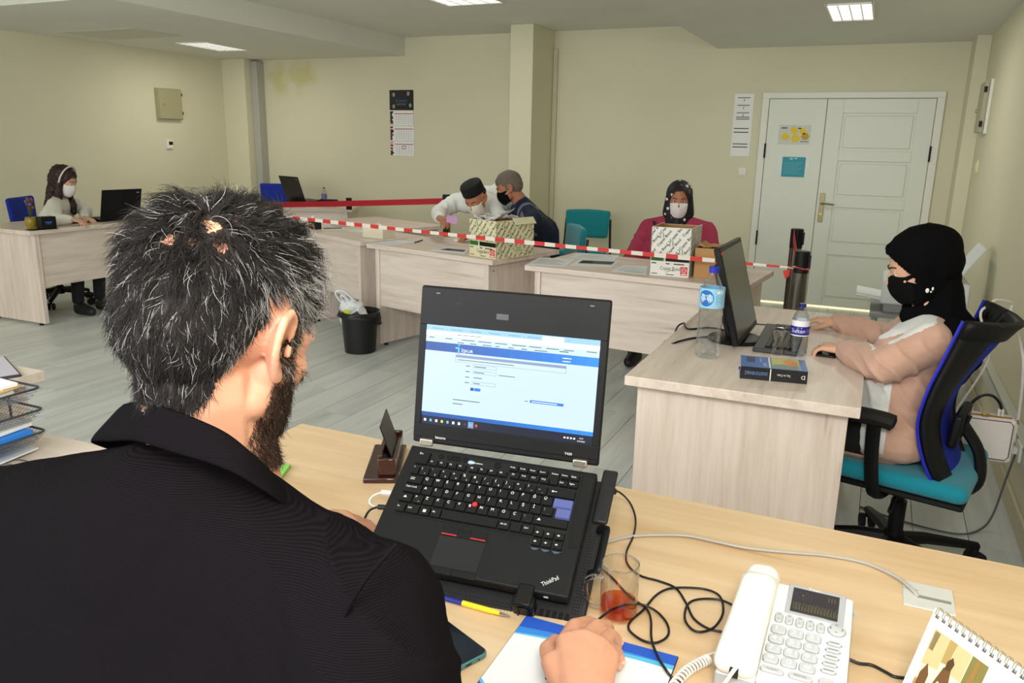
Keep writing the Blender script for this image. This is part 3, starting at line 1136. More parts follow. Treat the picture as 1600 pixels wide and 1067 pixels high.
    RC(0, 0, 0, 1, 1, 0.0002)
    RC(3, 0, 0.945, 1, 1)
    RC(7, 0.68, 0.945, 0.80, 0.99, 0.0005)
    RC(7, 0, 0.90, 1, 0.945)
    # banner runs navy to bright blue
    for k in range(16):
        c = k / 15
        m_ = mat('scr_ban%d' % k, (int(24 + 10 * c), int(70 + 62 * c), int(146 + 80 * c)), 0.4, emit=0.75)
        if m_ not in sm:
            sm.append(m_)
        RC(sm.index(m_), k / 16, 0.745, (k + 1) / 16, 0.832)
        RC(sm.index(m_), k / 16, 0.085, (k + 1) / 16, 0.125)
    RC(4, 0, 0, 1, 0.085)
    # İŞKUR logo
    s.m = 8
    x_, y_ = SX0 + 0.20 * w, SY0 + 0.80 * hh
    s.rect(x_ - 0.006, y_ - 0.003, x_ + 0.002, y_ + 0.0, 0.0008).rect(x_ - 0.001, y_ - 0.012, x_ + 0.002, y_ - 0.002, 0.0008)
    s.tube([(x_ + 0.0005, y_ + 0.0035, 0.0007), (x_ + 0.0005, y_ + 0.0035, 0.0009)], 0.0016, 10)
    s.m = 7
    s.text('İŞKUR', x_ + 0.005, y_ - 0.008, 0.0072, 0.0008)
    s.rect(x_ + 0.005, y_ - 0.0115, x_ + 0.021, y_ - 0.0105, 0.0008)
    s.rect(SX0 + 0.80 * w, SY0 + 0.795 * hh, SX0 + 0.85 * w, SY0 + 0.802 * hh, 0.0008).rect(SX0 + 0.80 * w, SY0 + 0.765 * hh, SX0 + 0.845 * w, SY0 + 0.772 * hh, 0.0008)
    s.m = 6
    for k in range(7):
        xx = SX0 + (0.035 + k * 0.112) * w
        s.text('Türkiye İş Kuru', xx, SY0 + 0.962 * hh, 0.0034, 0.0009)
        s.text('x', xx + 0.0275, SY0 + 0.962 * hh, 0.0034, 0.0009)
    s.text('+', SX0 + 0.825 * w, SY0 + 0.962 * hh, 0.004, 0.0009)
    s.text('Güvenli değil', SX0 + 0.09 * w, SY0 + 0.915 * hh, 0.0036, 0.0009)
    RC(6, 0.185, 0.918, 0.33, 0.924, 0.0009)
    for k, ww in enumerate((0.03, 0.04, 0.075, 0.075, 0.07, 0.08, 0.07, 0.07, 0.055)):
        RC(6, 0.02 + k * 0.098, 0.872, 0.02 + k * 0.098 + ww, 0.879, 0.0009)
    for k, ww in enumerate((0.05, 0.05, 0.065, 0.03, 0.04, 0.04, 0.09)):
        RC(6, 0.19 + k * 0.075, 0.842, 0.19 + k * 0.075 + ww * 0.8, 0.849, 0.0009)
    RC(6, 0.93, 0.878, 0.985, 0.885, 0.0009)
    RC(6, 0.78, 0.855, 0.83, 0.863, 0.0009)
    # form
    RC(5, 0.185, 0.70, 0.825, 0.726)
    RC(5, 0.185, 0.655, 0.187, 0.70)
    RC(5, 0.823, 0.655, 0.825, 0.70)
    RC(5, 0.185, 0.653, 0.825, 0.656)
    RC(6, 0.20, 0.675, 0.53, 0.681, 0.0009)
    for k, y_ in enumerate((0.61, 0.555, 0.50, 0.445)):
        RC(6, 0.25, y_ + 0.012, 0.275, y_ + 0.019, 0.0009)
        for (a_, b_, c_, d_) in ((0.29, y_, 0.43, y_ + 0.003), (0.29, y_ + 0.030, 0.43, y_ + 0.033), (0.29, y_, 0.291, y_ + 0.033), (0.429, y_, 0.431, y_ + 0.033)):
            if k != 2:
                RC(5, a_, b_, c_, d_)
        RC(6, 0.30, y_ + 0.012, 0.30 + 0.07 - 0.01 * k, y_ + 0.019, 0.0009)
    RC(6, 0.445, 0.563, 0.54, 0.569, 0.0009)
    RC(1, 0.285, 0.385, 0.305, 0.415)
    RC(2, 0.308, 0.385, 0.345, 0.415)
    RC(6, 0.185, 0.275, 0.345, 0.282, 0.0009)
    RC(6, 0.185, 0.235, 0.245, 0.242, 0.0009)
    RC(2, 0.635, 0.335, 0.825, 0.362)
    RC(7, 0.645, 0.345, 0.79, 0.351, 0.0009)
    RC(6, 0.605, 0.343, 0.625, 0.349, 0.0009)
    # taskbar icons and clock
    for k, m_ in enumerate((7, 8, 7, 9, 8, 7, 7, 6, 8, 10)):
        RC(m_, 0.018 + k * 0.0345, 0.030, 0.031 + k * 0.0345, 0.056, 0.0009)
    RC(5, 0.285, 0.012, 0.318, 0.075, 0.0006)
    for k in range(4):
        RC(7, 0.84 + k * 0.018, 0.034, 0.85 + k * 0.018, 0.050, 0.0009)
    s.m = 7
    s.text('15:21', SX0 + 0.925 * w, SY0 + 0.045 * hh, 0.0036, 0.0009)
    s.text('3.09.2021', SX0 + 0.915 * w, SY0 + 0.016 * hh, 0.0036, 0.0009)
    s.build('screen', sm, l_, 0, kind='stuff')
    hg = mat('hinge_nickel', (205, 198, 182), 0.3, 0.9)
    for xa in (0.0165, 0.297):
        o = MB(F_).box2((xa, -0.012, -0.004), (xa + 0.0245, 0.001, 0.008)).build('hinge', hg, t, bevel=0.002)
    q = MB(F_)
    q.text('lenovo', 0.0445, -0.0085 + 0.012, 0.0072, 0.0034)
    q.text('T420', 0.281, 0.006, 0.0062, 0.0034)
    q.build('lid_lettering', LEG, l_, 0)
    c_ = MB(F_).box2((0.143, 0.214 + 0.012, 0.0028), (0.165, 0.224 + 0.012, 0.0036)).build('webcam', mat('cam_black', (48, 50, 54), 0.2), l_)
    for xx in (0.030, 0.305):
        MB(F_).box2((xx, 0.262, 0.003), (xx + 0.007, 0.2638, 0.004)).build('catch', GREYINK, l_)
    for xx in (0.065, 0.255):
        MB(F_).box2((xx, 0.246, 0.0028), (xx + 0.014, 0.2485, 0.0034)).build('vent_slot', KEY, l_)
    MB(F_).box2((W - 0.0125, 0.135, 0.003), (W - 0.0095, 0.15, 0.0036)).build('slot', BLACK, l_)

    # ---- stand below the laptop (its own thing, same tilt)
    st = thing('laptop_stand', 'black perforated laptop stand under the open laptop', 'stand', (-0.6891, 0.949, 0.7965), rot=Rm.to_euler())
    BLACK_M = mat('stand_plastic', (32, 32, 35), 0.5, spec=0.4)
    MB().box2((0.004, -0.026, -0.046), (W + 0.026, D + 0.01, -0.034)).build('platform', BLACK_M, st, bevel=0.005)
    MB().box2((W + 0.004, 0.155, -0.0335), (W + 0.030, D + 0.03, -0.026)).build('corner_pad', BLACK_M, st, bevel=0.008)
    hd = MB()
    for j in range(26):
        for k in range(3):
            hd.box((W + 0.006 + k * 0.004, -0.006 + j * 0.0055, -0.0338), (0.0016, 0.0022, 0.0006))
    for j in range(50):
        for k in range(3):
            hd.box((0.008 + j * 0.005, -0.022 + k * 0.005, -0.0338), (0.002, 0.0018, 0.0006))
    hd.build('perforation', mat('hole_black', (6, 6, 6), 0.9), st, 0, kind='stuff')
    vt = MB()
    for k in range(5):
        vt.box((0.300 + k * 0.010, -0.014, -0.0332), (0.006, 0.011, 0.001))
    vt.build('vent_slots', mat('hole_black', (6, 6, 6), 0.9), st, 0, kind='stuff')
    # front clip holding the laptop edge
    cl = MB().prism([(0.2575, -0.026), (0.292, -0.026), (0.292, -0.004), (0.2575, -0.004)], -0.034, -0.003).build('clip', BLACK, st, bevel=0.004)
    MB().box2((0.262, -0.0265, -0.006), (0.288, 0.010, 0.0025)).build('clip_lip', BLACK, cl, bevel=0.003)
    r_ = MB()
    r_.tube(spl([(0.267, -0.0275, -0.030), (0.267, -0.0275, -0.010), (0.270, -0.0275, -0.007), (0.280, -0.0275, -0.007), (0.283, -0.0275, -0.010), (0.283, -0.0275, -0.030)], 3), 0.0016, 6)
    r_.build('clip_ring', BLACK, cl)
    # side handle bracket at the right
    hb = MB().tube(spl([(W + 0.018, 0.06, -0.028), (W + 0.030, 0.062, -0.020), (W + 0.032, 0.075, -0.016), (W + 0.033, 0.125, -0.014), (W + 0.031, 0.138, -0.018), (W + 0.018, 0.142, -0.028)], 4), 0.008, 8, flat=0.6)
    hb.build('side_handle', BLACK, st)
    # rear prop legs reaching the desk
    q = MB()
    inv = Rm.transposed()
    for x in (0.02, W - 0.02):
        top = Vector((x, D - 0.03, -0.046))
        wt = Rm @ top + Vector((-0.6891, 0.949, 0.7965))
        wb = Vector((wt.x, wt.y - 0.02, 0.7515))
        q.cyl(top, inv @ (wb - Vector((-0.6891, 0.949, 0.7965))), 0.008)
        MB().cyl(top, inv @ (wb - Vector((-0.6891, 0.949, 0.7965))), 0.009, n=10).build('prop_leg', BLACK, st)
        tf = Vector((x, -0.015, -0.046))
        wf = Rm @ tf + Vector((-0.6891, 0.949, 0.7965))
        MB().cyl(tf, inv @ (Vector((wf.x, wf.y, 0.7515)) - Vector((-0.6891, 0.949, 0.7965))), 0.008, n=10).build('front_foot', RUBBER, st)
laptop()

# ================================================================ telephone
def telephone():
    tl = R(10)
    t = thing('telephone', 'white corded desk telephone with grey keys and big display', 'telephone', (-0.13, 1.0, 0.785), rot=(tl, 0, 0))
    PW = mat('phone_white', (240, 240, 236), 0.3, coat=0.3)
    PG = mat('phone_grey', (176, 178, 182), 0.4)
    KG = mat('phone_key_grey', (190, 192, 196), 0.35)
    # body wedge: underside horizontal on the desk
    zb = lambda y: -0.034 / cos(tl) - y * math.tan(tl)
    y0, y1 = -0.060, 0.158
    mb = MB()
    xs = [0.004, 0.010, 0.160, 0.169]
    mb.add([(0.004, y0, zb(y0)), (0.169, y0, zb(y0)), (0.169, y1 - 0.01, zb(y1) + 0.001), (0.004, y1 + 0.012, zb(y1) + 0.001),
            (0.006, y0 + 0.004, -0.006), (0.166, y0 + 0.004, -0.006), (0.168, y1 - 0.012, -0.006), (0.060, y1 - 0.002, -0.006), (0.006, y1 + 0.006, -0.012)],
           [(3, 2, 1, 0), (0, 1, 5, 4), (1, 2, 6, 5), (2, 3, 8, 7, 6), (3, 0, 4, 8)])
    mb.add([(0.006, y0 + 0.004, -0.006), (0.166, y0 + 0.004, -0.006), (0.168, y1 - 0.012, -0.006), (0.060, y1 - 0.002, -0.006), (0.006, y1 + 0.006, -0.012)], [(0, 1, 2, 3, 4)])
    mb.build('base', PG, t, bevel=0.003)
    MB().box2((0.058, y0 + 0.006, -0.0065), (0.1665, 0.150, 0.0)).build('face_plate', PW, t, bevel=0.006)
    MB().box2((0.006, y0 + 0.006, -0.012), (0.058, 0.160, -0.004)).build('cradle', PW, t, bevel=0.004)
    MB().box2((0.0765, 0.086, -0.001), (0.1565, 0.1515, 0.0016)).build('display_surround', PG, t, bevel=0.0015)
    ds = MB().box2((0.0835, 0.0915, 0.0014), (0.1475, 0.1440, 0.0024)).build('display', mat('lcd_dark', (52, 48, 54), 0.15, coat=0.5), t, bevel=0.0004)
    q = MB()
    q.m = 0
    cx, cy = 0.098, 0.1295
    for (a, b, c, d) in ((0.0865, 0.118, 0.110, 0.1186), (0.0865, 0.1415, 0.110, 0.1421), (0.1098, 0.118, 0.1104, 0.142), (0.0865, 0.118, 0.0871, 0.142)):
        q.rect(a, b, c, d, 0.0027)
    for k in range(12):
        th = 2 * pi * k / 12
        q.box((cx + 0.0085 * cos(th), cy + 0.0075 * sin(th), 0.0026), (0.0022, 0.0022, 0.0002))
    q.m = 1
    q.box((cx, cy, 0.0026), (0.003, 0.003, 0.0002))
    rs = random.Random(2)
    for k in range(14):
        xx = 0.087 + k * 0.0043
        q.rect(xx, 0.096, xx + 0.0007, 0.112, 0.0027).rect(xx + 0.0028, 0.096, xx + 0.0035, 0.104 + 0.008 * rs.random(), 0.0027)
        if k % 2:
            q.rect(xx, 0.1115, xx + 0.003, 0.1122, 0.0027)
    for k in range(3):
        q.rect(0.133 + k * 0.004, 0.127, 0.134 + k * 0.004, 0.137, 0.0027)
    q.build('display_segments', [mat('lcd_violet', (66, 58, 84), 0.3), mat('lcd_olive', (104, 98, 66), 0.3)], ds, 0, kind='stuff')
    q = MB()
    q.text('Ttec', 0.112, 0.1455, 0.0085, 0.0018, align='c', sx=1.1)
    q.build('lettering', WHITE, t, 0)

    def rkey(cx, cy, w, h, r=0.0045, z=0.0035, m_=KG, name='key'):
        n = 5
        out = []
        for (sx, sy, a0) in ((1, -1, -90), (1, 1, 0), (-1, 1, 90), (-1, -1, 180)):
            for k in range(n):
                a = R(a0 + 90 * k / (n - 1))
                out.append((cx + sx * (w / 2 - r) + r * cos(a), cy + sy * (h / 2 - r) + r * sin(a)))
        o = MB().prism(out, -0.001, z).build(name, m_, t, bevel=0.0008)
        return o
    def bezelk(cx, cy, w, h):
        rkey(cx, cy, w + 0.0018, h + 0.0018, 0.005, 0.0006, mat('key_gap', (150, 152, 150), 0.6), 'key_surround')
    lt = MB()
    LT = mat('key_white_print', (250, 250, 250), 0.5)
    labels = ['1', '2', '3', '4', '5', '6', '7', '8', '9', '*', '0', '#']
    for i_, s in enumerate(labels):
        c_, r_ = i_ % 3, i_ // 3
        cx, cy = 0.0740 + c_ * 0.0230 - r_ * 0.0009, 0.0480 - r_ * 0.0193
        bezelk(cx, cy, 0.0195, 0.0152)
        rkey(cx, cy, 0.0195, 0.0152)
        lt.text(s, cx - (0.003 if s not in '0*#' else 0), cy - (0.0042 if s != '*' else 0.0075), 0.0125 if s != '*' else 0.018, 0.0038, align='c', sx=1.25)
        if s in '23456789':
            for k in range(3):
                lt.rect(cx + 0.005, cy + 0.002 - k * 0.0028, cx + 0.0066, cy + 0.0034 - k * 0.0028, 0.0038)
    for k in range(5):
        cx, cy = 0.0712 + k * 0.0140, 0.0728 - k * 0.0003
        bezelk(cx, cy, 0.0098, 0.0185)
        rkey(cx, cy, 0.0098, 0.0185, 0.0045)
    for k in range(5):
        cx, cy = 0.1468 - k * 0.0009, 0.0468 - k * 0.0131
        bezelk(cx, cy, 0.0180, 0.0070)
        rkey(cx, cy, 0.0180, 0.0070, 0.0034)
    for (cx, cy, s) in ((0.0755, -0.0300, 'FLASH'), (0.1110, -0.0290, 'REDIAL')):
        bezelk(cx, cy, 0.0290, 0.0095)
        rkey(cx, cy, 0.0290, 0.0095, 0.0046)
        q = MB().text(s, cx, cy - 0.0018, 0.0052, 0.0037, align='c').build('key_print', mat('print_grey', (105, 105, 110), 0.6), t, 0)
    bezelk(0.1425, -0.028, 0.018, 0.016)
    rkey(0.1425, -0.028, 0.018, 0.016, 0.0046)
    lt.build('key_numbers', LT, t, 0, kind='stuff')
    q = MB()
    for k in range(5):
        q.rect(0.0695 + k * 0.014, 0.0768, 0.073 + k * 0.014, 0.078, 0.0037).rect(0.070 + k * 0.014, 0.0672, 0.0725 + k * 0.014, 0.0682, 0.0037)
        q.rect(0.1405 - k * 0.0009, 0.0462 - k * 0.0131, 0.153 - k * 0.0009, 0.0474 - k * 0.0131, 0.0037)
    for (a, b) in ((0.1473, 0.0815), (0.1473, 0.0675)):
        q.rect(a - 0.002, b, a + 0.002, b + 0.001, 0.0042)
    q.rect(0.139, 0.0725, 0.1405, 0.0765, 0.0042).rect(0.1545, 0.0725, 0.156, 0.0765, 0.0042)
    q.build('small_key_print', mat('print_grey', (105, 105, 110), 0.6), t, 0, kind='stuff')
    MB().lathe([(0.0125, -0.001), (0.0125, 0.0005)], 24, (0.1480, 0.0748, 0)).build('dial_surround', mat('key_gap', (150, 152, 150), 0.6), t)
    MB().lathe([(0.0115, 0), (0.0113, 0.003), (0.0100, 0.0038), (0.0002, 0.0036)], 24, (0.1480, 0.0748, 0)).build('round_dial', KG, t)
    MB().cyl((0.101, -0.0445, 0), (0.101, -0.0445, 0.001), 0.0012, n=8).build('microphone_hole', INK, t)
    MB().tube([(0.1695, 0.120, -0.004), (0.1695, 0.126, -0.004)], 0.002, 6).build('seam', PG, t)

    # handset: long rounded shell lying in the cradle, resting on the left side
    hs = blob('handset', [('h', [((0.046, 0.140, 0.012), 0.018), ((0.030, 0.142, 0.012), 0.016), ((0.047, 0.10, 0.020), 0.016), ((0.028, 0.10, 0.020), 0.015)]),
                          ('h', [((0.047, 0.11, 0.021), 0.016), ((0.026, 0.11, 0.021), 0.015), ((0.044, -0.02, 0.021), 0.016), ((0.020, -0.02, 0.021), 0.015)]),
                          ('h', [((0.044, 0.0, 0.021), 0.016), ((0.020, 0.0, 0.021), 0.015), ((0.043, -0.046, 0.012), 0.0165), ((0.017, -0.046, 0.012), 0.0155)])],
              0.0022, PW, t, smooth=10)
    jack = MB().box2((0.026, -0.0665, 0.006), (0.037, -0.0600, 0.018)).build('jack_socket', INK, t)
telephone()

# ---- handset cord (straight run) and coiled cord
CORDW = mat('cord_white', (236, 234, 226), 0.45)
t = MB().tube(spl([(-0.0946, 0.9323, 0.8), (-0.1002, 0.9275, 0.79), (-0.1098, 0.9211, 0.772), (-0.1277, 0.901, 0.757), (-0.1566, 0.883, 0.756)], 6), 0.0026, 8).build('handset_cord', CORDW)
tag(t, 'straight white cord leaving the end of the telephone handset', 'cord')
p0, p1, p2 = Vector((-0.1739, 0.8852, 0.758)), Vector((-0.1613, 0.9479, 0.758)), Vector((-0.1393, 0.9891, 0.758))
path = spl([p0, p1, p2], 10)
coil = []
turns = 17
N = turns * 12
for k in range(N + 1):
    u = k / N * (len(path) - 1)
    i_ = min(int(u), len(path) - 2)
    c = path[i_].lerp(path[i_ + 1], u - i_)
    tg = (path[i_ + 1] - path[i_]).normalized()
    sd = Vector((0, 0, 1)).cross(tg)
    a = 2 * pi * turns * k / N
    coil.append(c + sd * 0.0062 * cos(a) + Vector((0, 0, 1)) * (0.0062 * sin(a) + 0.0005))
coil += spl([coil[-1], (-0.1356, 1.0067, 0.758), (-0.1292, 1.0066, 0.756), (-0.1176, 1.0059, 0.756)], 5)[1:]
t = MB().tube(coil, 0.0016, 6).build('coiled_cord', CORDW)
tag(t, 'coiled white telephone cord at the left foot of the telephone', 'cord')

# ---- cables lying on the oak desk
CBL = mat('cable_black', (18, 18, 20), 0.35)
def cable(name, label, pts, r, m_, cat='cable', n=7, ends=None):
    o = MB().tube(spl(pts, n), r, 8).build(name, m_, smooth=60)
    return tag(o, label, cat)
cable('black_cable', 'black cable from the laptop\'s right rear port down towards the telephone',
      [(-0.4075, 1.3693, 0.795), (-0.3988, 1.4011, 0.785), (-0.3754, 1.4052, 0.765), (-0.3518, 1.3661, 0.7535), (-0.3363, 1.2998, 0.7535), (-0.3303, 1.2348, 0.7535), (-0.3157, 1.1935, 0.7535), (-0.2873, 1.1686, 0.7535), (-0.2539, 1.1653, 0.7535), (-0.2242, 1.1564, 0.7535), (-0.1998, 1.1214, 0.7535), (-0.18, 1.0852, 0.7535), (-0.1545, 1.0687, 0.7535), (-0.1278, 1.0713, 0.7535)], 0.0019, CBL)
cable('mouse_cable', 'thin black mouse cable looping between hand and telephone',
      [(-0.3029, 0.9724, 0.775), (-0.2905, 1.0251, 0.772), (-0.2668, 1.0644, 0.766), (-0.2392, 1.0712, 0.76), (-0.2142, 1.0515, 0.757), (-0.2037, 1.0205, 0.7575), (-0.2142, 0.995, 0.7575), (-0.2349, 0.9915, 0.7575), (-0.2588, 1.0081, 0.757), (-0.2627, 1.0312, 0.757), (-0.2535, 1.0693, 0.757), (-0.2471, 1.1139, 0.757), (-0.2338, 1.1432, 0.757), (-0.2086, 1.1599, 0.757), (-0.1775, 1.169, 0.757), (-0.1542, 1.1579, 0.757), (-0.1419, 1.1169, 0.757), (-0.1456, 1.0745, 0.757), (-0.1599, 1.0515, 0.757), (-0.1757, 1.0508, 0.757), (-0.1913, 1.0737, 0.757), (-0.1953, 1.1136, 0.757), (-0.182, 1.136, 0.757), (-0.1525, 1.1486, 0.757), (-0.1264, 1.1399, 0.757)], 0.0019, CBL)
cable('power_cable', 'black cable running behind the tea mug and over the mouse pad',
      [(-0.3654, 1.1631, 0.76), (-0.352, 1.1614, 0.7535), (-0.3262, 1.1403, 0.7535), (-0.286, 1.1008, 0.7535), (-0.2503, 1.0678, 0.761), (-0.235, 1.0401, 0.762), (-0.2216, 0.9934, 0.7625), (-0.205, 0.9625, 0.7605), (-0.187, 0.9375, 0.7605), (-0.175, 0.9331, 0.7535), (-0.1559, 0.9252, 0.7535)], 0.0019, CBL)
cable('network_cable', 'grey network cable running from the laptop to the desk grommet',
      [(-0.3881, 1.2155, 0.76), (-0.378, 1.2431, 0.754), (-0.3446, 1.2864, 0.754), (-0.3033, 1.3153, 0.754), (-0.2475, 1.3406, 0.754), (-0.1956, 1.3425, 0.754), (-0.148, 1.3428, 0.754), (-0.105, 1.3515, 0.754), (-0.0576, 1.3651, 0.754), (-0.0077, 1.3801, 0.754), (0.0514, 1.3828, 0.754), (0.0981, 1.3537, 0.757), (0.1205, 1.3235, 0.758), (0.132, 1.3109, 0.753), (0.1379, 1.3154, 0.744)], 0.0029, mat('cable_grey', (176, 172, 166), 0.5))
cable('black_cable', 'black telephone cable leaving the right side of the telephone',
      [(0.0328, 1.0813, 0.757), (0.0507, 1.0797, 0.7535), (0.0679, 1.0835, 0.7535), (0.0857, 1.0754, 0.7535), (0.0968, 1.0704, 0.7535), (0.1142, 1.0745, 0.7535)], 0.0022, CBL)
cable('usb_cable', 'white cable with plug at the left side of the laptop',
      [(-0.7828, 1.181, 0.79), (-0.8095, 1.1858, 0.785), (-0.8274, 1.1812, 0.775), (-0.8278, 1.1728, 0.765), (-0.8131, 1.1768, 0.757), (-0.7899, 1.1861, 0.754)], 0.0024, mat('cable_white', (215, 213, 208), 0.5))
cable('black_cable', 'black cable with plug at the left side of the laptop beside the hand',
      [(-0.7576, 1.1293, 0.79), (-0.7796, 1.1326, 0.785), (-0.7987, 1.1309, 0.775), (-0.7994, 1.1148, 0.765), (-0.7894, 1.0921, 0.757)], 0.0022, CBL)
a, b = (-0.8065, 1.1858, 0.787), (-0.7762, 1.1755, 0.795)
t = MB().cyl(a, b, 0.0055, n=8).build('cable_plug', mat('cable_white', (215, 213, 208), 0.5))
tag(t, 'white plug pushed into the left side of the laptop', 'plug')
a, b = (-0.7773, 1.1292, 0.787), (-0.7477, 1.1229, 0.795)
t = MB().cyl(a, b, 0.005, n=8).build('cable_plug', CBL)
tag(t, 'black plug pushed into the left side of the laptop', 'plug')
a, b = (-0.4245, 1.3648, 0.8), (-0.402, 1.3898, 0.789)
t = MB().cyl(a, b, 0.0065, n=8).build('cable_plug', CBL)
tag(t, 'black plug at the right rear corner of the laptop', 'plug')

# ---- cable grommet
g = thing('cable_grommet', 'grey square cable grommet set into the oak desk', 'grommet', (0.1485, 1.315, 0.75))
GP = mat('grommet_grey', (212, 212, 208), 0.4)
MB().box2((-0.037, -0.040, 0), (0.037, 0.040, 0.0025)).build('plate', GP, g, bevel=0.0012)
MB().box2((-0.016, -0.010, 0.0024), (0.032, -0.002, 0.0034)).build('slot', mat('grommet_slot', (140, 140, 138), 0.6), g)
MB().box2((-0.0365, 0.013, 0.0024), (-0.014, 0.0138, 0.0028)).build('lid_seam', mat('grommet_slot', (0, 0, 0)), g)

# ---- tea mug
def mug():
    t = thing('tea_mug', 'clear glass mug with a little orange tea beside the laptop', 'mug', (-0.288, 1.048, 0.7505))
    G = thin_clear('mug_glass', (250, 250, 247), 0.2)
    r, h = 0.0285, 0.088
    prof = [(0.001, 0.0), (r - 0.003, 0.0), (r, 0.003), (r, h - 0.001), (r - 0.0007, h), (r - 0.0014, h - 0.001), (r - 0.0014, h - 0.004)]
    mb = MB().lathe(prof, 40, cap=False)
    mb.build('glass_body', G, t)
    hx = [Vector((-cos(R(20)), -sin(R(20)), 0)), Vector((0, 0, 1))]
    P = [hx[0] * (r - 0.001) + hx[1] * 0.060, hx[0] * (r + 0.010) + hx[1] * 0.063, hx[0] * (r + 0.022) + hx[1] * 0.055, hx[0] * (r + 0.023) + hx[1] * 0.035, hx[0] * (r + 0.013) + hx[1] * 0.018, hx[0] * (r - 0.001) + hx[1] * 0.014]
    MB().tube(spl(P, 6), 0.0042, 10).build('handle', thin_clear('handle_glass', (236, 238, 238), 0.5), t)
    MB().tube([((r - 0.0007) * cos(2 * pi * k / 36), (r - 0.0007) * sin(2 * pi * k / 36), h) for k in range(36)], 0.0011, 6, closed=True).build('rim', thin_clear('handle_glass', (0, 0, 0), 0), t)
    tea = thin_clear('tea', (248, 184, 112), 0.05)
    rr = r - 0.0016
    MB().lathe([(0.0005, 0.0046), (rr - 0.002, 0.0047), (rr, 0.0065), (rr, 0.026), (0.0005, 0.026)], 40, cap=False).build('tea', tea, t)
mug()

# ---- pen
def pen():
    a, b = Vector((-0.6127, 0.963, 0.755)), Vector((-0.4306, 0.9645, 0.755))
    d = (b - a)
    L_ = d.length
    t = thing('ballpoint_pen', 'blue and yellow ballpoint pen lying before the laptop stand', 'pen', a, math.atan2(d.y, d.x))
    BL = mat('pen_blue', (38, 44, 140), 0.3)
    YL = mat('pen_yellow', (245, 220, 50), 0.3)
    MB().tube([(0, 0, 0), (L_ * 0.55, 0, 0)], 0.0042, 10).build('upper_barrel', BL, t)
    MB().tube([(L_ * 0.55, 0, 0), (L_ * 0.80, 0, 0), (L_ * 0.90, 0, 0)], [0.0044, 0.0044, 0.003], 10).build('lower_barrel', YL, t)
    MB().tube([(L_ * 0.90, 0, 0), (L_ * 0.97, 0, 0), (L_, 0, 0)], [0.003, 0.0016, 0.0005], 10).build('tip', CHROME, t)
    MB().box2((0.004, -0.001, 0.004), (0.040, 0.001, 0.0058)).build('clip', CHROME, t)
pen()

# ---- smartphone
def smartphone(label, loc, rz, L_=0.158, W_=0.074, body=(84, 136, 138)):
    t = thing('smartphone', label, 'phone', loc, rz)
    def rr(w, l, r, n=5):
        out = []
        for (sx, sy, a0) in ((1, -1, -90), (1, 1, 0), (-1, 1, 90), (-1, -1, 180)):
            for k in range(n):
                a = R(a0 + 90 * k / (n - 1))
                out.append((sx * (l / 2 - r) + r * cos(a), sy * (w / 2 - r) + r * sin(a)))
        return out
    c = MB().prism(rr(W_, L_, 0.010), 0, 0.0085).build('case', mat('phone_case_%d' % body[0], body, 0.25, 0.3), t, bevel=0.002)
    MB().prism(rr(W_ - 0.004, L_ - 0.004, 0.009), 0.0085, 0.0093).build('screen', mat('phone_screen', (4, 4, 5), 0.12, spec=0.25), t, bevel=0.0003)
    MB().box2((L_ / 2 - 0.0006, -0.005, 0.0028), (L_ / 2 + 0.0004, 0.005, 0.0055)).build('charging_port', INK, t)
    MB().cyl((L_ / 2, 0.018, 0.004), (L_ / 2 + 0.0004, 0.018, 0.004), 0.0015, n=8).build('audio_jack', INK, t)
    return t
smartphone('black-screened smartphone with teal edge under the man\'s sleeve', (-0.507, 0.868, 0.7505), R(-24))

# ---- mouse pad
def mousepad():
    t = thing('mouse_pad', 'white and blue mouse pad under the man\'s right hand', 'mouse pad', (-0.408, 0.765, 0.7505), R(0.9))
    W_, D_ = 0.232, 0.215
    MB().box2((0, 0, 0), (W_, D_, 0.003)).build('pad', mat('pad_rubber', (20, 20, 22), 0.8), t, bevel=0.001)
    q = MB()
    z = 0.0031
    q.m = 0
    q.rect(0.001, 0.001, W_ - 0.001, D_ - 0.001, z)
    def band(m_, f0, f1, z_):
        q.m = m_
        n = 16
        q.add([(0.001 + (W_ - 0.002) * k / n, f0(k / n), z_) for k in range(n + 1)] + [(0.001 + (W_ - 0.002) * k / n, f1(k / n), z_) for k in range(n + 1)],
              [(k, k + 1, n + 2 + k, n + 1 + k) for k in range(n)])
    top = lambda u: D_ - 0.001
    e1 = lambda u: D_ - 0.046 + 0.022 * u + 0.006 * sin(pi * u)
    e2 = lambda u: e1(u) - 0.0035 - 0.006 * u
    e3 = lambda u: e2(u) - 0.0025
    band(1, lambda u: e1(u) + 0.016 * (1 - u), top, z + 0.0002)
    band(2, e1, lambda u: e1(u) + 0.016 * (1 - u) + 0.0002, z + 0.0002)
    band(3, e2, e1, z + 0.0002)
    q.m = 1
    q.add([(0.001, 0.001, z + 0.0002), (0.075, 0.001, z + 0.0002), (0.03, 0.022, z + 0.0002), (0.001, 0.05, z + 0.0002)], [(0, 1, 2, 3)])
    q.m = 3
    q.add([(0.075, 0.001, z + 0.0003), (0.085, 0.001, z + 0.0003), (0.034, 0.026, z + 0.0003), (0.001, 0.056, z + 0.0003), (0.001, 0.05, z + 0.0003), (0.03, 0.022, z + 0.0003)], [(0, 1, 2, 5), (5, 2, 3, 4)])
    q.build('printed_surface', [mat('pad_white', (236, 238, 242), 0.6), mat('pad_blue', (40, 90, 200), 0.55), mat('pad_sky', (60, 135, 225), 0.55), mat('pad_cyan', (90, 190, 235), 0.55)], t, 0)
mousepad()

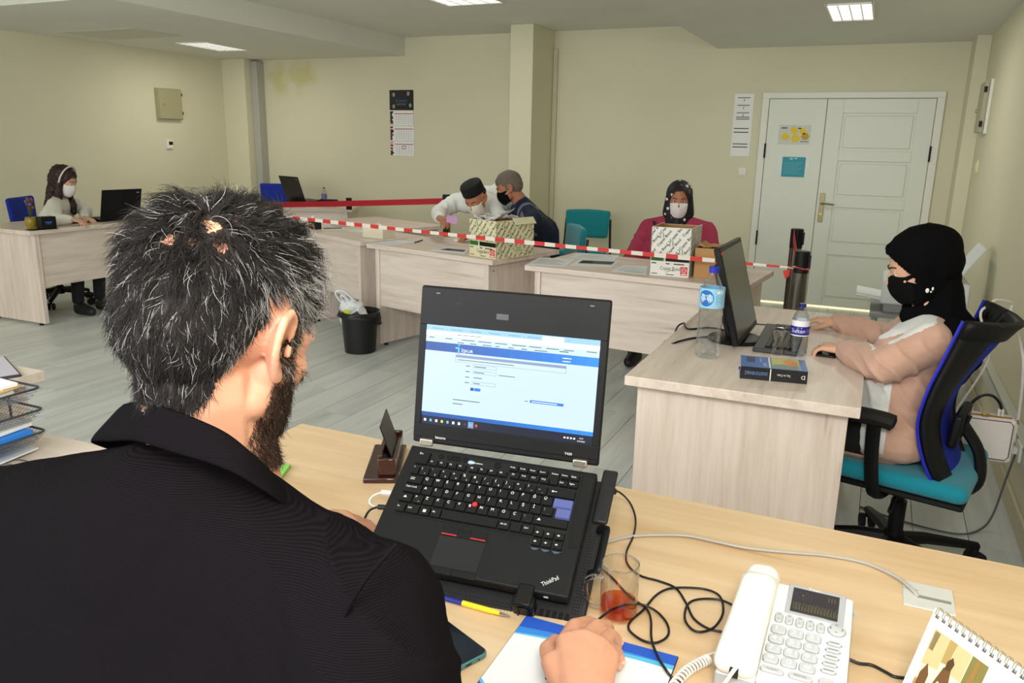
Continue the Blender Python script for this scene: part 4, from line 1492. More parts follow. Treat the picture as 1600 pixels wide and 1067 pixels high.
# ---- dark red holder behind the laptop
def holder():
    t = thing('card_holder', 'dark red wooden desk holder behind the laptop', 'holder', (-0.93, 1.37, 0.75), R(-63))
    DR = mat('dark_red_lacquer', (52, 18, 13), 0.2, coat=0.5)
    MB().box2((-0.095, -0.030, 0), (0.10, 0.045, 0.012)).build('base', DR, t, bevel=0.003)
    MB().box2((-0.085, 0.0, 0.012), (0.085, 0.010, 0.058)).build('rear_pocket', DR, t, bevel=0.002)
    MB().box2((-0.085, 0.028, 0.012), (0.085, 0.037, 0.042)).build('front_pocket', DR, t, bevel=0.002)
    for x in (-0.088, 0.079):
        MB().box2((x, 0.0, 0.012), (x + 0.009, 0.037, 0.050)).build('side_cheek', DR, t, bevel=0.002)
    MB().box((0.0, 0.018, 0.066), (0.118, 0.003, 0.095), (0.32, 0.0, 0)).build('card', mat('dark_card', (30, 24, 24), 0.3), t, bevel=0.001)
holder()

# ---- desk calendar with wire binding
def desk_calendar():
    TL, TR = Vector((0.1286, 1.0493, 0.88)), Vector((0.2247, 0.9411, 0.88))
    d = (TR - TL)
    d.z = 0
    rz = math.atan2(d.y, d.x)
    base_l = Vector((0.0966, 1.0227, 0.752))
    ux = Vector((cos(rz), sin(rz), 0))
    nrm = Vector((sin(rz), -cos(rz), 0))
    o0 = Vector((TL.x, TL.y, 0.752))
    run = (base_l - o0).dot(nrm)
    shift = (base_l - o0).dot(ux)
    t = thing('desk_calendar', 'wire-bound tent calendar with a sepia picture at the right desk edge', 'calendar', o0, rz)
    W_, H_ = 0.205, 0.128
    run = max(0.03, run)
    F_ = frame((shift * 0.5, -run, 0.0), (1, 0, 0), (0, run, H_))
    SL = math.hypot(run, H_)
    MB(F_).box2((0, 0, -0.0012), (W_, SL, 0)).build('front_sheet', mat('calendar_paper', (246, 246, 242), 0.6), t)
    B_ = frame((shift * 0.5, run * 0.6, 0.0), (1, 0, 0), (0, -run * 0.6, H_))
    MB(B_).box2((0, 0, 0), (W_, math.hypot(run * 0.6, H_), 0.0012)).build('back_board', PAPER, t)
    MB().box2((shift * 0.5, -run, 0.0), (shift * 0.5 + W_, run * 0.6, 0.0015)).build('bottom_board', PAPER, t)
    # sepia interior picture: blocks of brown, cream and green
    q = MB(F_)
    x0, x1, y0, y1 = 0.012, 0.092, 0.004, SL - 0.022
    cols = [(150, 118, 62), (205, 188, 140), (110, 78, 44), (176, 150, 92), (232, 224, 196), (128, 120, 66), (84, 58, 36)]
    ms = [mat('pic_%d' % i_, c, 0.5) for i_, c in enumerate(cols)] + [mat('cal_green', (40, 120, 90), 0.5), mat('cal_pale', (196, 204, 200), 0.5)]
    q.m = 4
    q.rect(x0, y0, x1, y1, 0.0003)
    w_, h_ = x1 - x0, y1 - y0
    def P_(m_, pts, z=0.0005):
        q.m = m_
        q.add([(x0 + a * w_, y0 + b * h_, z) for a, b in pts], [tuple(range(len(pts)))])
    P_(1, [(0.0, 0.55), (0.3, 0.6), (0.3, 1), (0, 1)])
    P_(3, [(0.02, 0.75), (0.10, 0.75), (0.12, 0.98), (0.02, 0.98)])
    P_(3, [(0.30, 0.70), (0.42, 0.72), (0.44, 1), (0.30, 1)])
    P_(1, [(0.44, 0.65), (0.70, 0.65), (0.70, 1), (0.44, 1)])
    P_(5, [(0.70, 0.35), (1.0, 0.30), (1.0, 1), (0.72, 1)])
    P_(0, [(0.78, 0.40), (0.86, 0.38), (0.88, 1), (0.80, 1)], 0.0007)
    P_(3, [(0.0, 0.0), (1.0, 0.0), (1.0, 0.32), (0.55, 0.40), (0.0, 0.36)])
    P_(2, [(0.30, 0.05), (0.52, 0.05), (0.58, 0.45), (0.50, 0.70), (0.38, 0.68), (0.30, 0.40)], 0.0008)
    P_(6, [(0.40, 0.66), (0.50, 0.68), (0.52, 0.78), (0.46, 0.84), (0.40, 0.76)], 0.0010)
    P_(4, [(0.34, 0.42), (0.50, 0.36), (0.54, 0.44), (0.38, 0.50)], 0.0011)
    P_(2, [(0.05, 0.20), (0.20, 0.22), (0.20, 0.48), (0.12, 0.60), (0.05, 0.45)], 0.0008)
    P_(4, [(0.60, 0.10), (0.80, 0.08), (0.78, 0.30), (0.62, 0.30)], 0.0008)
    P_(6, [(0.62, 0.16), (0.80, 0.14), (0.80, 0.17), (0.62, 0.19)], 0.0010)
    q.m = 7
    q.text('Eylül 2021', 0.100, SL - 0.050, 0.0175, 0.0004, sx=0.95)
    q.m = 8
    for k in range(5):
        q.rect(0.104, SL - 0.062 - 0.004 * (k % 2), 0.112, SL - 0.060 - 0.004 * (k % 2), 0.0004)
    q.text('35', 0.102, SL - 0.092, 0.014, 0.0004)
    for r_ in range(3):
        for c_ in range(5):
            q.rect(0.122 + c_ * 0.015, SL - 0.072 - r_ * 0.02, 0.130 + c_ * 0.015, SL - 0.066 - r_ * 0.02, 0.0004)
    q.build('picture_print', ms, t, 0, kind='stuff')
    n = 20
    wire = MB()
    for k in range(n):
        for dx in (0, 0.003):
            xx = shift * 0.5 + 0.006 + (W_ - 0.012) * k / (n - 1) + dx
            wire.tube([(xx, 0.0045 * cos(a_), H_ - 0.003 + 0.0065 * sin(a_)) for a_ in [2 * pi * j / 10 for j in range(10)]], 0.0006, 5, closed=True)
    wire.build('wire_binding', CHROME, t, kind='stuff')
    hl = MB(F_)
    for k in range(n):
        xx = 0.006 + (W_ - 0.012) * k / (n - 1)
        hl.rect(xx - 0.0012, SL - 0.0105, xx + 0.0042, SL - 0.006, 0.0003)
    hl.build('punched_holes', mat('hole_grey', (90, 90, 92), 0.6), t, 0, kind='stuff')
desk_calendar()

# ---- green pad behind the man's shoulder
t = MB().box((0, 0, 0.004), (0.11, 0.09, 0.008)).build('note_pad', mat('lime_green', (150, 215, 110), 0.6), bevel=0.0015, loc=(-1.1333, 1.205, 0.75), rot=(0, 0, 0.4))
tag(t, 'lime green note pad on the oak desk behind the man\'s collar', 'note pad')

# ================================================================ mesh trays at the left
def trays():
    WIRE = mat('mesh_tray_metal', (84, 86, 92), 0.35, 0.7)
    MESHM = mat('mesh_tray_net', (120, 122, 130), 0.45, 0.5)
    x0, x1, y0, y1 = -1.99, -1.645, 0.80, 1.095
    t = thing('letter_tray', 'grey wire mesh letter tray rack with three tiers of papers', 'letter tray', ((x0 + x1) / 2, (y0 + y1) / 2, 0.741))
    w, d = (x1 - x0) / 2, (y1 - y0) / 2
    for k, zr in enumerate((0.058, 0.110, 0.160)):
        rim = [(-w, -d, zr), (w, -d, zr), (w, d, zr), (-w, d, zr)]
        rp = []
        for i_, (sx, sy) in enumerate(((-1, -1), (1, -1), (1, 1), (-1, 1))):
            for a in (0, 30, 60, 90):
                a_ = R((180, 270, 0, 90)[i_] + a)
                rp.append((sx * (w - 0.015) + 0.015 * cos(a_), sy * (d - 0.015) + 0.015 * sin(a_), zr))
        tier = MB().tube(rp, 0.0028, 8, closed=True).build('tier_rim', WIRE, t)
        # net: sloping sides and bottom as crossing strips
        net = MB()
        zb_ = zr - 0.026
        i2 = 0.018
        n = 34
        for j in range(n + 1):
            x = -w + 2 * w * j / n
            xi = x * (w - i2) / w
            net.tube([(x, d, zr), (xi, d - i2, zb_), (xi, -d + i2, zb_), (x, -d, zr)], 0.0007, 3, cap=False)
        m = 28
        for j in range(m + 1):
            y = -d + 2 * d * j / m
            yi = y * (d - i2) / d
            net.tube([(w, y, zr), (w - i2, yi, zb_), (-w + i2, yi, zb_), (-w, y, zr)], 0.0007, 3, cap=False)
        for f_ in (0.33, 0.66):
            ww, dd_ = w - i2 * f_, d - i2 * f_
            zz = zr - 0.026 * f_
            net.tube([(-ww, -dd_, zz), (ww, -dd_, zz), (ww, dd_, zz), (-ww, dd_, zz)], 0.0007, 3, closed=True)
        net.build('tier_mesh', MESHM, tier, 0, kind='stuff')
    for sx in (-1, 1):
        MB().tube([(sx * (w - 0.05), -d, 0.002), (sx * (w - 0.05), -d, 0.160)], 0.003, 8).build('upright', WIRE, t)
        MB().tube([(sx * (w - 0.12), d, 0.002), (sx * (w - 0.12), d, 0.160)], 0.003, 8).build('upright', WIRE, t)
    # papers and folders lying in the tiers
    def sheet(name, label, cat, c, s, m_, rz=0, rx=0, g=None):
        o = MB().box((0, 0, 0), s).build(name, m_, loc=c, rot=(rx, 0, rz), bevel=0.0008)
        return tag(o, label, cat, g)
    sheet('paper_stack', 'white papers in the top mesh tray', 'papers', (-1.835, 0.965, 0.890), (0.27, 0.20, 0.012), PAPER, 0.05)
    sheet('folder', 'yellow folder on the papers in the top mesh tray', 'folder', (-1.835, 0.965, 0.901), (0.31, 0.19, 0.006), mat('folder_yellow', (238, 200, 130), 0.6), 0.12)
    sheet('folder', 'white folder lying over the yellow folder', 'folder', (-1.845, 1.062, 0.909), (0.32, 0.035, 0.008), PAPER, -0.06)
    sheet('folder', 'bright blue folder in the lowest mesh tray', 'folder', (-1.800, 0.955, 0.800), (0.30, 0.22, 0.016), mat('folder_blue', (40, 130, 225), 0.5), 0.03)
    sheet('paper_stack', 'white papers lying on the bright blue folder', 'papers', (-1.800, 0.975, 0.8135), (0.27, 0.19, 0.008), PAPER, 0.10)
    sheet('paper_stack', 'printed white papers on the desk under the mesh trays', 'papers', (-1.790, 1.000, 0.7500), (0.24, 0.16, 0.004), PAPER_G, 0.12)
    t = thing('tablet', 'pale tablet with dark rounded rim lying on the desk beyond the mesh trays', 'tablet', (-2.423, 1.433, 0.7445), rot=(0, 0, R(155.8)))
    T_ = MB().box2((-0.13, -0.085, -0.004), (0.13, 0.085, 0.004)).build('case', mat('tablet_rim', (60, 60, 70), 0.4), t, bevel=0.0039)
    MB().box2((-0.124, -0.079, 0.0038), (0.124, 0.079, 0.0048)).build('screen', mat('tablet_face', (196, 190, 206), 0.3), t)
    t = thing('bent_wire_clip', 'loop of bent wire on the desk at the foot of the mesh trays', 'wire', (-1.66, 1.0, 0.7445))
    MB().tube(spl([(-0.10, -0.015, 0), (0.0, 0.010, 0), (0.022, 0.028, 0), (0.012, 0.040, 0), (-0.10, 0.025, 0)], 5), 0.002, 6).build('wire', STEEL, t)
trays()

# ================================================================ people
SKIN = mat('skin_warm', (216, 158, 130), 0.5, sss=0.12, var=0.05, vscale=45, bump=0.12, bscale=900)
SKIN_L = mat('skin_light', (216, 168, 140), 0.5, sss=0.1, var=0.03)
SKIN_D = mat('skin_tan', (176, 118, 88), 0.5, sss=0.1, var=0.04)
NAIL = mat('nail', (232, 178, 158), 0.3)
EYEW = mat('eye_white', (228, 224, 218), 0.2)
IRIS = mat('iris_dark', (40, 24, 16), 0.15)
BROW = mat('brow_hair', (32, 24, 22), 0.8)


def head_prims(face=True, ear_r=True, ear_l=True, neck=True):
    """head in its own frame: +Y forward, +Z up, origin midway between the ears at eye height"""
    P = [('e', (0, -0.012, 0.034), (0.076, 0.096, 0.083)),
         ('e', (0, -0.045, 0.010), (0.068, 0.062, 0.070)),
         ('e', (0, 0.028, 0.010), (0.066, 0.064, 0.070)),
         ('h', [((0.042, 0.008, -0.062), 0.020), ((-0.042, 0.008, -0.062), 0.020), ((0.012, 0.066, -0.094), 0.019), ((-0.012, 0.066, -0.094), 0.019), ((0.030, 0.040, -0.020), 0.030), ((-0.030, 0.040, -0.020), 0.030)]),
         ('c', (0.036, 0.055, -0.028), 0.022, (0.046, 0.02, -0.03), 0.024), ('c', (-0.036, 0.055, -0.028), 0.022, (-0.046, 0.02, -0.03), 0.024),
         ('c', (0.030, 0.076, 0.018), 0.010, (0.010, 0.082, 0.016), 0.010), ('c', (-0.030, 0.076, 0.018), 0.010, (-0.010, 0.082, 0.016), 0.010),
         ('c', (0, 0.084, 0.010), 0.0085, (0, 0.104, -0.030), 0.0105), ('c', (0.010, 0.092, -0.034), 0.0075, (-0.010, 0.092, -0.034), 0.0075),
         ('c', (0.014, 0.084, -0.058), 0.0075, (-0.014, 0.084, -0.058), 0.0075), ('c', (0.011, 0.083, -0.069), 0.008, (-0.011, 0.083, -0.069), 0.008)]
    for s, on in ((1, ear_r), (-1, ear_l)):
        if not on:
            continue
        rim = [(0.074, 0.012, 0.004), (0.079, 0.008, 0.022), (0.086, -0.006, 0.029), (0.092, -0.020, 0.022), (0.094, -0.025, 0.006), (0.090, -0.021, -0.012), (0.083, -0.010, -0.026), (0.076, 0.001, -0.034), (0.071, 0.006, -0.028)]
        rr = [0.0038, 0.004, 0.0042, 0.0044, 0.0042, 0.004, 0.0046, 0.0062, 0.005]
        rim = [Vector((s * a, b, c)) for a, b, c in rim]
        for i_ in range(len(rim) - 1):
            P.append(('c', rim[i_], rr[i_], rim[i_ + 1], rr[i_ + 1]))
        root = [Vector((s * 0.070, 0.002, 0.012)), Vector((s * 0.070, -0.010, 0.0)), Vector((s * 0.069, -0.004, -0.018))]
        P.append(('h', [(rim[2], 0.0025), (rim[3], 0.0025), (rim[4], 0.0025), (root[0], 0.003), (root[1], 0.003)]))
        P.append(('h', [(rim[4], 0.0025), (rim[5], 0.0025), (rim[6], 0.0028), (root[1], 0.003), (root[2], 0.004)]))
        P.append(('h', [(rim[6], 0.003), (rim[7], 0.005), (root[2], 0.005)]))
        P.append(('c', (s * 0.079, 0.006, -0.012), 0.004, (s * 0.078, 0.007, -0.004), 0.004))
        ah = [(0.080, -0.002, 0.016), (0.085, -0.013, 0.010), (0.084, -0.014, -0.004), (0.080, -0.006, -0.016)]
        for i_ in range(3):
            P.append(('c', Vector((s * ah[i_][0], ah[i_][1], ah[i_][2])), 0.0028, Vector((s * ah[i_ + 1][0], ah[i_ + 1][1], ah[i_ + 1][2])), 0.0028))
    return P


def tprims(P, T):
    """move head-frame prims into the world"""
    out = []
    s = T.to_scale()[0]
    for p in P:
        if p[0] == 'c':
            out.append(('c', T @ Vector(p[1]), p[2] * s, T @ Vector(p[3]), p[4] * s))
        elif p[0] == 'h':
            out.append(('h', [(T @ Vector(c), r_ * s) for c, r_ in p[1]]))
        else:
            e = T.to_euler()
            m = T.to_3x3().normalized()
            if len(p) > 3:
                m = m @ Euler(p[3]).to_matrix()
            out.append(('e', T @ Vector(p[1]), tuple(q * s for q in p[2]), tuple(m.to_euler())))
    return out


def headT(c, yaw, pitch=0.0, roll=0.0, s=1.0):
    """yaw turns the face away from +Y (positive = towards -X), pitch down positive"""
    return Matrix.Translation(c) @ Euler((R(-pitch), R(roll), R(yaw)), 'XYZ').to_matrix().to_4x4() @ Matrix.Scale(s, 4)


def finger(P, pts, r0, r1):
    n = len(pts) - 1
    for i_ in range(n):
        a, b = r0 + (r1 - r0) * i_ / n, r0 + (r1 - r0) * (i_ + 1) / n
        P.append(('c', Vector(pts[i_]), a, Vector(pts[i_ + 1]), b))


def hand(P, wrist, fwd, up, s=1.0, side=1, curl=0.5, spread=0.0, thumb=0.6):
    """a relaxed hand: palm, four unequal bent fingers and a thumb leaving the side near the wrist.
    side=1: thumb lies towards fwd x up (right side)"""
    f = Vector(fwd).normalized()
    u = Vector(up)
    u = (u - f * u.dot(f)).normalized()
    r_ = f.cross(u) * side
    W = Vector(wrist)
    q = lambda a, b, c: W + (f * a + r_ * b + u * c) * s
    P.append(('h', [(q(0.0, 0.016, 0), 0.019 * s), (q(0, -0.016, 0), 0.018 * s), (q(0.075, 0.028, 0.004), 0.0125 * s), (q(0.070, -0.030, 0), 0.0115 * s), (q(0.078, 0.0, 0.006), 0.0125 * s)]))
    P.append(('h', [(q(0.018, 0.026, -0.006), 0.015 * s), (q(0.045, 0.030, -0.008), 0.013 * s), (q(0.02, 0.0, -0.006), 0.014 * s)]))
    L = [(0.042, 0.026, 0.020), (0.046, 0.029, 0.021), (0.042, 0.027, 0.020), (0.033, 0.020, 0.017)]
    for k in range(4):
        b0 = 0.028 - k * 0.0195
        base = q(0.078 - (0.008 if k == 3 else 0) + (0.003 if k == 1 else 0), b0, 0.004)
        ang = 0.15
        p = base
        pts = [p]
        side_dir = (1.5 - k) * 0.06 * (1 + spread)
        for j in range(3):
            ang += curl * (0.55, 0.95, 0.6)[j]
            d = f * cos(ang) - u * sin(ang) + r_ * side_dir
            p = p + d.normalized() * L[k][j] * s
            pts.append(p)
        finger(P, pts, 0.0098 * s * (0.9 if k == 3 else 1), 0.0072 * s)
    t0 = q(0.020, 0.030, -0.006)
    t1 = q(0.050, 0.052, -0.010 - 0.01 * thumb)
    t2 = q(0.078, 0.050 - 0.006 * thumb, -0.018 - 0.016 * thumb)
    t3 = q(0.100, 0.040 - 0.012 * thumb, -0.024 - 0.018 * thumb)
    finger(P, [t0, t1, t2, t3], 0.0135 * s, 0.0082 * s)


def eyes(parent, T, gaze=-0.001, look=0.0, lid=SKIN):
    for s in (-1, 1):
        e = MB(T)
        e.ball((s * 0.030, 0.0745, 0.002), 0.0118)
        o = e.build('eye', EYEW, parent)
        MB(T).ball((s * 0.030 + look, 0.0838, 0.002 + gaze), (0.0056, 0.003, 0.0056), 10, 6).build('iris', IRIS, o)
        MB(T).tube(spl([(s * 0.012, 0.093, 0.0185), (s * 0.026, 0.0915, 0.0245), (s * 0.038, 0.083, 0.0245), (s * 0.045, 0.074, 0.0205)], 4), 0.0022, 6, flat=1.0).build('eyebrow', BROW, parent)
        MB(T).tube(spl([(s * 0.016, 0.0835, 0.004), (s * 0.030, 0.0875, 0.0085), (s * 0.044, 0.078, 0.003)], 4), 0.0022, 6).build('eyelid', lid, parent)


def face_mask(parent, T, m_, white=True):
    def fn(a, b):
        th = R(-78 + 156 * a)
        z = -0.012 - 0.100 * b
        bulge = sin(pi * min(1, b * 1.05)) ** 0.6
        ry = 0.082 + 0.028 * bulge - 0.010 * b
        rx = 0.068 - 0.010 * b
        nose = 0.010 * math.exp(-((a - 0.5) / 0.12) ** 2) * (1 - b)
        zz = z + 0.012 * (1 - abs(2 * a - 1)) * (1 - b) - 0.010 * b * (1 - abs(2 * a - 1)) + 0.001 * sin(b * 20)
        return (rx * sin(th), (ry + nose) * cos(th) ** 0.8 if cos(th) > 0 else 0, zz + 0.012 * abs(2 * a - 1) * b)
    mb = MB(T).grid(fn, 20, 12)
    o = mb.build('face_mask', m_, parent, 180)
    sd = o.modifiers.new('s', 'SOLIDIFY')
    sd.thickness = 0.002
    for s in (-1, 1):
        MB(T).tube(spl([(s * 0.066, 0.014, -0.012), (s * 0.074, 0.006, 0.012), (s * 0.082, -0.010, 0.022)], 4), 0.0012, 5).build('ear_loop', m_, o)
        MB(T).tube(spl([(s * 0.060, 0.014, -0.098), (s * 0.072, 0.004, -0.055), (s * 0.080, -0.010, -0.026)], 4), 0.0012, 5).build('ear_loop', m_, o)
    return o


def ribbon(top, bot, n=4, closed=False):
    a, b = spl(top, n, closed), spl(bot, n, closed)
    N = len(a)
    mb = MB()
    v = []
    for k in range(N):
        for t in (0, 0.33, 0.66, 1):
            v.append(a[k].lerp(b[k], t))
    f = []
    for k in range(N if closed else N - 1):
        j = (k + 1) % N
        for i_ in range(3):
            f.append((k * 4 + i_, k * 4 + i_ + 1, j * 4 + i_ + 1, j * 4 + i_))
    mb.add(v, f)
    return mb


# ---- hair grown as curves on a skin surface
def hair_material(name, base, grey, rough=0.5):
    if name in MATS:
        return MATS[name]
    m = bpy.data.materials.new(name)
    m.use_nodes = True
    nt = m.node_tree
    b = nt.nodes['Principled BSDF']
    b.inputs['Roughness'].default_value = rough
    b.inputs['Specular IOR Level'].default_value = 0.2
    h = nt.nodes.new('ShaderNodeHairInfo')
    r_ = nt.nodes.new('ShaderNodeValToRGB')
    r_.color_ramp.elements[0].color = lin(base)
    r_.color_ramp.elements[1].color = lin(grey)
    r_.color_ramp.elements[0].position = 0.0
    r_.color_ramp.elements[1].position = 1.0
    nt.links.new(h.outputs['Random'], r_.inputs['Fac'])
    nt.links.new(r_.outputs['Color'], b.inputs['Base Color'])
    MATS[name] = m
    return m


def grow(name, me, Tinv, region, flow, count, seed, m_, parent, r0=0.00016, npts=7, guides=1500, clump=0.7, stray=0.10):
    """region(p_local)->(density, length); flow(p_local, n_local, rnd)->(dir_local, lift, curl)"""
    me.calc_loop_triangles()
    co = np.empty(len(me.vertices) * 3)
    me.vertices.foreach_get('co', co)
    co = co.reshape(-1, 3)
    tri = np.empty(len(me.loop_triangles) * 3, dtype=np.int32)
    me.loop_triangles.foreach_get('vertices', tri)
    tri = tri.reshape(-1, 3)
    A, B, C_ = co[tri[:, 0]], co[tri[:, 1]], co[tri[:, 2]]
    cr = np.cross(B - A, C_ - A)
    ar = np.linalg.norm(cr, axis=1) / 2
    nn = cr / (2 * ar[:, None] + 1e-12)
    cen = (A + B + C_) / 3
    Ti = np.array(Tinv)
    cl = cen @ Ti[:3, :3].T + Ti[:3, 3]
    sel = (np.abs(cl[:, 0]) < 0.12) & (np.abs(cl[:, 1]) < 0.14) & (cl[:, 2] > -0.16)
    idx = np.where(sel)[0]
    dens = np.array([region(cl[i_])[0] for i_ in idx])
    w_ = dens * ar[idx]
    if w_.sum() <= 0:
        return None
    rs = np.random.RandomState(seed)
    pick = rs.choice(idx, count, p=w_ / w_.sum())
    r1, r2 = rs.rand(count, 1), rs.rand(count, 1)
    fl_ = (r1 + r2 > 1)[:, 0]
    r1[fl_], r2[fl_] = 1 - r1[fl_], 1 - r2[fl_]
    p = A[pick] + r1 * (B[pick] - A[pick]) + r2 * (C_[pick] - A[pick])
    nrm = nn[pick]
    Rt = np.linalg.inv(Ti[:3, :3])
    def walk(pl, nl, ln, shape=None):
        d, lift, curl, freq = flow(pl, nl, rs)
        d = d - nl * d.dot(nl)
        d /= (np.linalg.norm(d) + 1e-9)
        sd = np.cross(nl, d)
        q = pl.copy()
        st = ln / (npts - 1)
        out = [q]
        for k in range(1, npts):
            u = (k - 1) / (npts - 1)
            dd_ = d * (0.55 + u) + nl * (lift * (1 - 1.25 * u))
            dd_ = dd_ + (sd * sin(curl[1] + freq * u) + nl * (cos(curl[1] + freq * u) * 0.75)) * curl[0] * (0.3 + u)
            q = q + dd_ / np.linalg.norm(dd_) * st
            out.append(q)
        return np.array(out)
    PL = p @ Ti[:3, :3].T + Ti[:3, 3]
    NL = nrm @ Ti[:3, :3].T
    NL /= np.linalg.norm(NL, axis=1)[:, None]
    G = min(guides, count)
    gp = []
    for g in range(G):
        gp.append(walk(PL[g], NL[g], region(PL[g])[1] * (0.8 + 0.4 * rs.rand())))
    gp = np.array(gp)
    groot = gp[:, 0, :]
    u = np.linspace(0, 1, npts)
    pos = np.empty((count, npts, 3))
    rad = np.tile(r0 * (1 - 0.75 * u ** 2), (count, 1))
    for i_ in range(count):
        dist = np.sum((groot - PL[i_]) ** 2, axis=1)
        g = int(np.argmin(dist))
        off = PL[i_] - groot[g]
        amt = clump * (0.6 + 0.4 * rs.rand())
        path = gp[g] - groot[g]
        jit = rs.normal(size=3) * 0.0035
        own = 0.75 + 0.4 * rs.rand()
        pos[i_] = PL[i_] + path * own - off * (u ** 1.3)[:, None] * amt + jit * (u ** 2)[:, None]
        if rs.rand() < stray:
            pos[i_] = walk(PL[i_], NL[i_], region(PL[i_])[1] * (0.7 + 0.7 * rs.rand()))
    pos = pos.reshape(-1, 3)
    pos = (pos - Ti[:3, 3]) @ Rt.T
    hc = bpy.data.hair_curves.new(name)
    hc.add_curves([npts] * count)
    hc.attributes['position'].data.foreach_set('vector', pos.astype(np.float32).ravel()) if 'position' in hc.attributes else hc.points.foreach_set('position', pos.astype(np.float32).ravel())
    ra = hc.attributes.get('radius') or hc.attributes.new('radius', 'FLOAT', 'POINT')
    ra.data.foreach_set('value', rad.astype(np.float32).ravel())
    hc.materials.append(m_)
    o = bpy.data.objects.new(name, hc)
    COL.objects.link(o)
    o.parent = parent
    return o

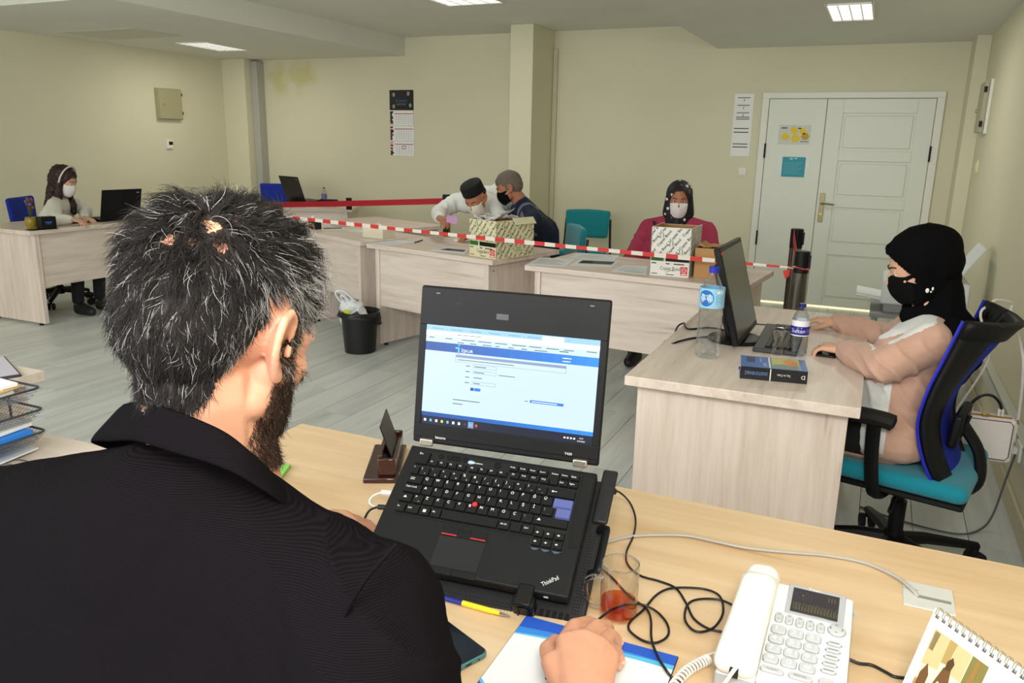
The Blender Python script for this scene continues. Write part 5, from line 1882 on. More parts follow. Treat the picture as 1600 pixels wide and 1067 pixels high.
# ---------------------------------------------------------------- man in the foreground
def fore_man():
    t = thing('person', 'person seen from behind in a black jacket with greying curly hair, hand on mouse', 'person', (-0.55, 0.42, 0.45))
    T0 = Matrix.Translation(-Vector((-0.55, 0.42, 0.45)))
    HC = Vector((-0.5061, 0.507, 1.288))
    TH = headT(HC, -4, 16, 3, 0.90)
    P = tprims(head_prims(), TH)
    nb = Vector((-0.5339, 0.4963, 1.111))
    neck_top = TH @ Vector((0, -0.018, -0.055))
    P.append(('c', neck_top, 0.051, nb, 0.046))
    P.append(('c', TH @ Vector((0, 0.0, -0.065)), 0.046, nb + Vector((0, 0.03, 0)), 0.052))
    # torso and arms kept inside the jacket
    sl, sr = Vector((-0.8117, 0.4855, 1.0157)), Vector((-0.3255, 0.4413, 1.0823))
    chest = Vector((-0.5294, 0.4822, 0.9505))
    P.append(('h', [(nb, 0.042), (sl, 0.040), (sr, 0.040), (chest, 0.08)]))
    P.append(('h', [(chest, 0.10), (chest + Vector((0, 0, -0.42)), 0.12)]))
    er = Vector((-0.262, 0.48, 0.80))
    wr = Vector((-0.2391, 0.7405, 0.8))
    P.append(('c', sr, 0.045, er, 0.038))
    P.append(('c', er, 0.040, wr, 0.027))
    el = Vector((-0.93, 0.72, 0.80))
    wl = Vector((-0.842, 1.005, 0.785))
    P.append(('c', sl, 0.045, el, 0.038))
    P.append(('c', el, 0.038, wl, 0.025))
    hand(P, wl, (0.30, 0.85, -0.12), (0, 0, 1), 1.0, 1, 0.45)
    # right hand curled over the mouse
    V = Vector
    pc = lambda *a: V(a)
    idx_m, mid_m, rng_m, pin_m = V((-0.3026, 0.8506, 0.822)), V((-0.2816, 0.8652, 0.825)), V((-0.2602, 0.8703, 0.818)), V((-0.2451, 0.8713, 0.805))
    P.append(('h', [(wr, 0.026), (idx_m, 0.0125), (pin_m, 0.0115), (mid_m, 0.0125), (rng_m, 0.012)]))
    P.append(('h', [(wr + V((-0.012, 0.02, 0.0)), 0.020), (idx_m + V((-0.006, -0.03, -0.012)), 0.014), (mid_m + V((0, -0.03, -0.01)), 0.014)]))
    finger(P, [idx_m, V((-0.3074, 0.9004, 0.814)), V((-0.3025, 0.9495, 0.792)), V((-0.2991, 0.9693, 0.778))], 0.0115, 0.0085)
    finger(P, [mid_m, V((-0.2825, 0.916, 0.812)), V((-0.2776, 0.9548, 0.79)), V((-0.2774, 0.9679, 0.778))], 0.0110, 0.0082)
    finger(P, [rng_m, V((-0.2634, 0.9207, 0.802)), V((-0.2591, 0.9421, 0.782)), V((-0.2589, 0.9499, 0.768))], 0.0105, 0.0078)
    finger(P, [pin_m, V((-0.2476, 0.9036, 0.792)), V((-0.2451, 0.9128, 0.776)), V((-0.2454, 0.9097, 0.766))], 0.0095, 0.0072)
    th0 = V((-0.3011, 0.8172, 0.8))
    finger(P, [wr + V((-0.02, 0.03, -0.004)), th0, V((-0.3311, 0.8657, 0.792)), V((-0.3315, 0.8953, 0.786))], 0.0165, 0.0105)
    body = blob('body', tprims(P, T0), 0.0026, [SKIN, mat('scalp_dark_stubble', (44, 36, 33), 0.8)], t, smooth=5)
    for p_, d_ in ((V((-0.2575, 0.9475, 0.772)), 0), (V((-0.2432, 0.9107, 0.77)), 0)):
        MB(T0).ball(p_ + V((0.004, 0, 0.003)), (0.004, 0.0045, 0.003), 8, 6).build('fingernail', NAIL, t)
    eyes(t, T0 @ TH)

    # hair
    TL = T0 @ TH
    Ti = TL.inverted()
    crown = np.array((0.022, -0.062, 0.100))
    def hairline(p):
        """>0 inside the haired scalp"""
        x, y, z = p
        ax = abs(x)
        if y > 0.02:
            lim = 0.062 - 0.10 * max(0, ax - 0.045) if y > 0.05 else 0.045
            side = 0.012 if (y < 0.052 and ax > 0.045) else lim
            return z - side
        if y > -0.018:
            return z - (0.030 if ax > 0.05 else 0.03)
        # behind the ear the line drops to the nape
        k = min(1.0, (-0.018 - y) / 0.035)
        return z - (0.028 - 0.112 * k)
    spots = [((0.017, -0.095, 0.071), 0.011), ((0.034, -0.066, 0.091), 0.014), ((0.032, -0.084, 0.075), 0.010), ((0.050, -0.066, 0.075), 0.011), ((0.040, -0.044, 0.101), 0.010)]
    def region(p):
        h = hairline(p)
        x, y, z = p
        if abs(x) > 0.0745 and z < 0.045:
            return 0.0, 0.0
        if h < 0:
            # sideburn in front of the ear
            if 0.014 < y < 0.034 and -0.03 < z < 0.03 and abs(x) > 0.05:
                return 0.55, 0.009
            return 0.0, 0.0
        d = 1.0
        for c, r_ in spots:
            q = math.dist(p, c)
            if q < r_:
                d = min(d, 0.22 + 0.6 * (q / r_) ** 2)
        top = min(1.0, max(0.0, (z - 0.02) / 0.07))
        front = min(1.0, max(0.0, (y + 0.02) / 0.08))
        ln = 0.015 + 0.016 * top + 0.018 * top * front
        k_ = min(1.0, h / 0.035)
        ln *= 0.45 + 0.55 * k_
        d *= 0.5 + 0.5 * k_
        return d, ln
    def flow(p, n, rs):
        v = p - crown
        k = 62.0
        a = noise.noise(Vector(p) * k + Vector((3, 1, 7)))
        b = noise.noise(Vector(p) * k * 0.55 + Vector((11, 5, 2)))
        top = min(1.0, max(0.0, (p[2] - 0.03) / 0.06))
        side = np.cross(n, v / (np.linalg.norm(v) + 1e-6))
        d = v / (np.linalg.norm(v) + 1e-6) + side * ((1.1 * a + 1.0 * b) * (0.7 + 0.9 * top) + rs.normal() * 0.18)
        down = np.array((0, -0.1, -1.0))
        d = d + down * (1 - top) * 0.8 + rs.normal(size=3) * 0.10
        lift = 0.12 + 0.58 * top + 0.22 * b
        front = min(1.0, max(0.0, (p[1] + 0.01) / 0.07))
        curl = (0.25 + 0.75 * top + 1.0 * top * front, (a * 7 + b * 5) + rs.normal() * 0.35)
        freq = 3.0 + 4.5 * top * front + 1.5 * top
        return d, lift, curl, freq
    body.data.update()
    for p_ in body.data.polygons:
        l = Ti @ p_.center
        if abs(l.x) < 0.12 and abs(l.y) < 0.14 and l.z > -0.12 and hairline(l) > 0.004 and region(l)[0] > 0.40 + 0.25 * noise.noise(l * 160):
            p_.material_index = 1
    grow('hair', body.data, Ti, region, flow, 26000, 1, hair_material('hair_dark', (14, 12, 13), (46, 40, 38)), t, 0.00018, 9, 1700, 0.75, 0.10)
    def region_g(p):
        d, l = region(p)
        x, y, z = p
        g = 0.035
        if x > 0.02:
            g += 0.80 * max(0.0, min(1.0, (y + 0.055) / 0.07)) * max(0.0, min(1.0, (0.085 - z) / 0.05))
        if y > 0.02 and z > 0.06:
            g += 0.35
        return d * g, l * 1.03
    grow('grey_hair', body.data, Ti, region_g, flow, 5200, 2, hair_material('hair_grey', (88, 84, 84), (205, 202, 200), 0.4), t, 0.00015, 9, 900, 0.6, 0.12)
    def region_b(p):
        x, y, z = p
        if y > 0.012 and z < -0.026 and z > -0.135:
            if z > -0.050 and y > 0.055 + 0.0:
                return (0.25 if y < 0.07 else 0.0), 0.006
            if z < -0.105 and y < 0.02:
                return 0.0, 0.0
            line = -0.030 - 0.75 * max(0.0, y - 0.030)
            if z > line and y > 0.03:
                return 0.12, 0.005
            return 1.0, 0.0085
        if 0.012 < y < 0.034 and -0.03 <= z < 0.03 and abs(x) > 0.05:
            return 0.8, 0.008
        return 0.0, 0.0
    def flow_b(p, n, rs):
        return np.array((0, 0.5, -1.0)) + rs.normal(size=3) * 0.3, 0.5 + 0.2 * rs.normal(), (0.15, rs.rand() * 6), 2.0
    grow('beard', body.data, Ti, region_b, flow_b, 9000, 3, hair_material('beard_dark', (20, 15, 13), (70, 52, 42)), t, 0.00016, 5)

    # jacket
    JK = bpy.data.materials.new('black_corduroy')
    JK.use_nodes = True
    nt = JK.node_tree
    b = nt.nodes['Principled BSDF']
    b.inputs['Base Color'].default_value = lin((30, 26, 29))
    b.inputs['Roughness'].default_value = 0.95
    b.inputs['Specular IOR Level'].default_value = 0.02
    b.inputs['Sheen Weight'].default_value = 0.0
    b.inputs['Sheen Roughness'].default_value = 0.5
    tc = nt.nodes.new('ShaderNodeTexCoord')
    wv = nt.nodes.new('ShaderNodeTexWave')
    wv.bands_direction = 'Z'
    wv.inputs['Scale'].default_value = 230
    wv.inputs['Distortion'].default_value = 0.6
    wv.inputs['Detail'].default_value = 2
    nt.links.new(tc.outputs['Object'], wv.inputs['Vector'])
    bp = nt.nodes.new('ShaderNodeBump')
    bp.inputs['Strength'].default_value = 0.2
    bp.inputs['Distance'].default_value = 0.0006
    nt.links.new(wv.outputs['Fac'], bp.inputs['Height'])
    nt.links.new(bp.outputs['Normal'], b.inputs['Normal'])
    rp = nt.nodes.new('ShaderNodeValToRGB')
    rp.color_ramp.elements[0].color = lin((14, 12, 14))
    rp.color_ramp.elements[1].color = lin((21, 18, 21))
    nt.links.new(wv.outputs['Fac'], rp.inputs['Fac'])
    nt.links.new(rp.outputs['Color'], b.inputs['Base Color'])
    Q = []
    A = Vector
    SL, SR = A((-0.8511, 0.4708, 1.0271)), A((-0.3198, 0.4307, 1.096))
    NB = A((-0.5117, 0.4529, 1.1304))
    NF = A((-0.5276, 0.5461, 1.0555))
    mid = A((-0.6368, 0.478, 0.9477))
    Q.append(('h', [(NB, 0.070), (SL, 0.064), (A((-0.6976, 0.4812, 1.0585)), 0.066), (A((-0.5974, 0.4677, 1.1115)), 0.062)]))
    Q.append(('h', [(NB, 0.068), (A((-0.5211, 0.4358, 1.1454)), 0.058), (A((-0.4774, 0.4407, 1.1448)), 0.058), (A((-0.5235, 0.4308, 1.0823)), 0.07), (A((-0.6065, 0.4579, 1.1118)), 0.06), (A((-0.4384, 0.4573, 1.1205)), 0.056)]))
    Q.append(('h', [(NB, 0.070), (NF, 0.055), (SR, 0.062), (A((-0.4267, 0.4646, 1.0869)), 0.066)]))
    Q.append(('h', [(NB, 0.072), (SL, 0.060), (SR, 0.060), (A((-0.4946, 0.4443, 0.9202)), 0.13), (A((-0.702, 0.4423, 0.8438)), 0.12), (A((-0.3921, 0.454, 0.9512)), 0.10)]))
    Q.append(('h', [(A((-0.4946, 0.4443, 0.9202)), 0.13), (A((-0.702, 0.4423, 0.8438)), 0.12), (A((-0.3921, 0.454, 0.9512)), 0.10), (A((-0.5105, 0.437, 0.9199)) + A((0, 0.03, -0.42)), 0.15)]))
    er2, wr2 = A((-0.255, 0.45, 0.815)), A((-0.22, 0.6957, 0.8))
    Q.append(('c', SR, 0.066, A((-0.2879, 0.4067, 1.0596)), 0.063))
    Q.append(('c', A((-0.2879, 0.4067, 1.0596)), 0.063, er2, 0.056))
    Q.append(('c', er2, 0.056, wr2, 0.040))
    Q.append(('c', SL, 0.064, el, 0.054))
    Q.append(('c', el, 0.054, wl + Vector((0.0, -0.035, 0)), 0.037))
    f1 = displace(0.0035, 9.0, 2)
    f2 = folds(0.006, 42.0, (0.35, 0.2, 0.9))
    def ff(me):
        f1(me)
        # creases gather at the armpit and the upper sleeve only
        me.update()
        n_ = [v.normal.copy() for v in me.vertices]
        c0 = T0 @ A((-0.281, 0.4102, 1.1018))
        for v, nn_ in zip(me.vertices, n_):
            d = (v.co - c0).length
            if d < 0.17:
                w = max(0.0, 1 - d / 0.17)
                a = (1 - abs(sin(v.co.dot(A((0.5, 0.3, 0.8))) * 60 + noise.noise(v.co * 9) * 3))) ** 2
                v.co += nn_ * (a * 0.006 * w)
    jk = blob('jacket', tprims(Q, T0), 0.0055, JK, t, smooth=9, fn=ff)
    top = [(193, 631, .765), (222, 626, .735), (256, 635, .705), (312, 655, .668), (360, 679, .655), (405, 718, .655), (440, 758, .675), (462, 785, .74), (430, 750, .81), (330, 700, .85), (235, 655, .82)]
    TOPW = [(-0.5971, 0.4731, 1.2121), (-0.5441, 0.4463, 1.2331), (-0.4967, 0.4282, 1.2416), (-0.4531, 0.4225, 1.2394), (-0.4282, 0.4276, 1.2295), (-0.412, 0.4392, 1.2079), (-0.4162, 0.4658, 1.1759), (-0.4407, 0.5053, 1.1341), (-0.4989, 0.5578, 1.0917), (-0.5963, 0.5659, 1.117), (-0.6324, 0.5195, 1.1718)]
    BOTW = [(-0.6699, 0.4874, 1.1581), (-0.5941, 0.45, 1.1855), (-0.5256, 0.4217, 1.2083), (-0.4687, 0.4083, 1.2138), (-0.4276, 0.4102, 1.2106), (-0.4043, 0.4188, 1.1995), (-0.3912, 0.4421, 1.1723), (-0.4126, 0.4913, 1.1193), (-0.524, 0.5949, 1.0623), (-0.6374, 0.6027, 1.0719), (-0.7157, 0.5559, 1.1124)]
    mb = ribbon(TOPW, BOTW, 5, True)
    mb.v = [T0 @ v for v in mb.v]
    c_ = mb.build('collar', JK, t, 180)
    sd = c_.modifiers.new('s', 'SOLIDIFY')
    sd.thickness = 0.005
    sd.offset = 0
    bv = c_.modifiers.new('sub', 'SUBSURF')
    bv.levels = bv.render_levels = 1
    # armhole and centre-back seams
    MB(T0).tube(spl([(-0.2609, 0.3992, 1.1925), (-0.2673, 0.3927, 1.1835), (-0.2779, 0.387, 1.1682), (-0.2921, 0.3861, 1.1432), (-0.306, 0.3903, 1.1117), (-0.3181, 0.3966, 1.0725)], 6), 0.0016, 5).build('armhole_seam', JK, t)
fore_man()

# computer mouse under the hand
t = thing('computer_mouse', 'black computer mouse held under the man\'s right hand', 'mouse', (-0.300, 0.895, 0.7538), R(-8))
blob('shell', [('e', (0, 0, 0.010), (0.028, 0.050, 0.021))], 0.002, BLACK, t, smooth=3, keep=lambda c: c.z > 0.0)
MB().box2((-0.024, -0.045, 0), (0.024, 0.045, 0.004)).build('sole', BLACK_M, t, bevel=0.002)
MB().cyl((-0.003, 0.030, 0.0285), (0.003, 0.030, 0.0285), 0.006).build('scroll_wheel', RUBBER, t)

# ================================================================ woman at the right desk, her chair and desk things
HIJ = mat('black_scarf', (9, 8, 10), 0.9, spec=0.1, bump=0.3, bscale=500)
CHM = mat('chair_black', (15, 15, 18), 0.5, spec=0.3)
CHMESH = mat('chair_mesh_blue', (22, 44, 168), 0.8, bump=0.6, bscale=1500)
CHPIPE = mat('chair_piping_blue', (34, 40, 190), 0.6)
SEATT = mat('seat_teal', (14, 140, 162), 0.9, bump=0.5, bscale=900, sheen=0.2)


def star_base(t, r=0.31, ang0=0.0, off=(0, 0)):
    o_ = Vector((off[0], off[1], 0))
    for k in range(5):
        a = ang0 + 2 * pi * k / 5
        d = Vector((cos(a), sin(a), 0))
        lg = MB().tube([o_ + d * 0.02 + Vector((0, 0, 0.125)), o_ + d * 0.12 + Vector((0, 0, 0.118)), o_ + d * r + Vector((0, 0, 0.075))], [0.030, 0.026, 0.018], 8, flat=0.8).build('base_leg', CHM, t)
        c = MB()
        s_ = Vector((-d.y, d.x, 0))
        p = d * r + o_
        c.cyl(p + Vector((0, 0, 0.075)), p + Vector((0, 0, 0.045)), 0.010)
        for q in (-1, 1):
            c.cyl(p + s_ * (0.010 * q) + Vector((0, 0, 0.0285)), p + s_ * (0.026 * q) + Vector((0, 0, 0.0285)), 0.0282, n=18)
        c.build('caster', RUBBER, t)
    MB().lathe([(0.036, 0.09), (0.036, 0.15), (0.026, 0.16), (0.026, 0.27), (0.016, 0.27), (0.016, 0.37)], 16, (off[0], off[1], 0)).build('gas_column', CHM, t)


def task_chair():
    t = thing('office_chair', 'teal-seated office chair with blue mesh back under the woman in the black headscarf', 'chair', (0.175, 2.81, 0), R(77.3))
    star_base(t, 0.33, R(-117), (0.06, 0.0))
    MB().box2((-0.12, -0.14, 0.365), (0.12, 0.12, 0.40)).build('tilt_mechanism', CHM, t, bevel=0.008)
    MB().tube([(-0.10, -0.02, 0.38), (-0.27, -0.03, 0.36)], 0.007, 8).build('height_lever', CHM, t)
    MB().box2((-0.23, -0.22, 0.395), (0.23, 0.25, 0.415)).build('seat_pan', CHM, t, bevel=0.012)
    blob('seat', [('h', [((sx * 0.205, sy, 0.442), 0.030) for sx in (-1, 1) for sy in (-0.20, 0.19)] + [((sx * 0.17, 0.235, 0.438), 0.026) for sx in (-1, 1)])], 0.007, SEATT, t, smooth=6)
    # backrest: concave shell between two S-shaped edges
    prof = [(-0.17, 0.405, 0.17), (-0.135, 0.465, 0.205), (-0.10, 0.542, 0.222), (-0.076, 0.643, 0.228), (-0.088, 0.747, 0.224), (-0.116, 0.85, 0.216), (-0.150, 0.972, 0.212)]
    pr = spl([Vector((b, a, c)) for a, b, c in [(p[0], p[1], p[2]) for p in prof]], 4)   # x=z, y=y, z=halfwidth
    def S(u, v, off=0.0):
        i_ = v * (len(pr) - 1)
        k = min(int(i_), len(pr) - 2)
        p = pr[k].lerp(pr[k + 1], i_ - k)
        z, y, w = p.x, p.y, p.z
        bul = (1 - u * u) * (0.035 + 0.085 * v ** 4)
        return Vector((u * w, y - bul + off, z - 0.02 * (1 - u * u) * v))
    MB().grid(lambda a, b: S(-0.66 + 1.32 * a, 0.10 + 0.84 * b), 18, 22).build('back_mesh', CHMESH, t, 180).modifiers.new('s', 'SOLIDIFY').thickness = 0.003
    for sgn in (-1, 1):
        mb = MB().grid(lambda a, b: S(sgn * (0.58 + 0.42 * a), b), 4, 26)
        o = mb.build('side_frame', CHM, t, 180)
        sd = o.modifiers.new('s', 'SOLIDIFY')
        sd.thickness = 0.022
        sd.offset = 0
        MB().tube([S(sgn * 1.0, k / 24, 0.012) for k in range(25)], 0.005, 6).build('piping', CHPIPE, t)
    o = MB().grid(lambda a, b: S(-1 + 2 * a, 0.92 + 0.10 * b if b < 1 else 1.0), 20, 2).build('top_rail', CHM, t, 180)
    sd = o.modifiers.new('s', 'SOLIDIFY')
    sd.thickness = 0.022
    sd.offset = 0
    o = MB().grid(lambda a, b: S(-1 + 2 * a, 0.0 + 0.16 * b), 20, 3).build('lower_shell', CHM, t, 180)
    sd = o.modifiers.new('s', 'SOLIDIFY')
    sd.thickness = 0.022
    sd.offset = 0
    MB().tube(spl([(0, -0.05, 0.385), (0, -0.17, 0.375), (0, -0.225, 0.42), (0, -0.215, 0.52), (0, -0.160, 0.60)], 5), 0.030, 10, flat=0.6).build('back_support', CHM, t)
    bx = MB().box((0, -0.150, 0.60), (0.20, 0.03, 0.11), (0.1, 0, 0)).build('lumbar_pad', CHM, t, bevel=0.01)
    MB().tube(spl([S(-0.15, 0.36) + Vector((0, -0.02, 0)), S(-0.15, 0.44) + Vector((0, -0.045, 0.0)), S(-0.15, 0.52) + Vector((0, -0.06, 0))], 4), 0.008, 8).build('lumbar_handle', CHM, t)
    for sgn in (-1, 1):
        MB().tube(spl([(sgn * 0.10, 0.0, 0.388), (sgn * 0.22, 0.02, 0.385), (sgn * 0.262, 0.03, 0.42), (sgn * 0.262, 0.045, 0.52), (sgn * 0.262, 0.05, 0.63)], 4), 0.024, 8, flat=0.55).build('arm_post', CHM, t)
        MB().tube(spl([(sgn * 0.262, -0.01, 0.640), (sgn * 0.262, 0.02, 0.646), (sgn * 0.262, 0.08, 0.648), (sgn * 0.258, 0.13, 0.645), (sgn * 0.250, 0.155, 0.640)], 3), [0.012] + [0.026] * 10 + [0.022, 0.014], 10, flat=1.0, up=(1, 0, 0)).build('arm_pad', RUBBER, t)
task_chair()


def desk_woman():
    base = Vector((0.17, 2.80, 0.46))
    t = thing('person', 'seated person in black headscarf, black mask and beige hoodie typing at the desk', 'person', base)
    T0 = Matrix.Translation(-base)
    V = Vector
    HC = V((0.1491, 2.887, 1.0811))
    TH = headT(HC, 95, 20, 0, 0.98)
    P = tprims(head_prims(ear_r=False, ear_l=False), TH)
    nb = V((0.1993, 2.8813, 0.8972))
    P.append(('c', TH @ V((0, -0.02, -0.05)), 0.052, nb, 0.055))
    sl, sr = V((0.2019, 2.7269, 0.8668)), V((0.1691, 3.0974, 0.8273))
    hip = V((0.15, 2.78, 0.60))
    P.append(('h', [(nb, 0.045), (sl, 0.04), (sr, 0.04), (hip + V((0, 0, 0.15)), 0.09)]))
    P.append(('c', hip + V((0, 0, 0.15)), 0.10, hip, 0.11))
    el, wl = V((0.0751, 2.6471, 0.7864)), V((-0.0492, 2.8824, 0.7762))
    er, wr = V((0.1041, 3.2518, 0.7553)), V((-0.0981, 3.3578, 0.774))
    P.append(('c', sl, 0.04, el, 0.034))
    P.append(('c', el, 0.034, wl, 0.022))
    P.append(('c', sr, 0.04, er, 0.034))
    P.append(('c', er, 0.034, wr, 0.024))
    hand(P, wl, (-0.9, 0.30, -0.05), (0, 0, 1), 0.86, 1, 0.75)
    hand(P, wr, (-0.95, 0.10, -0.02), (0, 0, 1), 0.90, -1, 0.45)
    for s in (-1, 1):
        hh = V((0.12, 2.80 + 0.10 * s, 0.535))
        kn = V((-0.32, 2.80 + 0.12 * s, 0.56))
        ft = V((-0.30, 2.82 + 0.12 * s, 0.10))
        P.append(('c', hh, 0.085, kn, 0.058))
        P.append(('c', kn, 0.055, ft, 0.038))
        P.append(('h', [(ft + V((0, 0, -0.05)), 0.035), (ft + V((-0.16, 0, -0.07)), 0.026)]))
    blob('body', tprims(P, T0), 0.0048, SKIN_L, t, smooth=4)
    eyes(t, T0 @ TH, -0.003)
    face_mask(t, T0 @ TH, mat('mask_black', (9, 9, 10), 0.85, spec=0.15))
    # hoodie
    HB = mat('hoodie_beige', (206, 164, 144), 0.9, var=0.05, vscale=20, bump=0.4, bscale=600, sheen=0.2)
    HW = mat('hoodie_white', (232, 232, 230), 0.9, bump=0.4, bscale=600, sheen=0.2)
    Q = []
    Q.append(('h', [(nb + V((0, 0, -0.02)), 0.066), (sl, 0.066), (sr, 0.062), (V((0.155, 2.80, 0.78)), 0.115)]))
    Q.append(('h', [(V((0.150, 2.80, 0.78)), 0.120), (V((0.125, 2.79, 0.64)), 0.140), (V((0.125, 2.80, 0.585)), 0.125)]))
    Q.append(('h', [(V((0.125, 2.80, 0.60)), 0.130), (V((0.07, 2.69, 0.555)), 0.085), (V((0.07, 2.91, 0.555)), 0.085), (V((0.16, 2.66, 0.555)), 0.075), (V((0.16, 2.94, 0.555)), 0.075)]))
    Q.append(('c', sl, 0.068, el + V((0.01, 0, 0.01)), 0.056))
    Q.append(('c', el + V((0.01, 0, 0.01)), 0.056, wl.lerp(el, 0.30), 0.048))
    Q.append(('c', wl.lerp(el, 0.30), 0.048, wl.lerp(el, 0.02), 0.034))
    Q.append(('c', sr, 0.064, er, 0.052))
    Q.append(('c', er, 0.052, wr.lerp(er, 0.25), 0.044))
    Q.append(('c', wr.lerp(er, 0.25), 0.036, wr.lerp(er, 0.0), 0.033))
    fd = folds(0.010, 55.0, (0.75, 0.1, 0.5))
    def fn(me):
        fd(me)
        me.update()
        for p in me.polygons:
            c = p.center + base
            w = False
            # white yoke over shoulder and chest, white lower front panel
            if c.z > 0.850 + 0.55 * (c.x - 0.059) and c.x < 0.25:
                w = True
            if c.x < 0.105 and 0.52 < c.z < 0.745:
                w = True
            if c.z < 0.60 and c.x < 0.20 and False:
                w = True
            arm = min((c - (el + (wl - el) * k / 6)).length for k in range(7)) < 0.062 or min((c - (er + (wr - er) * k / 6)).length for k in range(7)) < 0.058
            if arm and c.z < 0.858:
                w = False
            p.material_index = 1 if w else 0
    blob('hoodie', tprims(Q, T0), 0.006, [HB, HW], t, smooth=7, fn=fn)
    # trousers
    TR = mat('trousers_black', (18, 18, 22), 0.9)
    Q = []
    for s in (-1, 1):
        hh = V((0.12, 2.80 + 0.10 * s, 0.545))
        kn = V((-0.32, 2.80 + 0.12 * s, 0.565))
        ft = V((-0.30, 2.82 + 0.12 * s, 0.12))
        Q.append(('c', hh, 0.090, kn, 0.064))
        Q.append(('c', kn, 0.064, ft, 0.052))
        sh = MB(T0)
        blob('shoe', tprims([('h', [(ft + V((0.01, 0, -0.07)), 0.042), (ft + V((-0.17, 0, -0.085)), 0.032)])], T0), 0.008, mat('shoe_tan', (150, 110, 80), 0.6), t, smooth=3)
    blob('trousers', tprims(Q, T0), 0.009, TR, t, smooth=4)
    # headscarf
    Q = tprims([('e', (0, -0.020, 0.040), (0.089, 0.114, 0.092)), ('e', (0, -0.055, 0.006), (0.080, 0.075, 0.082)),
                ('h', [((0, 0.074, 0.086), 0.012), ((0.058, 0.040, 0.060), 0.016), ((-0.058, 0.040, 0.060), 0.016), ((0, 0.0, 0.105), 0.02)]),
                ('h', [((0.062, 0.030, 0.03), 0.018), ((-0.062, 0.030, 0.03), 0.018), ((0.052, 0.020, -0.08), 0.026), ((-0.052, 0.020, -0.08), 0.026), ((0.0, 0.060, -0.125), 0.022), ((0, -0.07, -0.06), 0.04)]),
                ], TH)
    Q.append(('h', [(TH @ V((0, 0.045, -0.125)), 0.028), (TH @ V((0, -0.05, -0.10)), 0.055), (nb + V((-0.055, 0, 0.02)), 0.034), (nb + V((0.03, 0.0, 0.03)), 0.070)]))
    Q.append(('h', [(nb + V((0.03, 0, 0.02)), 0.072), (V((0.2891, 2.8741, 0.8875)), 0.050), (V((0.3057, 3.1173, 0.8389)), 0.050), (V((0.324, 2.9074, 0.7872)), 0.045)]))
    Q.append(('h', [(V((0.2951, 2.8044, 0.8714)), 0.040), (V((0.3472, 2.9904, 0.8036)), 0.042), (V((0.2969, 2.8252, 0.7393)), 0.026), (V((0.2708, 2.721, 0.7738)), 0.020)]))
    Q.append(('h', [(V((0.259, 2.7548, 0.9148)), 0.030), (V((0.2623, 2.6802, 0.8037)), 0.016), (V((0.2884, 2.7425, 0.8225)), 0.030)]))
    Ti = (T0 @ TH).inverted()
    def kp(c):
        l = Ti @ c
        if l.z > 0.080 or l.z < -0.118:
            return True
        if abs(l.x) > 0.078 and l.z > -0.05:
            return True
        lim = 0.030 + 0.62 * max(0, l.z + 0.02) if l.z > -0.02 else 0.030 + 0.10 * (-0.02 - l.z)
        return l.y < lim or (l.z < -0.1 and l.y < 0.05)
    blob('headscarf', tprims(Q, T0), 0.0045, HIJ, t, smooth=5, keep=kp, solid=0.004, fn=folds(0.004, 60, (0.6, 0.2, 0.7)))
    q = MB(frame(T0 @ V((0.1761, 2.7425, 1.0263)), (0.92, 0.39, 0), (0, 0, 1)))
    q.ball((-0.006, 0, 0.0), (0.006, 0.008, 0.002), 8, 5).ball((0.010, 0.006, 0), (0.0035, 0.006, 0.002), 8, 5).ball((0.006, -0.004, 0), (0.003, 0.003, 0.002), 6, 5)
    q.build('scarf_print', mat('scarf_print_white', (235, 235, 235), 0.6), t, kind='stuff')
desk_woman()


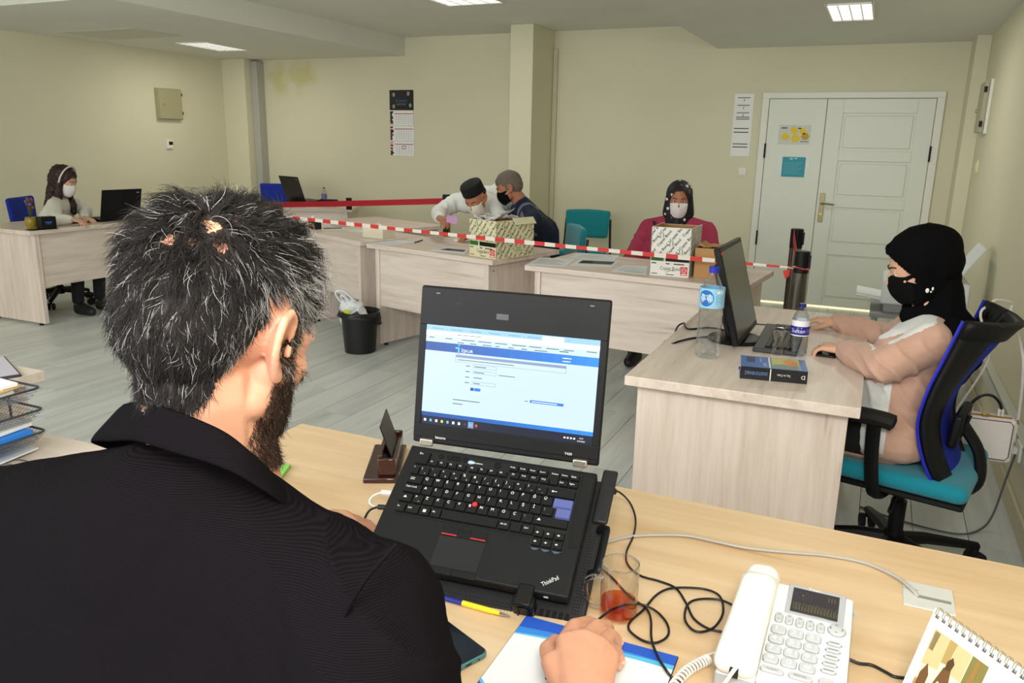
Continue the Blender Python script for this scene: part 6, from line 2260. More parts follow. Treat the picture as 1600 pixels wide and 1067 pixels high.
def handbag():
    t = thing('handbag', 'small off-white handbag hanging by its strap from the back of the office chair', 'bag', (0.415, 3.02, 0.50), R(4))
    BW = mat('bag_white_leather', (226, 216, 212), 0.4, bump=0.2, bscale=400)
    GD = mat('bag_gold', (190, 150, 80), 0.25, 1.0)
    MB().box2((-0.098, -0.035, -0.085), (0.098, 0.035, 0.075)).build('body', BW, t, bevel=0.016, segs=4)
    w, h = 0.086, 0.066
    ring = spl([(-w, -0.037, -h), (w, -0.037, -h), (w, -0.037, h - 0.012), (-w, -0.037, h - 0.012)], 1, True)
    MB().tube([(-w + 0.01, -0.036, -h - 0.005), (w - 0.01, -0.036, -h - 0.005), (w, -0.036, -h + 0.008), (w, -0.036, h - 0.012), (w - 0.01, -0.036, h), (-w + 0.01, -0.036, h), (-w, -0.036, h - 0.012), (-w, -0.036, -h + 0.008)], 0.0018, 6, closed=True).build('front_piping', mat('bag_seam', (90, 84, 84), 0.5), t)
    MB().tube(spl([(-0.045, 0, 0.072), (-0.040, 0, 0.110), (-0.012, 0, 0.140), (0.020, 0, 0.140), (0.046, 0, 0.110), (0.048, 0, 0.072)], 5), 0.0085, 8, flat=0.6).build('top_handle', mat('bag_handle_black', (26, 24, 26), 0.4), t)
    for x in (-0.045, 0.048):
        o = MB().box2((x - 0.010, -0.008, 0.070), (x + 0.010, 0.008, 0.100)).build('handle_tab', BW, t, bevel=0.003)
        MB().ball((x, -0.009, 0.088), 0.0035, 8, 6).build('stud', GD, o)
    MB().tube([(-0.075, -0.022, 0.076), (0.080, -0.022, 0.076)], 0.003, 6).build('zip', GD, t)
    MB().box2((-0.010, -0.030, 0.073), (0.012, -0.016, 0.084)).build('clasp', GD, t, bevel=0.002)
    MB().box2((0.097, -0.014, -0.01), (0.104, 0.014, 0.055)).build('side_tab', BW, t, bevel=0.003)
    MB().tube([(0.104, 0.010 * cos(a), 0.060 + 0.010 * sin(a)) for a in [2 * pi * k / 10 for k in range(10)]], 0.002, 6, closed=True).build('ring', GD, t)
    top = Vector((0.4608, 3.0156, 0.9537))
    inv = (Matrix.Translation((0.43, 3.02, 0.50)) @ Matrix.Rotation(R(4), 4, 'Z')).inverted()
    W_ = lambda p: inv @ Vector(p)
    pts = [(0.104, 0, 0.065), W_((0.50, 2.93, 0.80)), W_((0.4662, 3.0769, 0.9212)), W_((0.466, 3.0862, 0.9547)), W_((0.4115, 3.0208, 0.9715)), W_((0.3838, 2.9814, 0.9562)), W_((0.3623, 2.9403, 0.9251)), W_((0.40, 2.9, 0.80)), (-0.098, 0, 0.05)]
    MB().tube(spl(pts, 5), 0.0045, 6, flat=0.5).build('shoulder_strap', BW, t)
handbag()

# ---- monitor
def monitor():
    a = math.atan2(0.094, 0.338)
    t = thing('computer_monitor', 'black computer monitor on the desk facing the woman in the black headscarf', 'monitor', (-0.42, 2.99, 0.74), R(-1))
    fr = frame((0.037, 0.0, 0.027), (0, 1, 0), (-sin(a), 0, cos(a)))
    h, w = 0.352, 0.205
    MB(fr).box2((-w, 0, -0.022), (w, h, 0.0)).build('housing', BLACK, t, bevel=0.004)
    MB(fr).box2((-w + 0.018, 0.022, -0.0005), (w - 0.018, h - 0.016, 0.0012)).build('panel', mat('monitor_panel', (74, 74, 68), 0.22), t)
    MB(fr).box2((-w * 0.6, 0.06, -0.055), (w * 0.6, h - 0.06, -0.02)).build('rear_bulge', BLACK_M, t, bevel=0.012)
    MB(fr).tube([(-w + 0.008, h - 0.022, 0.001), (-w + 0.008, h - 0.022, 0.004)], 0.005, 10).build('red_sticker', RED, t)
    MB().lathe([(0.10, 0), (0.105, 0.004), (0.095, 0.014), (0.03, 0.020), (0.001, 0.020)], 32, (-0.01, 0, 0)).build('foot', BLACK, t)
    MB().tube([(-0.03, 0, 0.016), (-0.05, 0, 0.07), (-0.055, 0, 0.15)], 0.024, 10, flat=0.6).build('stand_neck', BLACK, t)
monitor()

def keyboard(name, label, loc, rz, L_=0.44, W_=0.15):
    t = thing(name, label, 'keyboard', loc, rz)
    MB().box2((-L_ / 2, -W_ / 2, 0), (L_ / 2, W_ / 2, 0.016)).build('housing', mat('keyboard_grey', (58, 60, 62), 0.45), t, bevel=0.004)
    km = MB().box((0, 0, 0), (0.0165, 0.0165, 0.007)).mesh('key', BLACK, 0)
    for r_ in range(5):
        for c in range(15):
            child('key', km, t, (-L_ / 2 + 0.03 + c * 0.0186 + (r_ % 2) * 0.004, -W_ / 2 + 0.028 + r_ * 0.0186, 0.019))
    for r_ in range(5):
        for c in range(4):
            child('key', km, t, (L_ / 2 - 0.088 + c * 0.0186, -W_ / 2 + 0.028 + r_ * 0.0186, 0.019))
keyboard('keyboard', 'dark grey keyboard beside the monitor of the woman in the black headscarf', (-0.275, 3.06, 0.7405), R(91))

def bottle(label, loc, h, r, capm, labm, z0, z1, draw=None, water=None, ribs=0, face=0.0):
    t = thing('water_bottle', label, 'bottle', loc, face)
    G = thin_clear('clear_plastic', (244, 247, 250), 0.32)
    prof = [(0.001, 0.004), (r * 0.72, 0.0), (r * 0.95, 0.006)]
    z = 0.02
    nz = 22
    for k in range(nz + 1):
        zz = 0.012 + (h * 0.66 - 0.012) * k / nz
        rr = r
        if ribs and not (z0 - 0.005 < zz < z1 + 0.005):
            rr = r * (1 - 0.05 * (0.5 + 0.5 * cos(2 * pi * zz / ribs)))
        prof.append((rr, zz))
    prof += [(r * 0.96, h * 0.70), (r * 0.80, h * 0.78), (r * 0.55, h * 0.86), (r * 0.36, h * 0.915), (r * 0.34, h * 0.935)]
    MB().lathe(prof, 28, cap=False).build('bottle_body', G, t, 60)
    MB().lathe([(r * 0.36, h * 0.935), (r * 0.40, h * 0.937), (r * 0.40, h * 0.995), (r * 0.36, h), (0.001, h)], 20, cap=False).build('cap', capm, t)
    lb = MB().lathe([(r * 1.01, z0), (r * 1.01, z1)], 28, cap=False).build('label', labm, t, 60)
    if water:
        MB().lathe([(0.001, 0.006), (r * 0.9, 0.008), (r * 0.93, 0.02), (r * 0.93, water), (0.001, water)], 24, cap=False).build('water', thin_clear('water_fill', (236, 242, 246), 0.2), t, 60)
    if draw:
        mb = MB()
        ms = draw(mb)
        # wrap the flat print round the label: x -> angle
        out = []
        for v in mb.v:
            a = -pi / 2 + v.x / r
            rr = r * 1.01 + 0.0006 + v.z
            out.append(Vector((rr * cos(a), rr * sin(a), v.y)))
        mb.v = out
        mb.build('label_print', ms, lb, 0)
    return t

def d_big(q):
    q.m = 0
    n = 22
    cx, cy, rr = -0.012, 0.212, 0.026
    q.add([(cx, cy, 0)] + [(cx + rr * cos(2 * pi * k / n), cy + rr * 1.08 * sin(2 * pi * k / n), 0) for k in range(n)], [(0, 1 + k, 1 + (k + 1) % n) for k in range(n)])
    q.m = 1
    q.text('Nestlé', cx, cy + 0.006, 0.012, 0.0004, align='c')
    q.text('Pure Life', cx, cy - 0.006, 0.0145, 0.0004, align='c', sx=0.85)
    q.m = 2
    q.rect(cx - 0.012, cy - 0.018, cx + 0.012, cy - 0.011, 0.0004)
    q.m = 3
    for k in range(5):
        q.rect(0.022, 0.195 + k * 0.006, 0.046 - 0.004 * (k % 2), 0.197 + k * 0.006, 0.0004)
    q.m = 1
    q.rect(0.024, 0.228, 0.034, 0.238, 0.0004).rect(0.036, 0.228, 0.046, 0.238, 0.0004)
    return [mat('nl_blue', (20, 110, 190), 0.4), WHITE, mat('nl_pink', (190, 40, 130), 0.4), mat('nl_text', (90, 140, 180), 0.5)]
bottle('large clear plastic water bottle with pale blue label and blue cap', (-0.476, 2.69, 0.7405), 0.315, 0.042, mat('cap_blue', (38, 48, 180), 0.35), mat('label_pale_blue', (150, 205, 238), 0.4), 0.178, 0.245, d_big, None, 0.034)

def d_small(q):
    q.m = 0
    for k in range(14):
        q.rect(-0.046 + k * 0.0068, 0.078, -0.0392 + k * 0.0068, 0.108, 0.0)
    q.m = 1
    q.text('Sultan', -0.004, 0.086, 0.020, 0.0004, align='c')
    q.rect(-0.006, 0.102, 0.008, 0.104, 0.0004)
    for k in range(3):
        q.rect(0.026, 0.086 + k * 0.005, 0.038, 0.088 + k * 0.005, 0.0004)
    return [mat('sultan_blue', (40, 40, 150), 0.4), WHITE]
bottle('small clear water bottle with dark blue and white label and dark blue cap', (-0.196, 2.87, 0.7405), 0.185, 0.0305, mat('cap_navy', (28, 32, 120), 0.35), mat('label_white', (240, 240, 244), 0.4), 0.074, 0.128, d_small, 0.085, 0.022)

def tea_glass():
    t = thing('tea_glass', 'empty tulip tea glass with a spoon in front of the keyboard', 'glass', (-0.262, 2.845, 0.757 - 0.0165))
    G = thin_clear('clear_glass', (250, 250, 248), 0.2)
    MB().lathe([(0.001, 0.003), (0.018, 0.0), (0.023, 0.006), (0.024, 0.03), (0.019, 0.052), (0.022, 0.070), (0.030, 0.090), (0.0285, 0.090), (0.0205, 0.070), (0.0175, 0.052), (0.0225, 0.03), (0.0215, 0.010), (0.001, 0.008)], 24, cap=False).build('glass_body', G, t, 60)
    MB().lathe([(0.0290, 0.0895), (0.0300, 0.0905), (0.0290, 0.0915)], 24, cap=False).build('rim', CHROME, t, 60)
    MB().tube([(-0.010, 0, 0.012), (0.018, 0.0, 0.088), (0.026, 0, 0.112)], 0.0016, 6).build('spoon', CHROME, t)
tea_glass()

def book():
    t = thing('book', 'thick paperback with black spine and blue and picture cover lying on the desk', 'book', (-0.332, 2.478, 0.7405), R(9))
    W_, D_, H_ = 0.200, 0.140, 0.040
    MB().box2((0.002, 0.002, 0.002), (W_ - 0.002, D_ - 0.002, H_ - 0.002)).build('pages', PAPER, t)
    MB().box2((0, -0.001, 0), (W_, 0.002, H_)).build('spine', mat('spine_black', (20, 20, 24), 0.35), t, bevel=0.0006)
    MB().box2((0, 0, H_ - 0.002), (W_, D_, H_)).build('front_cover', mat('cover_blue', (52, 100, 180), 0.4), t, bevel=0.0006)
    MB().box2((0, 0, 0), (W_, D_, 0.002)).build('rear_cover', mat('cover_blue', (0, 0, 0)), t)
    q = MB()
    z = H_ + 0.0004
    q.m = 0
    q.rect(0.095, 0.008, 0.180, D_ - 0.006, z)
    q.m = 1
    q.add([(0.097, 0.010, z + 0.0002), (0.178, 0.010, z + 0.0002), (0.178, 0.05, z + 0.0002), (0.14, 0.065, z + 0.0002), (0.097, 0.05, z + 0.0002)], [(0, 1, 2, 3, 4)])
    q.m = 2
    q.add([(0.135, 0.05, z + 0.0004), (0.165, 0.045, z + 0.0004), (0.176, 0.075, z + 0.0004), (0.168, 0.118, z + 0.0004), (0.145, 0.125, z + 0.0004), (0.130, 0.10, z + 0.0004)], [(0, 1, 2, 3, 4, 5)])
    q.m = 3
    q.rect(0.086, 0.006, 0.091, D_ - 0.004, z)
    q.text('Suç ve Ceza', 0.060, 0.12, 0.010, z, rot=-pi / 2)
    for k in range(4):
        q.rect(0.068 - k * 0.0, 0.025 + k * 0.010, 0.080, 0.028 + k * 0.010, z)
    q.m = 4
    q.rect(0.018, 0.06, 0.045, 0.125, z)
    q.build('cover_print', [mat('pic_sky', (196, 190, 110), 0.5), mat('pic_grass', (130, 150, 150), 0.5), mat('pic_dog', (216, 150, 80), 0.5), WHITE, mat('cover_dark', (20, 40, 90), 0.4)], t, 0, kind='stuff')
    F_ = frame((W_, -0.0012, 0.0), (1, 0, 0), (0, 0, 1)) @ Matrix.Rotation(pi, 4, 'Z')
    q = MB(F_)
    q.m = 0
    q.text('DOSTOYEVSKİ', 0.118, -0.0265, 0.0150, 0.0004, sx=0.68)
    q.m = 1
    q.text('Suç ve Ceza', 0.050, -0.024, 0.010, 0.0004, sx=0.8)
    q.text('D', 0.006, -0.026, 0.018, 0.0004)
    q.rect(0.108, -0.039, 0.111, -0.001, 0.0004)
    q.build('spine_lettering', [mat('spine_blue_ink', (110, 150, 215), 0.5), WHITE], t, 0, kind='stuff')
book()
p = MB().tube([(0, 0, 0.004), (0.05, 0.03, 0.004)], 0.0035, 8).build('pen', mat('pen_violet', (60, 40, 120), 0.4), loc=(-0.352, 2.585, 0.7405))
tag(p, 'short dark pen end poking out left of the thick paperback', 'pen')
smartphone('black smartphone lying under the hand of the woman in the black headscarf', (-0.105, 2.955, 0.7405), R(88), 0.145, 0.072, (30, 30, 32))
cable('monitor_cable', 'black cable bowing over the left edge of the headscarf woman\'s desk', [(-0.4162, 2.9423, 0.76), (-0.4987, 2.9887, 0.745), (-0.5714, 2.93, 0.744), (-0.6086, 2.8486, 0.745), (-0.6355, 2.8238, 0.735), (-0.69, 2.95, 0.70), (-0.69, 3.0, 0.5)], 0.004, CBL)
cable('monitor_cable', 'second black cable curving down at the left edge of the headscarf woman\'s desk', [(-0.4343, 3.0248, 0.76), (-0.5504, 3.1308, 0.745), (-0.6243, 3.0593, 0.746), (-0.665, 3.16, 0.745), (-0.695, 3.15, 0.70), (-0.70, 3.15, 0.50)], 0.004, CBL)
cable('keyboard_cable', 'thin black cable running from the monitor to the keyboard', [(-0.4403, 3.3083, 0.743), (-0.401, 3.3032, 0.743), (-0.3388, 3.3113, 0.743), (-0.2806, 3.3044, 0.743), (-0.2326, 3.3182, 0.743)], 0.0022, CBL)
cable('floor_cable', 'grey cable on the floor from the wall socket to under the office chair', [(0.60, 3.42, 0.335), (0.585, 3.44, 0.20), (0.56, 3.42, 0.05), (0.52, 3.36, 0.008), (0.45, 3.28, 0.006), (0.36, 3.27, 0.006), (0.22, 3.30, 0.006), (0.08, 3.36, 0.006)], 0.004, mat('cable_mid_grey', (96, 98, 100), 0.5))

def printer():
    t = thing('printer', 'white office printer with paper tray by the right wall behind the headscarf woman', 'printer', (0.30, 5.35, 0.0), R(0))
    PWH = mat('printer_white', (222, 226, 226), 0.4)
    PGR = mat('printer_grey', (150, 152, 152), 0.5)
    MB().box2((-0.22, -0.20, 0.55), (0.24, 0.22, 0.70)).build('body', PWH, t, bevel=0.012)
    MB().box2((-0.20, -0.19, 0.50), (0.22, 0.21, 0.55)).build('lower_body', PGR, t, bevel=0.006)
    MB().box((-0.26, -0.02, 0.575), (0.20, 0.26, 0.012), (0, 0.12, 0)).build('output_tray', PWH, t, bevel=0.004)
    MB().box((-0.27, -0.02, 0.590), (0.18, 0.21, 0.012), (0, 0.12, 0)).build('paper', PAPER, t)
    MB().box((0.22, 0.02, 0.80), (0.02, 0.30, 0.26), (0, 0.55, 0)).build('paper_support', PWH, t, bevel=0.004)
    MB().box2((-0.18, -0.16, 0.70), (0.14, 0.18, 0.725)).build('scanner_lid', PWH, t, bevel=0.006)
    c = thing('side_table', 'low grey side table under the white printer', 'table', (0.30, 5.35, 0.0))
    MB().box2((-0.27, -0.25, 0.475), (0.27, 0.26, 0.50)).build('table_top', PGR, c, bevel=0.003)
    for sx in (-1, 1):
        for sy in (-1, 1):
            MB().cyl((sx * 0.24, sy * 0.22, 0), (sx * 0.24, sy * 0.22, 0.475), 0.016).build('leg', PGR, c)
printer()

# ---- belt posts
def post(label, x, y, h, steel=True):
    t = thing('barrier_post', label, 'barrier post', (x, y, 0), 0, 'belt barrier posts')
    MB().lathe([(0.17, 0), (0.17, 0.008), (0.155, 0.022), (0.06, 0.034), (0.036, 0.040)], 32).build('foot', STEEL, t)
    MB().lathe([(0.034, 0.038), (0.034, h - 0.11)], 24).build('tube', mat('post_steel', (120, 118, 112), 0.22, 1.0), t)
    MB().lathe([(0.036, h - 0.11), (0.036, h - 0.004), (0.033, h)], 24).build('head', BLACK, t)
    MB().box2((0.030, -0.02, h - 0.09), (0.042, 0.02, h - 0.02)).build('belt_clip', BLACK, t, bevel=0.002)
    return t
post('nearer steel belt post before the double door, striped tape tied to it', -0.315, 4.22, 0.945)
post('farther steel belt post just behind the nearer one before the double door', -0.405, 4.85, 0.995)
post('black belt post near the back wall behind the man in white', -3.50, 6.25, 0.985)
post('belt post at the hidden left end of the red and white tape', -4.55, 4.42, 0.99)
post('belt post hidden at the left end of the long red belt', -5.60, 6.10, 0.90)

def band(a, b, w, sag, m_list, n, name, twist=None, T_=0.0012, start=0):
    """striped band from a to b with segments of alternating colour"""
    a, b = Vector(a), Vector(b)
    mb = MB()
    N = n * 2
    for k in range(N):
        for j, (u) in enumerate((k / N, (k + 1) / N)):
            pass
        p, q = a.lerp(b, k / N), a.lerp(b, (k + 1) / N)
        p.z -= sag * 4 * (k / N) * (1 - k / N)
        q.z -= sag * 4 * ((k + 1) / N) * (1 - (k + 1) / N)
        wp = w * (1 + (twist(k / N) if twist else 0))
        wq = w * (1 + (twist((k + 1) / N) if twist else 0))
        d = (q - p).normalized().cross(Vector((0, 0, 1))).normalized() * T_
        mb.m = m_list[(k // 2 + start) % len(m_list)]
        mb.add([p + d - Vector((0, 0, wp)), q + d - Vector((0, 0, wq)), q + d + Vector((0, 0, wq)), p + d + Vector((0, 0, wp)),
                p - d - Vector((0, 0, wp)), q - d - Vector((0, 0, wq)), q - d + Vector((0, 0, wq)), p - d + Vector((0, 0, wp))],
               [(0, 1, 2, 3), (7, 6, 5, 4), (3, 2, 6, 7), (0, 4, 5, 1)])
    return mb
TR_, TW_ = mat('tape_red', (214, 50, 46), 0.45), mat('tape_white', (236, 226, 214), 0.45)
mb = band((-4.55, 4.38, 0.945), (-0.35, 4.18, 0.862), 0.0115, 0.012, [0, 1], 64, 'tape', lambda u: 0.10 * sin(u * 23) - 0.55 * max(0, (u - 0.86) / 0.14))
# knot and loose end at the post
c0 = Vector((-0.315, 4.22, 0.862))
mb.m = 1
mb.tube([c0 + Vector((0.037 * cos(a), 0.037 * sin(a), 0.004 * sin(2 * a))) for a in [2 * pi * k / 16 for k in range(16)]], 0.008, 6, closed=True, flat=0.4)
mb.m = 0
mb.add([c0 + Vector((-0.05, -0.03, -0.01)), c0 + Vector((-0.085, -0.03, -0.02)), c0 + Vector((-0.07, -0.03, -0.06)), c0 + Vector((-0.05, -0.028, -0.045))], [(0, 1, 2, 3)])
mb.tube([c0 + Vector((-0.06, -0.036, 0)), c0 + Vector((-0.02, -0.044, 0.004)), c0 + Vector((0.04, -0.03, -0.006))], 0.008, 6, flat=0.4)
o = mb.build('barrier_tape', [TR_, TW_], None, 0)
tag(o, 'red and white striped barrier tape stretched across the desks to the steel post', 'tape')
BELT = mat('belt_red', (176, 16, 34), 0.6, bump=0.3, bscale=500)
o = band((-5.57, 6.10, 0.80), (-3.54, 6.25, 0.925), 0.026, 0.004, [0], 10, 'belt').build('barrier_belt', [BELT], None, 0)
tag(o, 'long dark red belt stretched before the laptop desk at the back', 'belt')
o = band((-0.42, 4.81, 0.965), (-0.345, 4.26, 0.90), 0.030, 0.01, [0], 4, 'belt').build('barrier_belt', [BELT], None, 0)
tag(o, 'short dark red belt piece between the two steel posts', 'belt')

# ================================================================ background: people, cartons, papers, chairs
def printed(mb, x0, y0, x1, y1, z, size, seed, sx=1.0):
    """wrapping-paper pattern: the carton's slanted name and a round mark, repeated on the diagonal"""
    rs = random.Random(seed)
    ang = R(52)
    step_u, step_v = size * 3.5, size * 0.92
    cx, cy = (x0 + x1) / 2, (y0 + y1) / 2
    nu, nv = 5, int((x1 - x0 + y1 - y0) / step_v) + 3
    for i_ in range(-nv, nv):
        for j in range(-nu, nu):
            u = (j + 0.5 * (i_ % 2)) * step_u
            v = i_ * step_v
            x = cx + u * cos(ang) - v * sin(ang)
            y = cy + u * sin(ang) + v * cos(ang)
            if x < x0 - size * 3 or x > x1 + size or y < y0 - size * 3 or y > y1 + size:
                continue
            mb.m = 0
            mb.text('Copier Bond', x, y, size * 0.56, z, rot=ang, clip=(x0, y0, x1, y1))
            mb.text('Copier Bond', x + 0.0012, y, size * 0.56, z + 0.0001, rot=ang, clip=(x0, y0, x1, y1))
            if i_ % 2 == 0:
                mb.m = 1
                mb.text('21', x + size * 2.75 * cos(ang), y + size * 2.75 * sin(ang), size * 1.0, z, rot=ang - R(50), clip=(x0, y0, x1, y1))


def copier_box(label, loc, rz, W_, D_, H_, seed, cream, papers=False, flap=True):
    """open carton standing on its base; local front face looks to -Y"""
    t = thing('paper_carton', label, 'box', loc, rz, None)
    BM = mat('carton_%d' % cream[2], cream, 0.7)
    KR = mat('carton_inside', (178, 130, 88), 0.85)
    th = 0.004
    walls = [('front_side', (0, 0, 0), (W_, th, H_)), ('back_side', (0, D_ - th, 0), (W_, D_, H_ * 0.97)), ('left_side', (0, 0, 0), (th, D_, H_)), ('right_side', (W_ - th, 0, 0), (W_, D_, H_))]
    for n_, a, b in walls:
        o = MB().box2(a, b).build('side_wall', BM, t)
        # brown inner liner
        i0 = [a[0] + (th if n_ != 'right_side' else -0.001), a[1] + (th if n_ != 'back_side' else -0.001), 0.005]
    MB().box2((th + 0.0005, th + 0.0005, 0.001), (W_ - th - 0.0005, D_ - th - 0.0005, 0.004)).build('bottom', KR, t)
    ln = MB()
    ln.box2((th, th, 0.004), (W_ - th, th + 0.001, H_ - 0.001)).box2((th, D_ - th - 0.001, 0.004), (W_ - th, D_ - th, H_ * 0.965))
    ln.box2((th, th, 0.004), (th + 0.001, D_ - th, H_ - 0.001)).box2((W_ - th - 0.001, th, 0.004), (W_ - th, D_ - th, H_ - 0.001))
    ln.build('brown_lining', KR, t, 0)
    INKM = mat('carton_ink', (46, 46, 40), 0.6)
    GRM = mat('carton_green', (60, 96, 44), 0.6)
    ms = [INKM, GRM, BLACK, RED, mat('carton_dkgreen', (50, 110, 40), 0.6), PAPER]
    # front face
    F_ = frame((0, -0.0006, 0), (1, 0, 0), (0, 0, 1))
    q = MB(F_)
    lab = H_ * 0.30
    printed(q, 0.004, lab + 0.034, W_ - 0.004, H_ - 0.003, 0.0002, 0.038, seed)
    q.m = 4
    q.rect(0.006, lab + 0.002, W_ * 0.34, lab + 0.028, 0.0002)
    q.m = 2
    q.rect(W_ * 0.39, lab + 0.002, W_ - 0.004, lab + 0.028, 0.0002)
    q.m = 0
    q.text('Copier Bond', W_ * 0.52, lab * 0.42, 0.030, 0.0003, align='c', sx=0.72)
    for k, (a, b) in enumerate(((0.04, 0.16), (0.40, 0.50), (0.60, 0.86))):
        q.rect(W_ * a, lab - 0.014, W_ * b, lab - 0.008, 0.0003)
    q.rect(W_ * 0.05, 0.010, W_ * 0.20, 0.014, 0.0003).rect(W_ * 0.42, 0.008, W_ * 0.62, 0.012, 0.0003)
    q.tube([(W_ * (0.42 + 0.03 * k), 0.026 - 0.0012 * (k - 3) ** 2 * 0.5 + 0.002 * k, 0.0004) for k in range(8)], 0.0012, 4)
    q.m = 3
    q.rect(W_ * 0.78, 0.010, W_ * 0.95, 0.058, 0.0003)
    q.m = 5
    cx, cy = W_ * 0.865, 0.038
    q.tube([(cx + 0.012 * cos(2 * pi * k / 16), cy + 0.012 * sin(2 * pi * k / 16), 0.0006) for k in range(16)], 0.0018, 4, closed=True)
    q.text('AT', cx, cy - 0.004, 0.010, 0.0006, align='c')
    q.rect(W_ * 0.80, 0.014, W_ * 0.93, 0.020, 0.0006)
    q.build('front_print', ms, t, 0, kind='stuff')
    # right face
    F_ = frame((W_ + 0.0006, 0, 0), (0, 1, 0), (0, 0, 1))
    q = MB(F_)
    printed(q, 0.003, 0.003, D_ - 0.003, H_ - 0.003, 0.0002, 0.038, seed + 4)
    q.build('side_print', ms, t, 0, kind='stuff')
    MB(F_).rect(D_ * 0.45, H_ * 0.12, D_ * 0.72, H_ * 0.30, 0.0004).build('side_label', BM, t, 0)
    q = MB(F_)
    q.text('Copier', D_ * 0.585, H_ * 0.23, 0.022, 0.0006, align='c', sx=0.8)
    q.rect(D_ * 0.48, H_ * 0.16, D_ * 0.69, H_ * 0.17, 0.0006).rect(D_ * 0.48, H_ * 0.19, D_ * 0.66, H_ * 0.20, 0.0006)
    q.build('label_print', mat('label_grey_ink', (110, 108, 96), 0.6), t, 0, kind='stuff')
    if flap:
        MB().box((W_ + 0.012, D_ * 0.7, H_ - 0.008), (0.004, D_ * 0.55, 0.05), (0, R(-38), 0)).build('torn_flap', BM, t)
    return t


copier_box('cream patterned paper carton with crumpled papers on the middle desk', (-2.341, 4.474, 0.7405), R(-19.6), 0.245, 0.34, 0.235, 3, (226, 220, 182))
copier_box('white patterned paper carton standing before the woman in the pink coat', (-1.122, 4.325, 0.7405), R(1), 0.222, 0.29, 0.27, 8, (238, 236, 228), flap=False)
# crumpled papers in the first carton
rs = random.Random(11)
LBL = ['crumpled white sheet lowest in the cream carton, at its left', 'white sheet leaning at the left edge of the cream carton', 'white sheet in the middle of the heap in the cream carton', 'topmost white sheet of the heap in the cream carton', 'white sheet poking towards the right corner of the cream carton']
for k in range(5):
    def fn(a, b, k=k):
        x, y = (a - 0.5) * 0.15, (b - 0.5) * 0.12
        return (x, y, 0.028 * noise.noise(Vector((x * 16 + k * 3, y * 16, k))) + 0.05 * abs(a - 0.5))
    c = Vector((-2.20, 4.56, 0.965)) + Vector((-0.05 + 0.026 * k, 0.028 * k - 0.04, (0, 0.004, 0.010, 0.024, 0.006)[k]))
    o = MB().grid(fn, 9, 8).build('crumpled_paper', PAPER, None, 180, loc=c, rot=(0.35 * rs.uniform(-1, 1), 0.35 * rs.uniform(-1, 1), rs.uniform(-0.9, 0.6)))
    o.modifiers.new('s', 'SOLIDIFY').thickness = 0.0006
    tag(o, LBL[k], 'paper', 'sheets in the carton')

def brown_box():
    t = thing('cardboard_box', 'plain brown cardboard box beside the white patterned carton', 'box', (-0.882, 4.36, 0.7405), R(3))
    W_, D_, H_ = 0.21, 0.22, 0.165
    for a, b in (((0, 0, 0), (W_, 0.004, H_)), ((0, D_ - 0.004, 0), (W_, D_, H_)), ((0, 0.004, 0), (0.004, D_ - 0.004, H_)), ((W_ - 0.004, 0.004, 0), (W_, D_ - 0.004, H_))):
        MB().box2(a, b).build('side_wall', CARD, t)
    MB().box2((0.004, 0.004, 0), (W_ - 0.004, D_ - 0.004, 0.004)).build('bottom', CARD, t)
    def fn(a, b):
        x, y = 0.01 + a * (W_ - 0.01), 0.02 + b * (D_ - 0.04)
        return (x, y, H_ - 0.005 + 0.028 * noise.noise(Vector((x * 22, y * 22, 4))) + 0.012)
    o = MB().grid(fn, 12, 10).build('crumpled_brown_paper', CARD, t, 20)
    o.modifiers.new('s', 'SOLIDIFY').thickness = 0.001
brown_box()

# ---- papers and small things lying on the desks
def sheet(label, pts, z, n_print=0, dark=False, name='paper_sheet', m_=None, group=None):
    """thin sheet given by four corners counter-clockwise on a desk top"""
    P_ = [Vector((p[0], p[1], 0)) for p in pts]
    c = sum(P_, Vector()) / 4
    t = thing(name, label, 'paper', (c.x, c.y, z), 0, group)
    L_ = [p - c for p in P_]
    v = [Vector((p.x, p.y, 0)) for p in L_] + [Vector((p.x, p.y, 0.0015)) for p in L_]
    MB().add(v, [(3, 2, 1, 0), (4, 5, 6, 7), (0, 1, 5, 4), (1, 2, 6, 5), (2, 3, 7, 6), (3, 0, 4, 7)]).build('sheet', m_ or PAPER_G, t, 0)
    q = MB()
    def pt(a, b):
        return (L_[0] * (1 - a) + L_[1] * a) * (1 - b) + (L_[3] * (1 - a) + L_[2] * a) * b + Vector((0, 0, 0.0019))
    if dark:
        q.m = 0
        q.quad(pt(0.12, 0.35), pt(0.92, 0.35), pt(0.92, 0.85), pt(0.12, 0.85))
        q.m = 1
        for k in range(5):
            q.add([pt(0.42, 0.40 + k * 0.09) + Vector((0, 0, 0.0003)), pt(0.90, 0.40 + k * 0.09) + Vector((0, 0, 0.0003)), pt(0.90, 0.44 + k * 0.09) + Vector((0, 0, 0.0003)), pt(0.42, 0.44 + k * 0.09) + Vector((0, 0, 0.0003))], [(0, 1, 2, 3)])
    for k in range(n_print):
        b = 0.15 + 0.7 * k / max(1, n_print)
        q.m = 1
        q.quad(pt(0.12, b), pt(0.85 - 0.1 * (k % 3), b), pt(0.85 - 0.1 * (k % 3), b + 0.02), pt(0.12, b + 0.02))
    if q.f:
        q.build('print', [INK, GREYINK], t, 0, kind='stuff')
    return t
sheet('blank-looking white sheet at the left front corner of the pink coat woman\'s desk', [(-1.8689, 4.3051), (-1.6366, 4.3601), (-1.6853, 4.6682), (-1.9153, 4.6237)], 0.7405, 6)
sheet('sheet with a dark photograph beside the left sheet on the pink coat woman\'s desk', [(-1.6348, 4.4197), (-1.391, 4.482), (-1.4219, 4.7355), (-1.6679, 4.679)], 0.7405, 0, True)
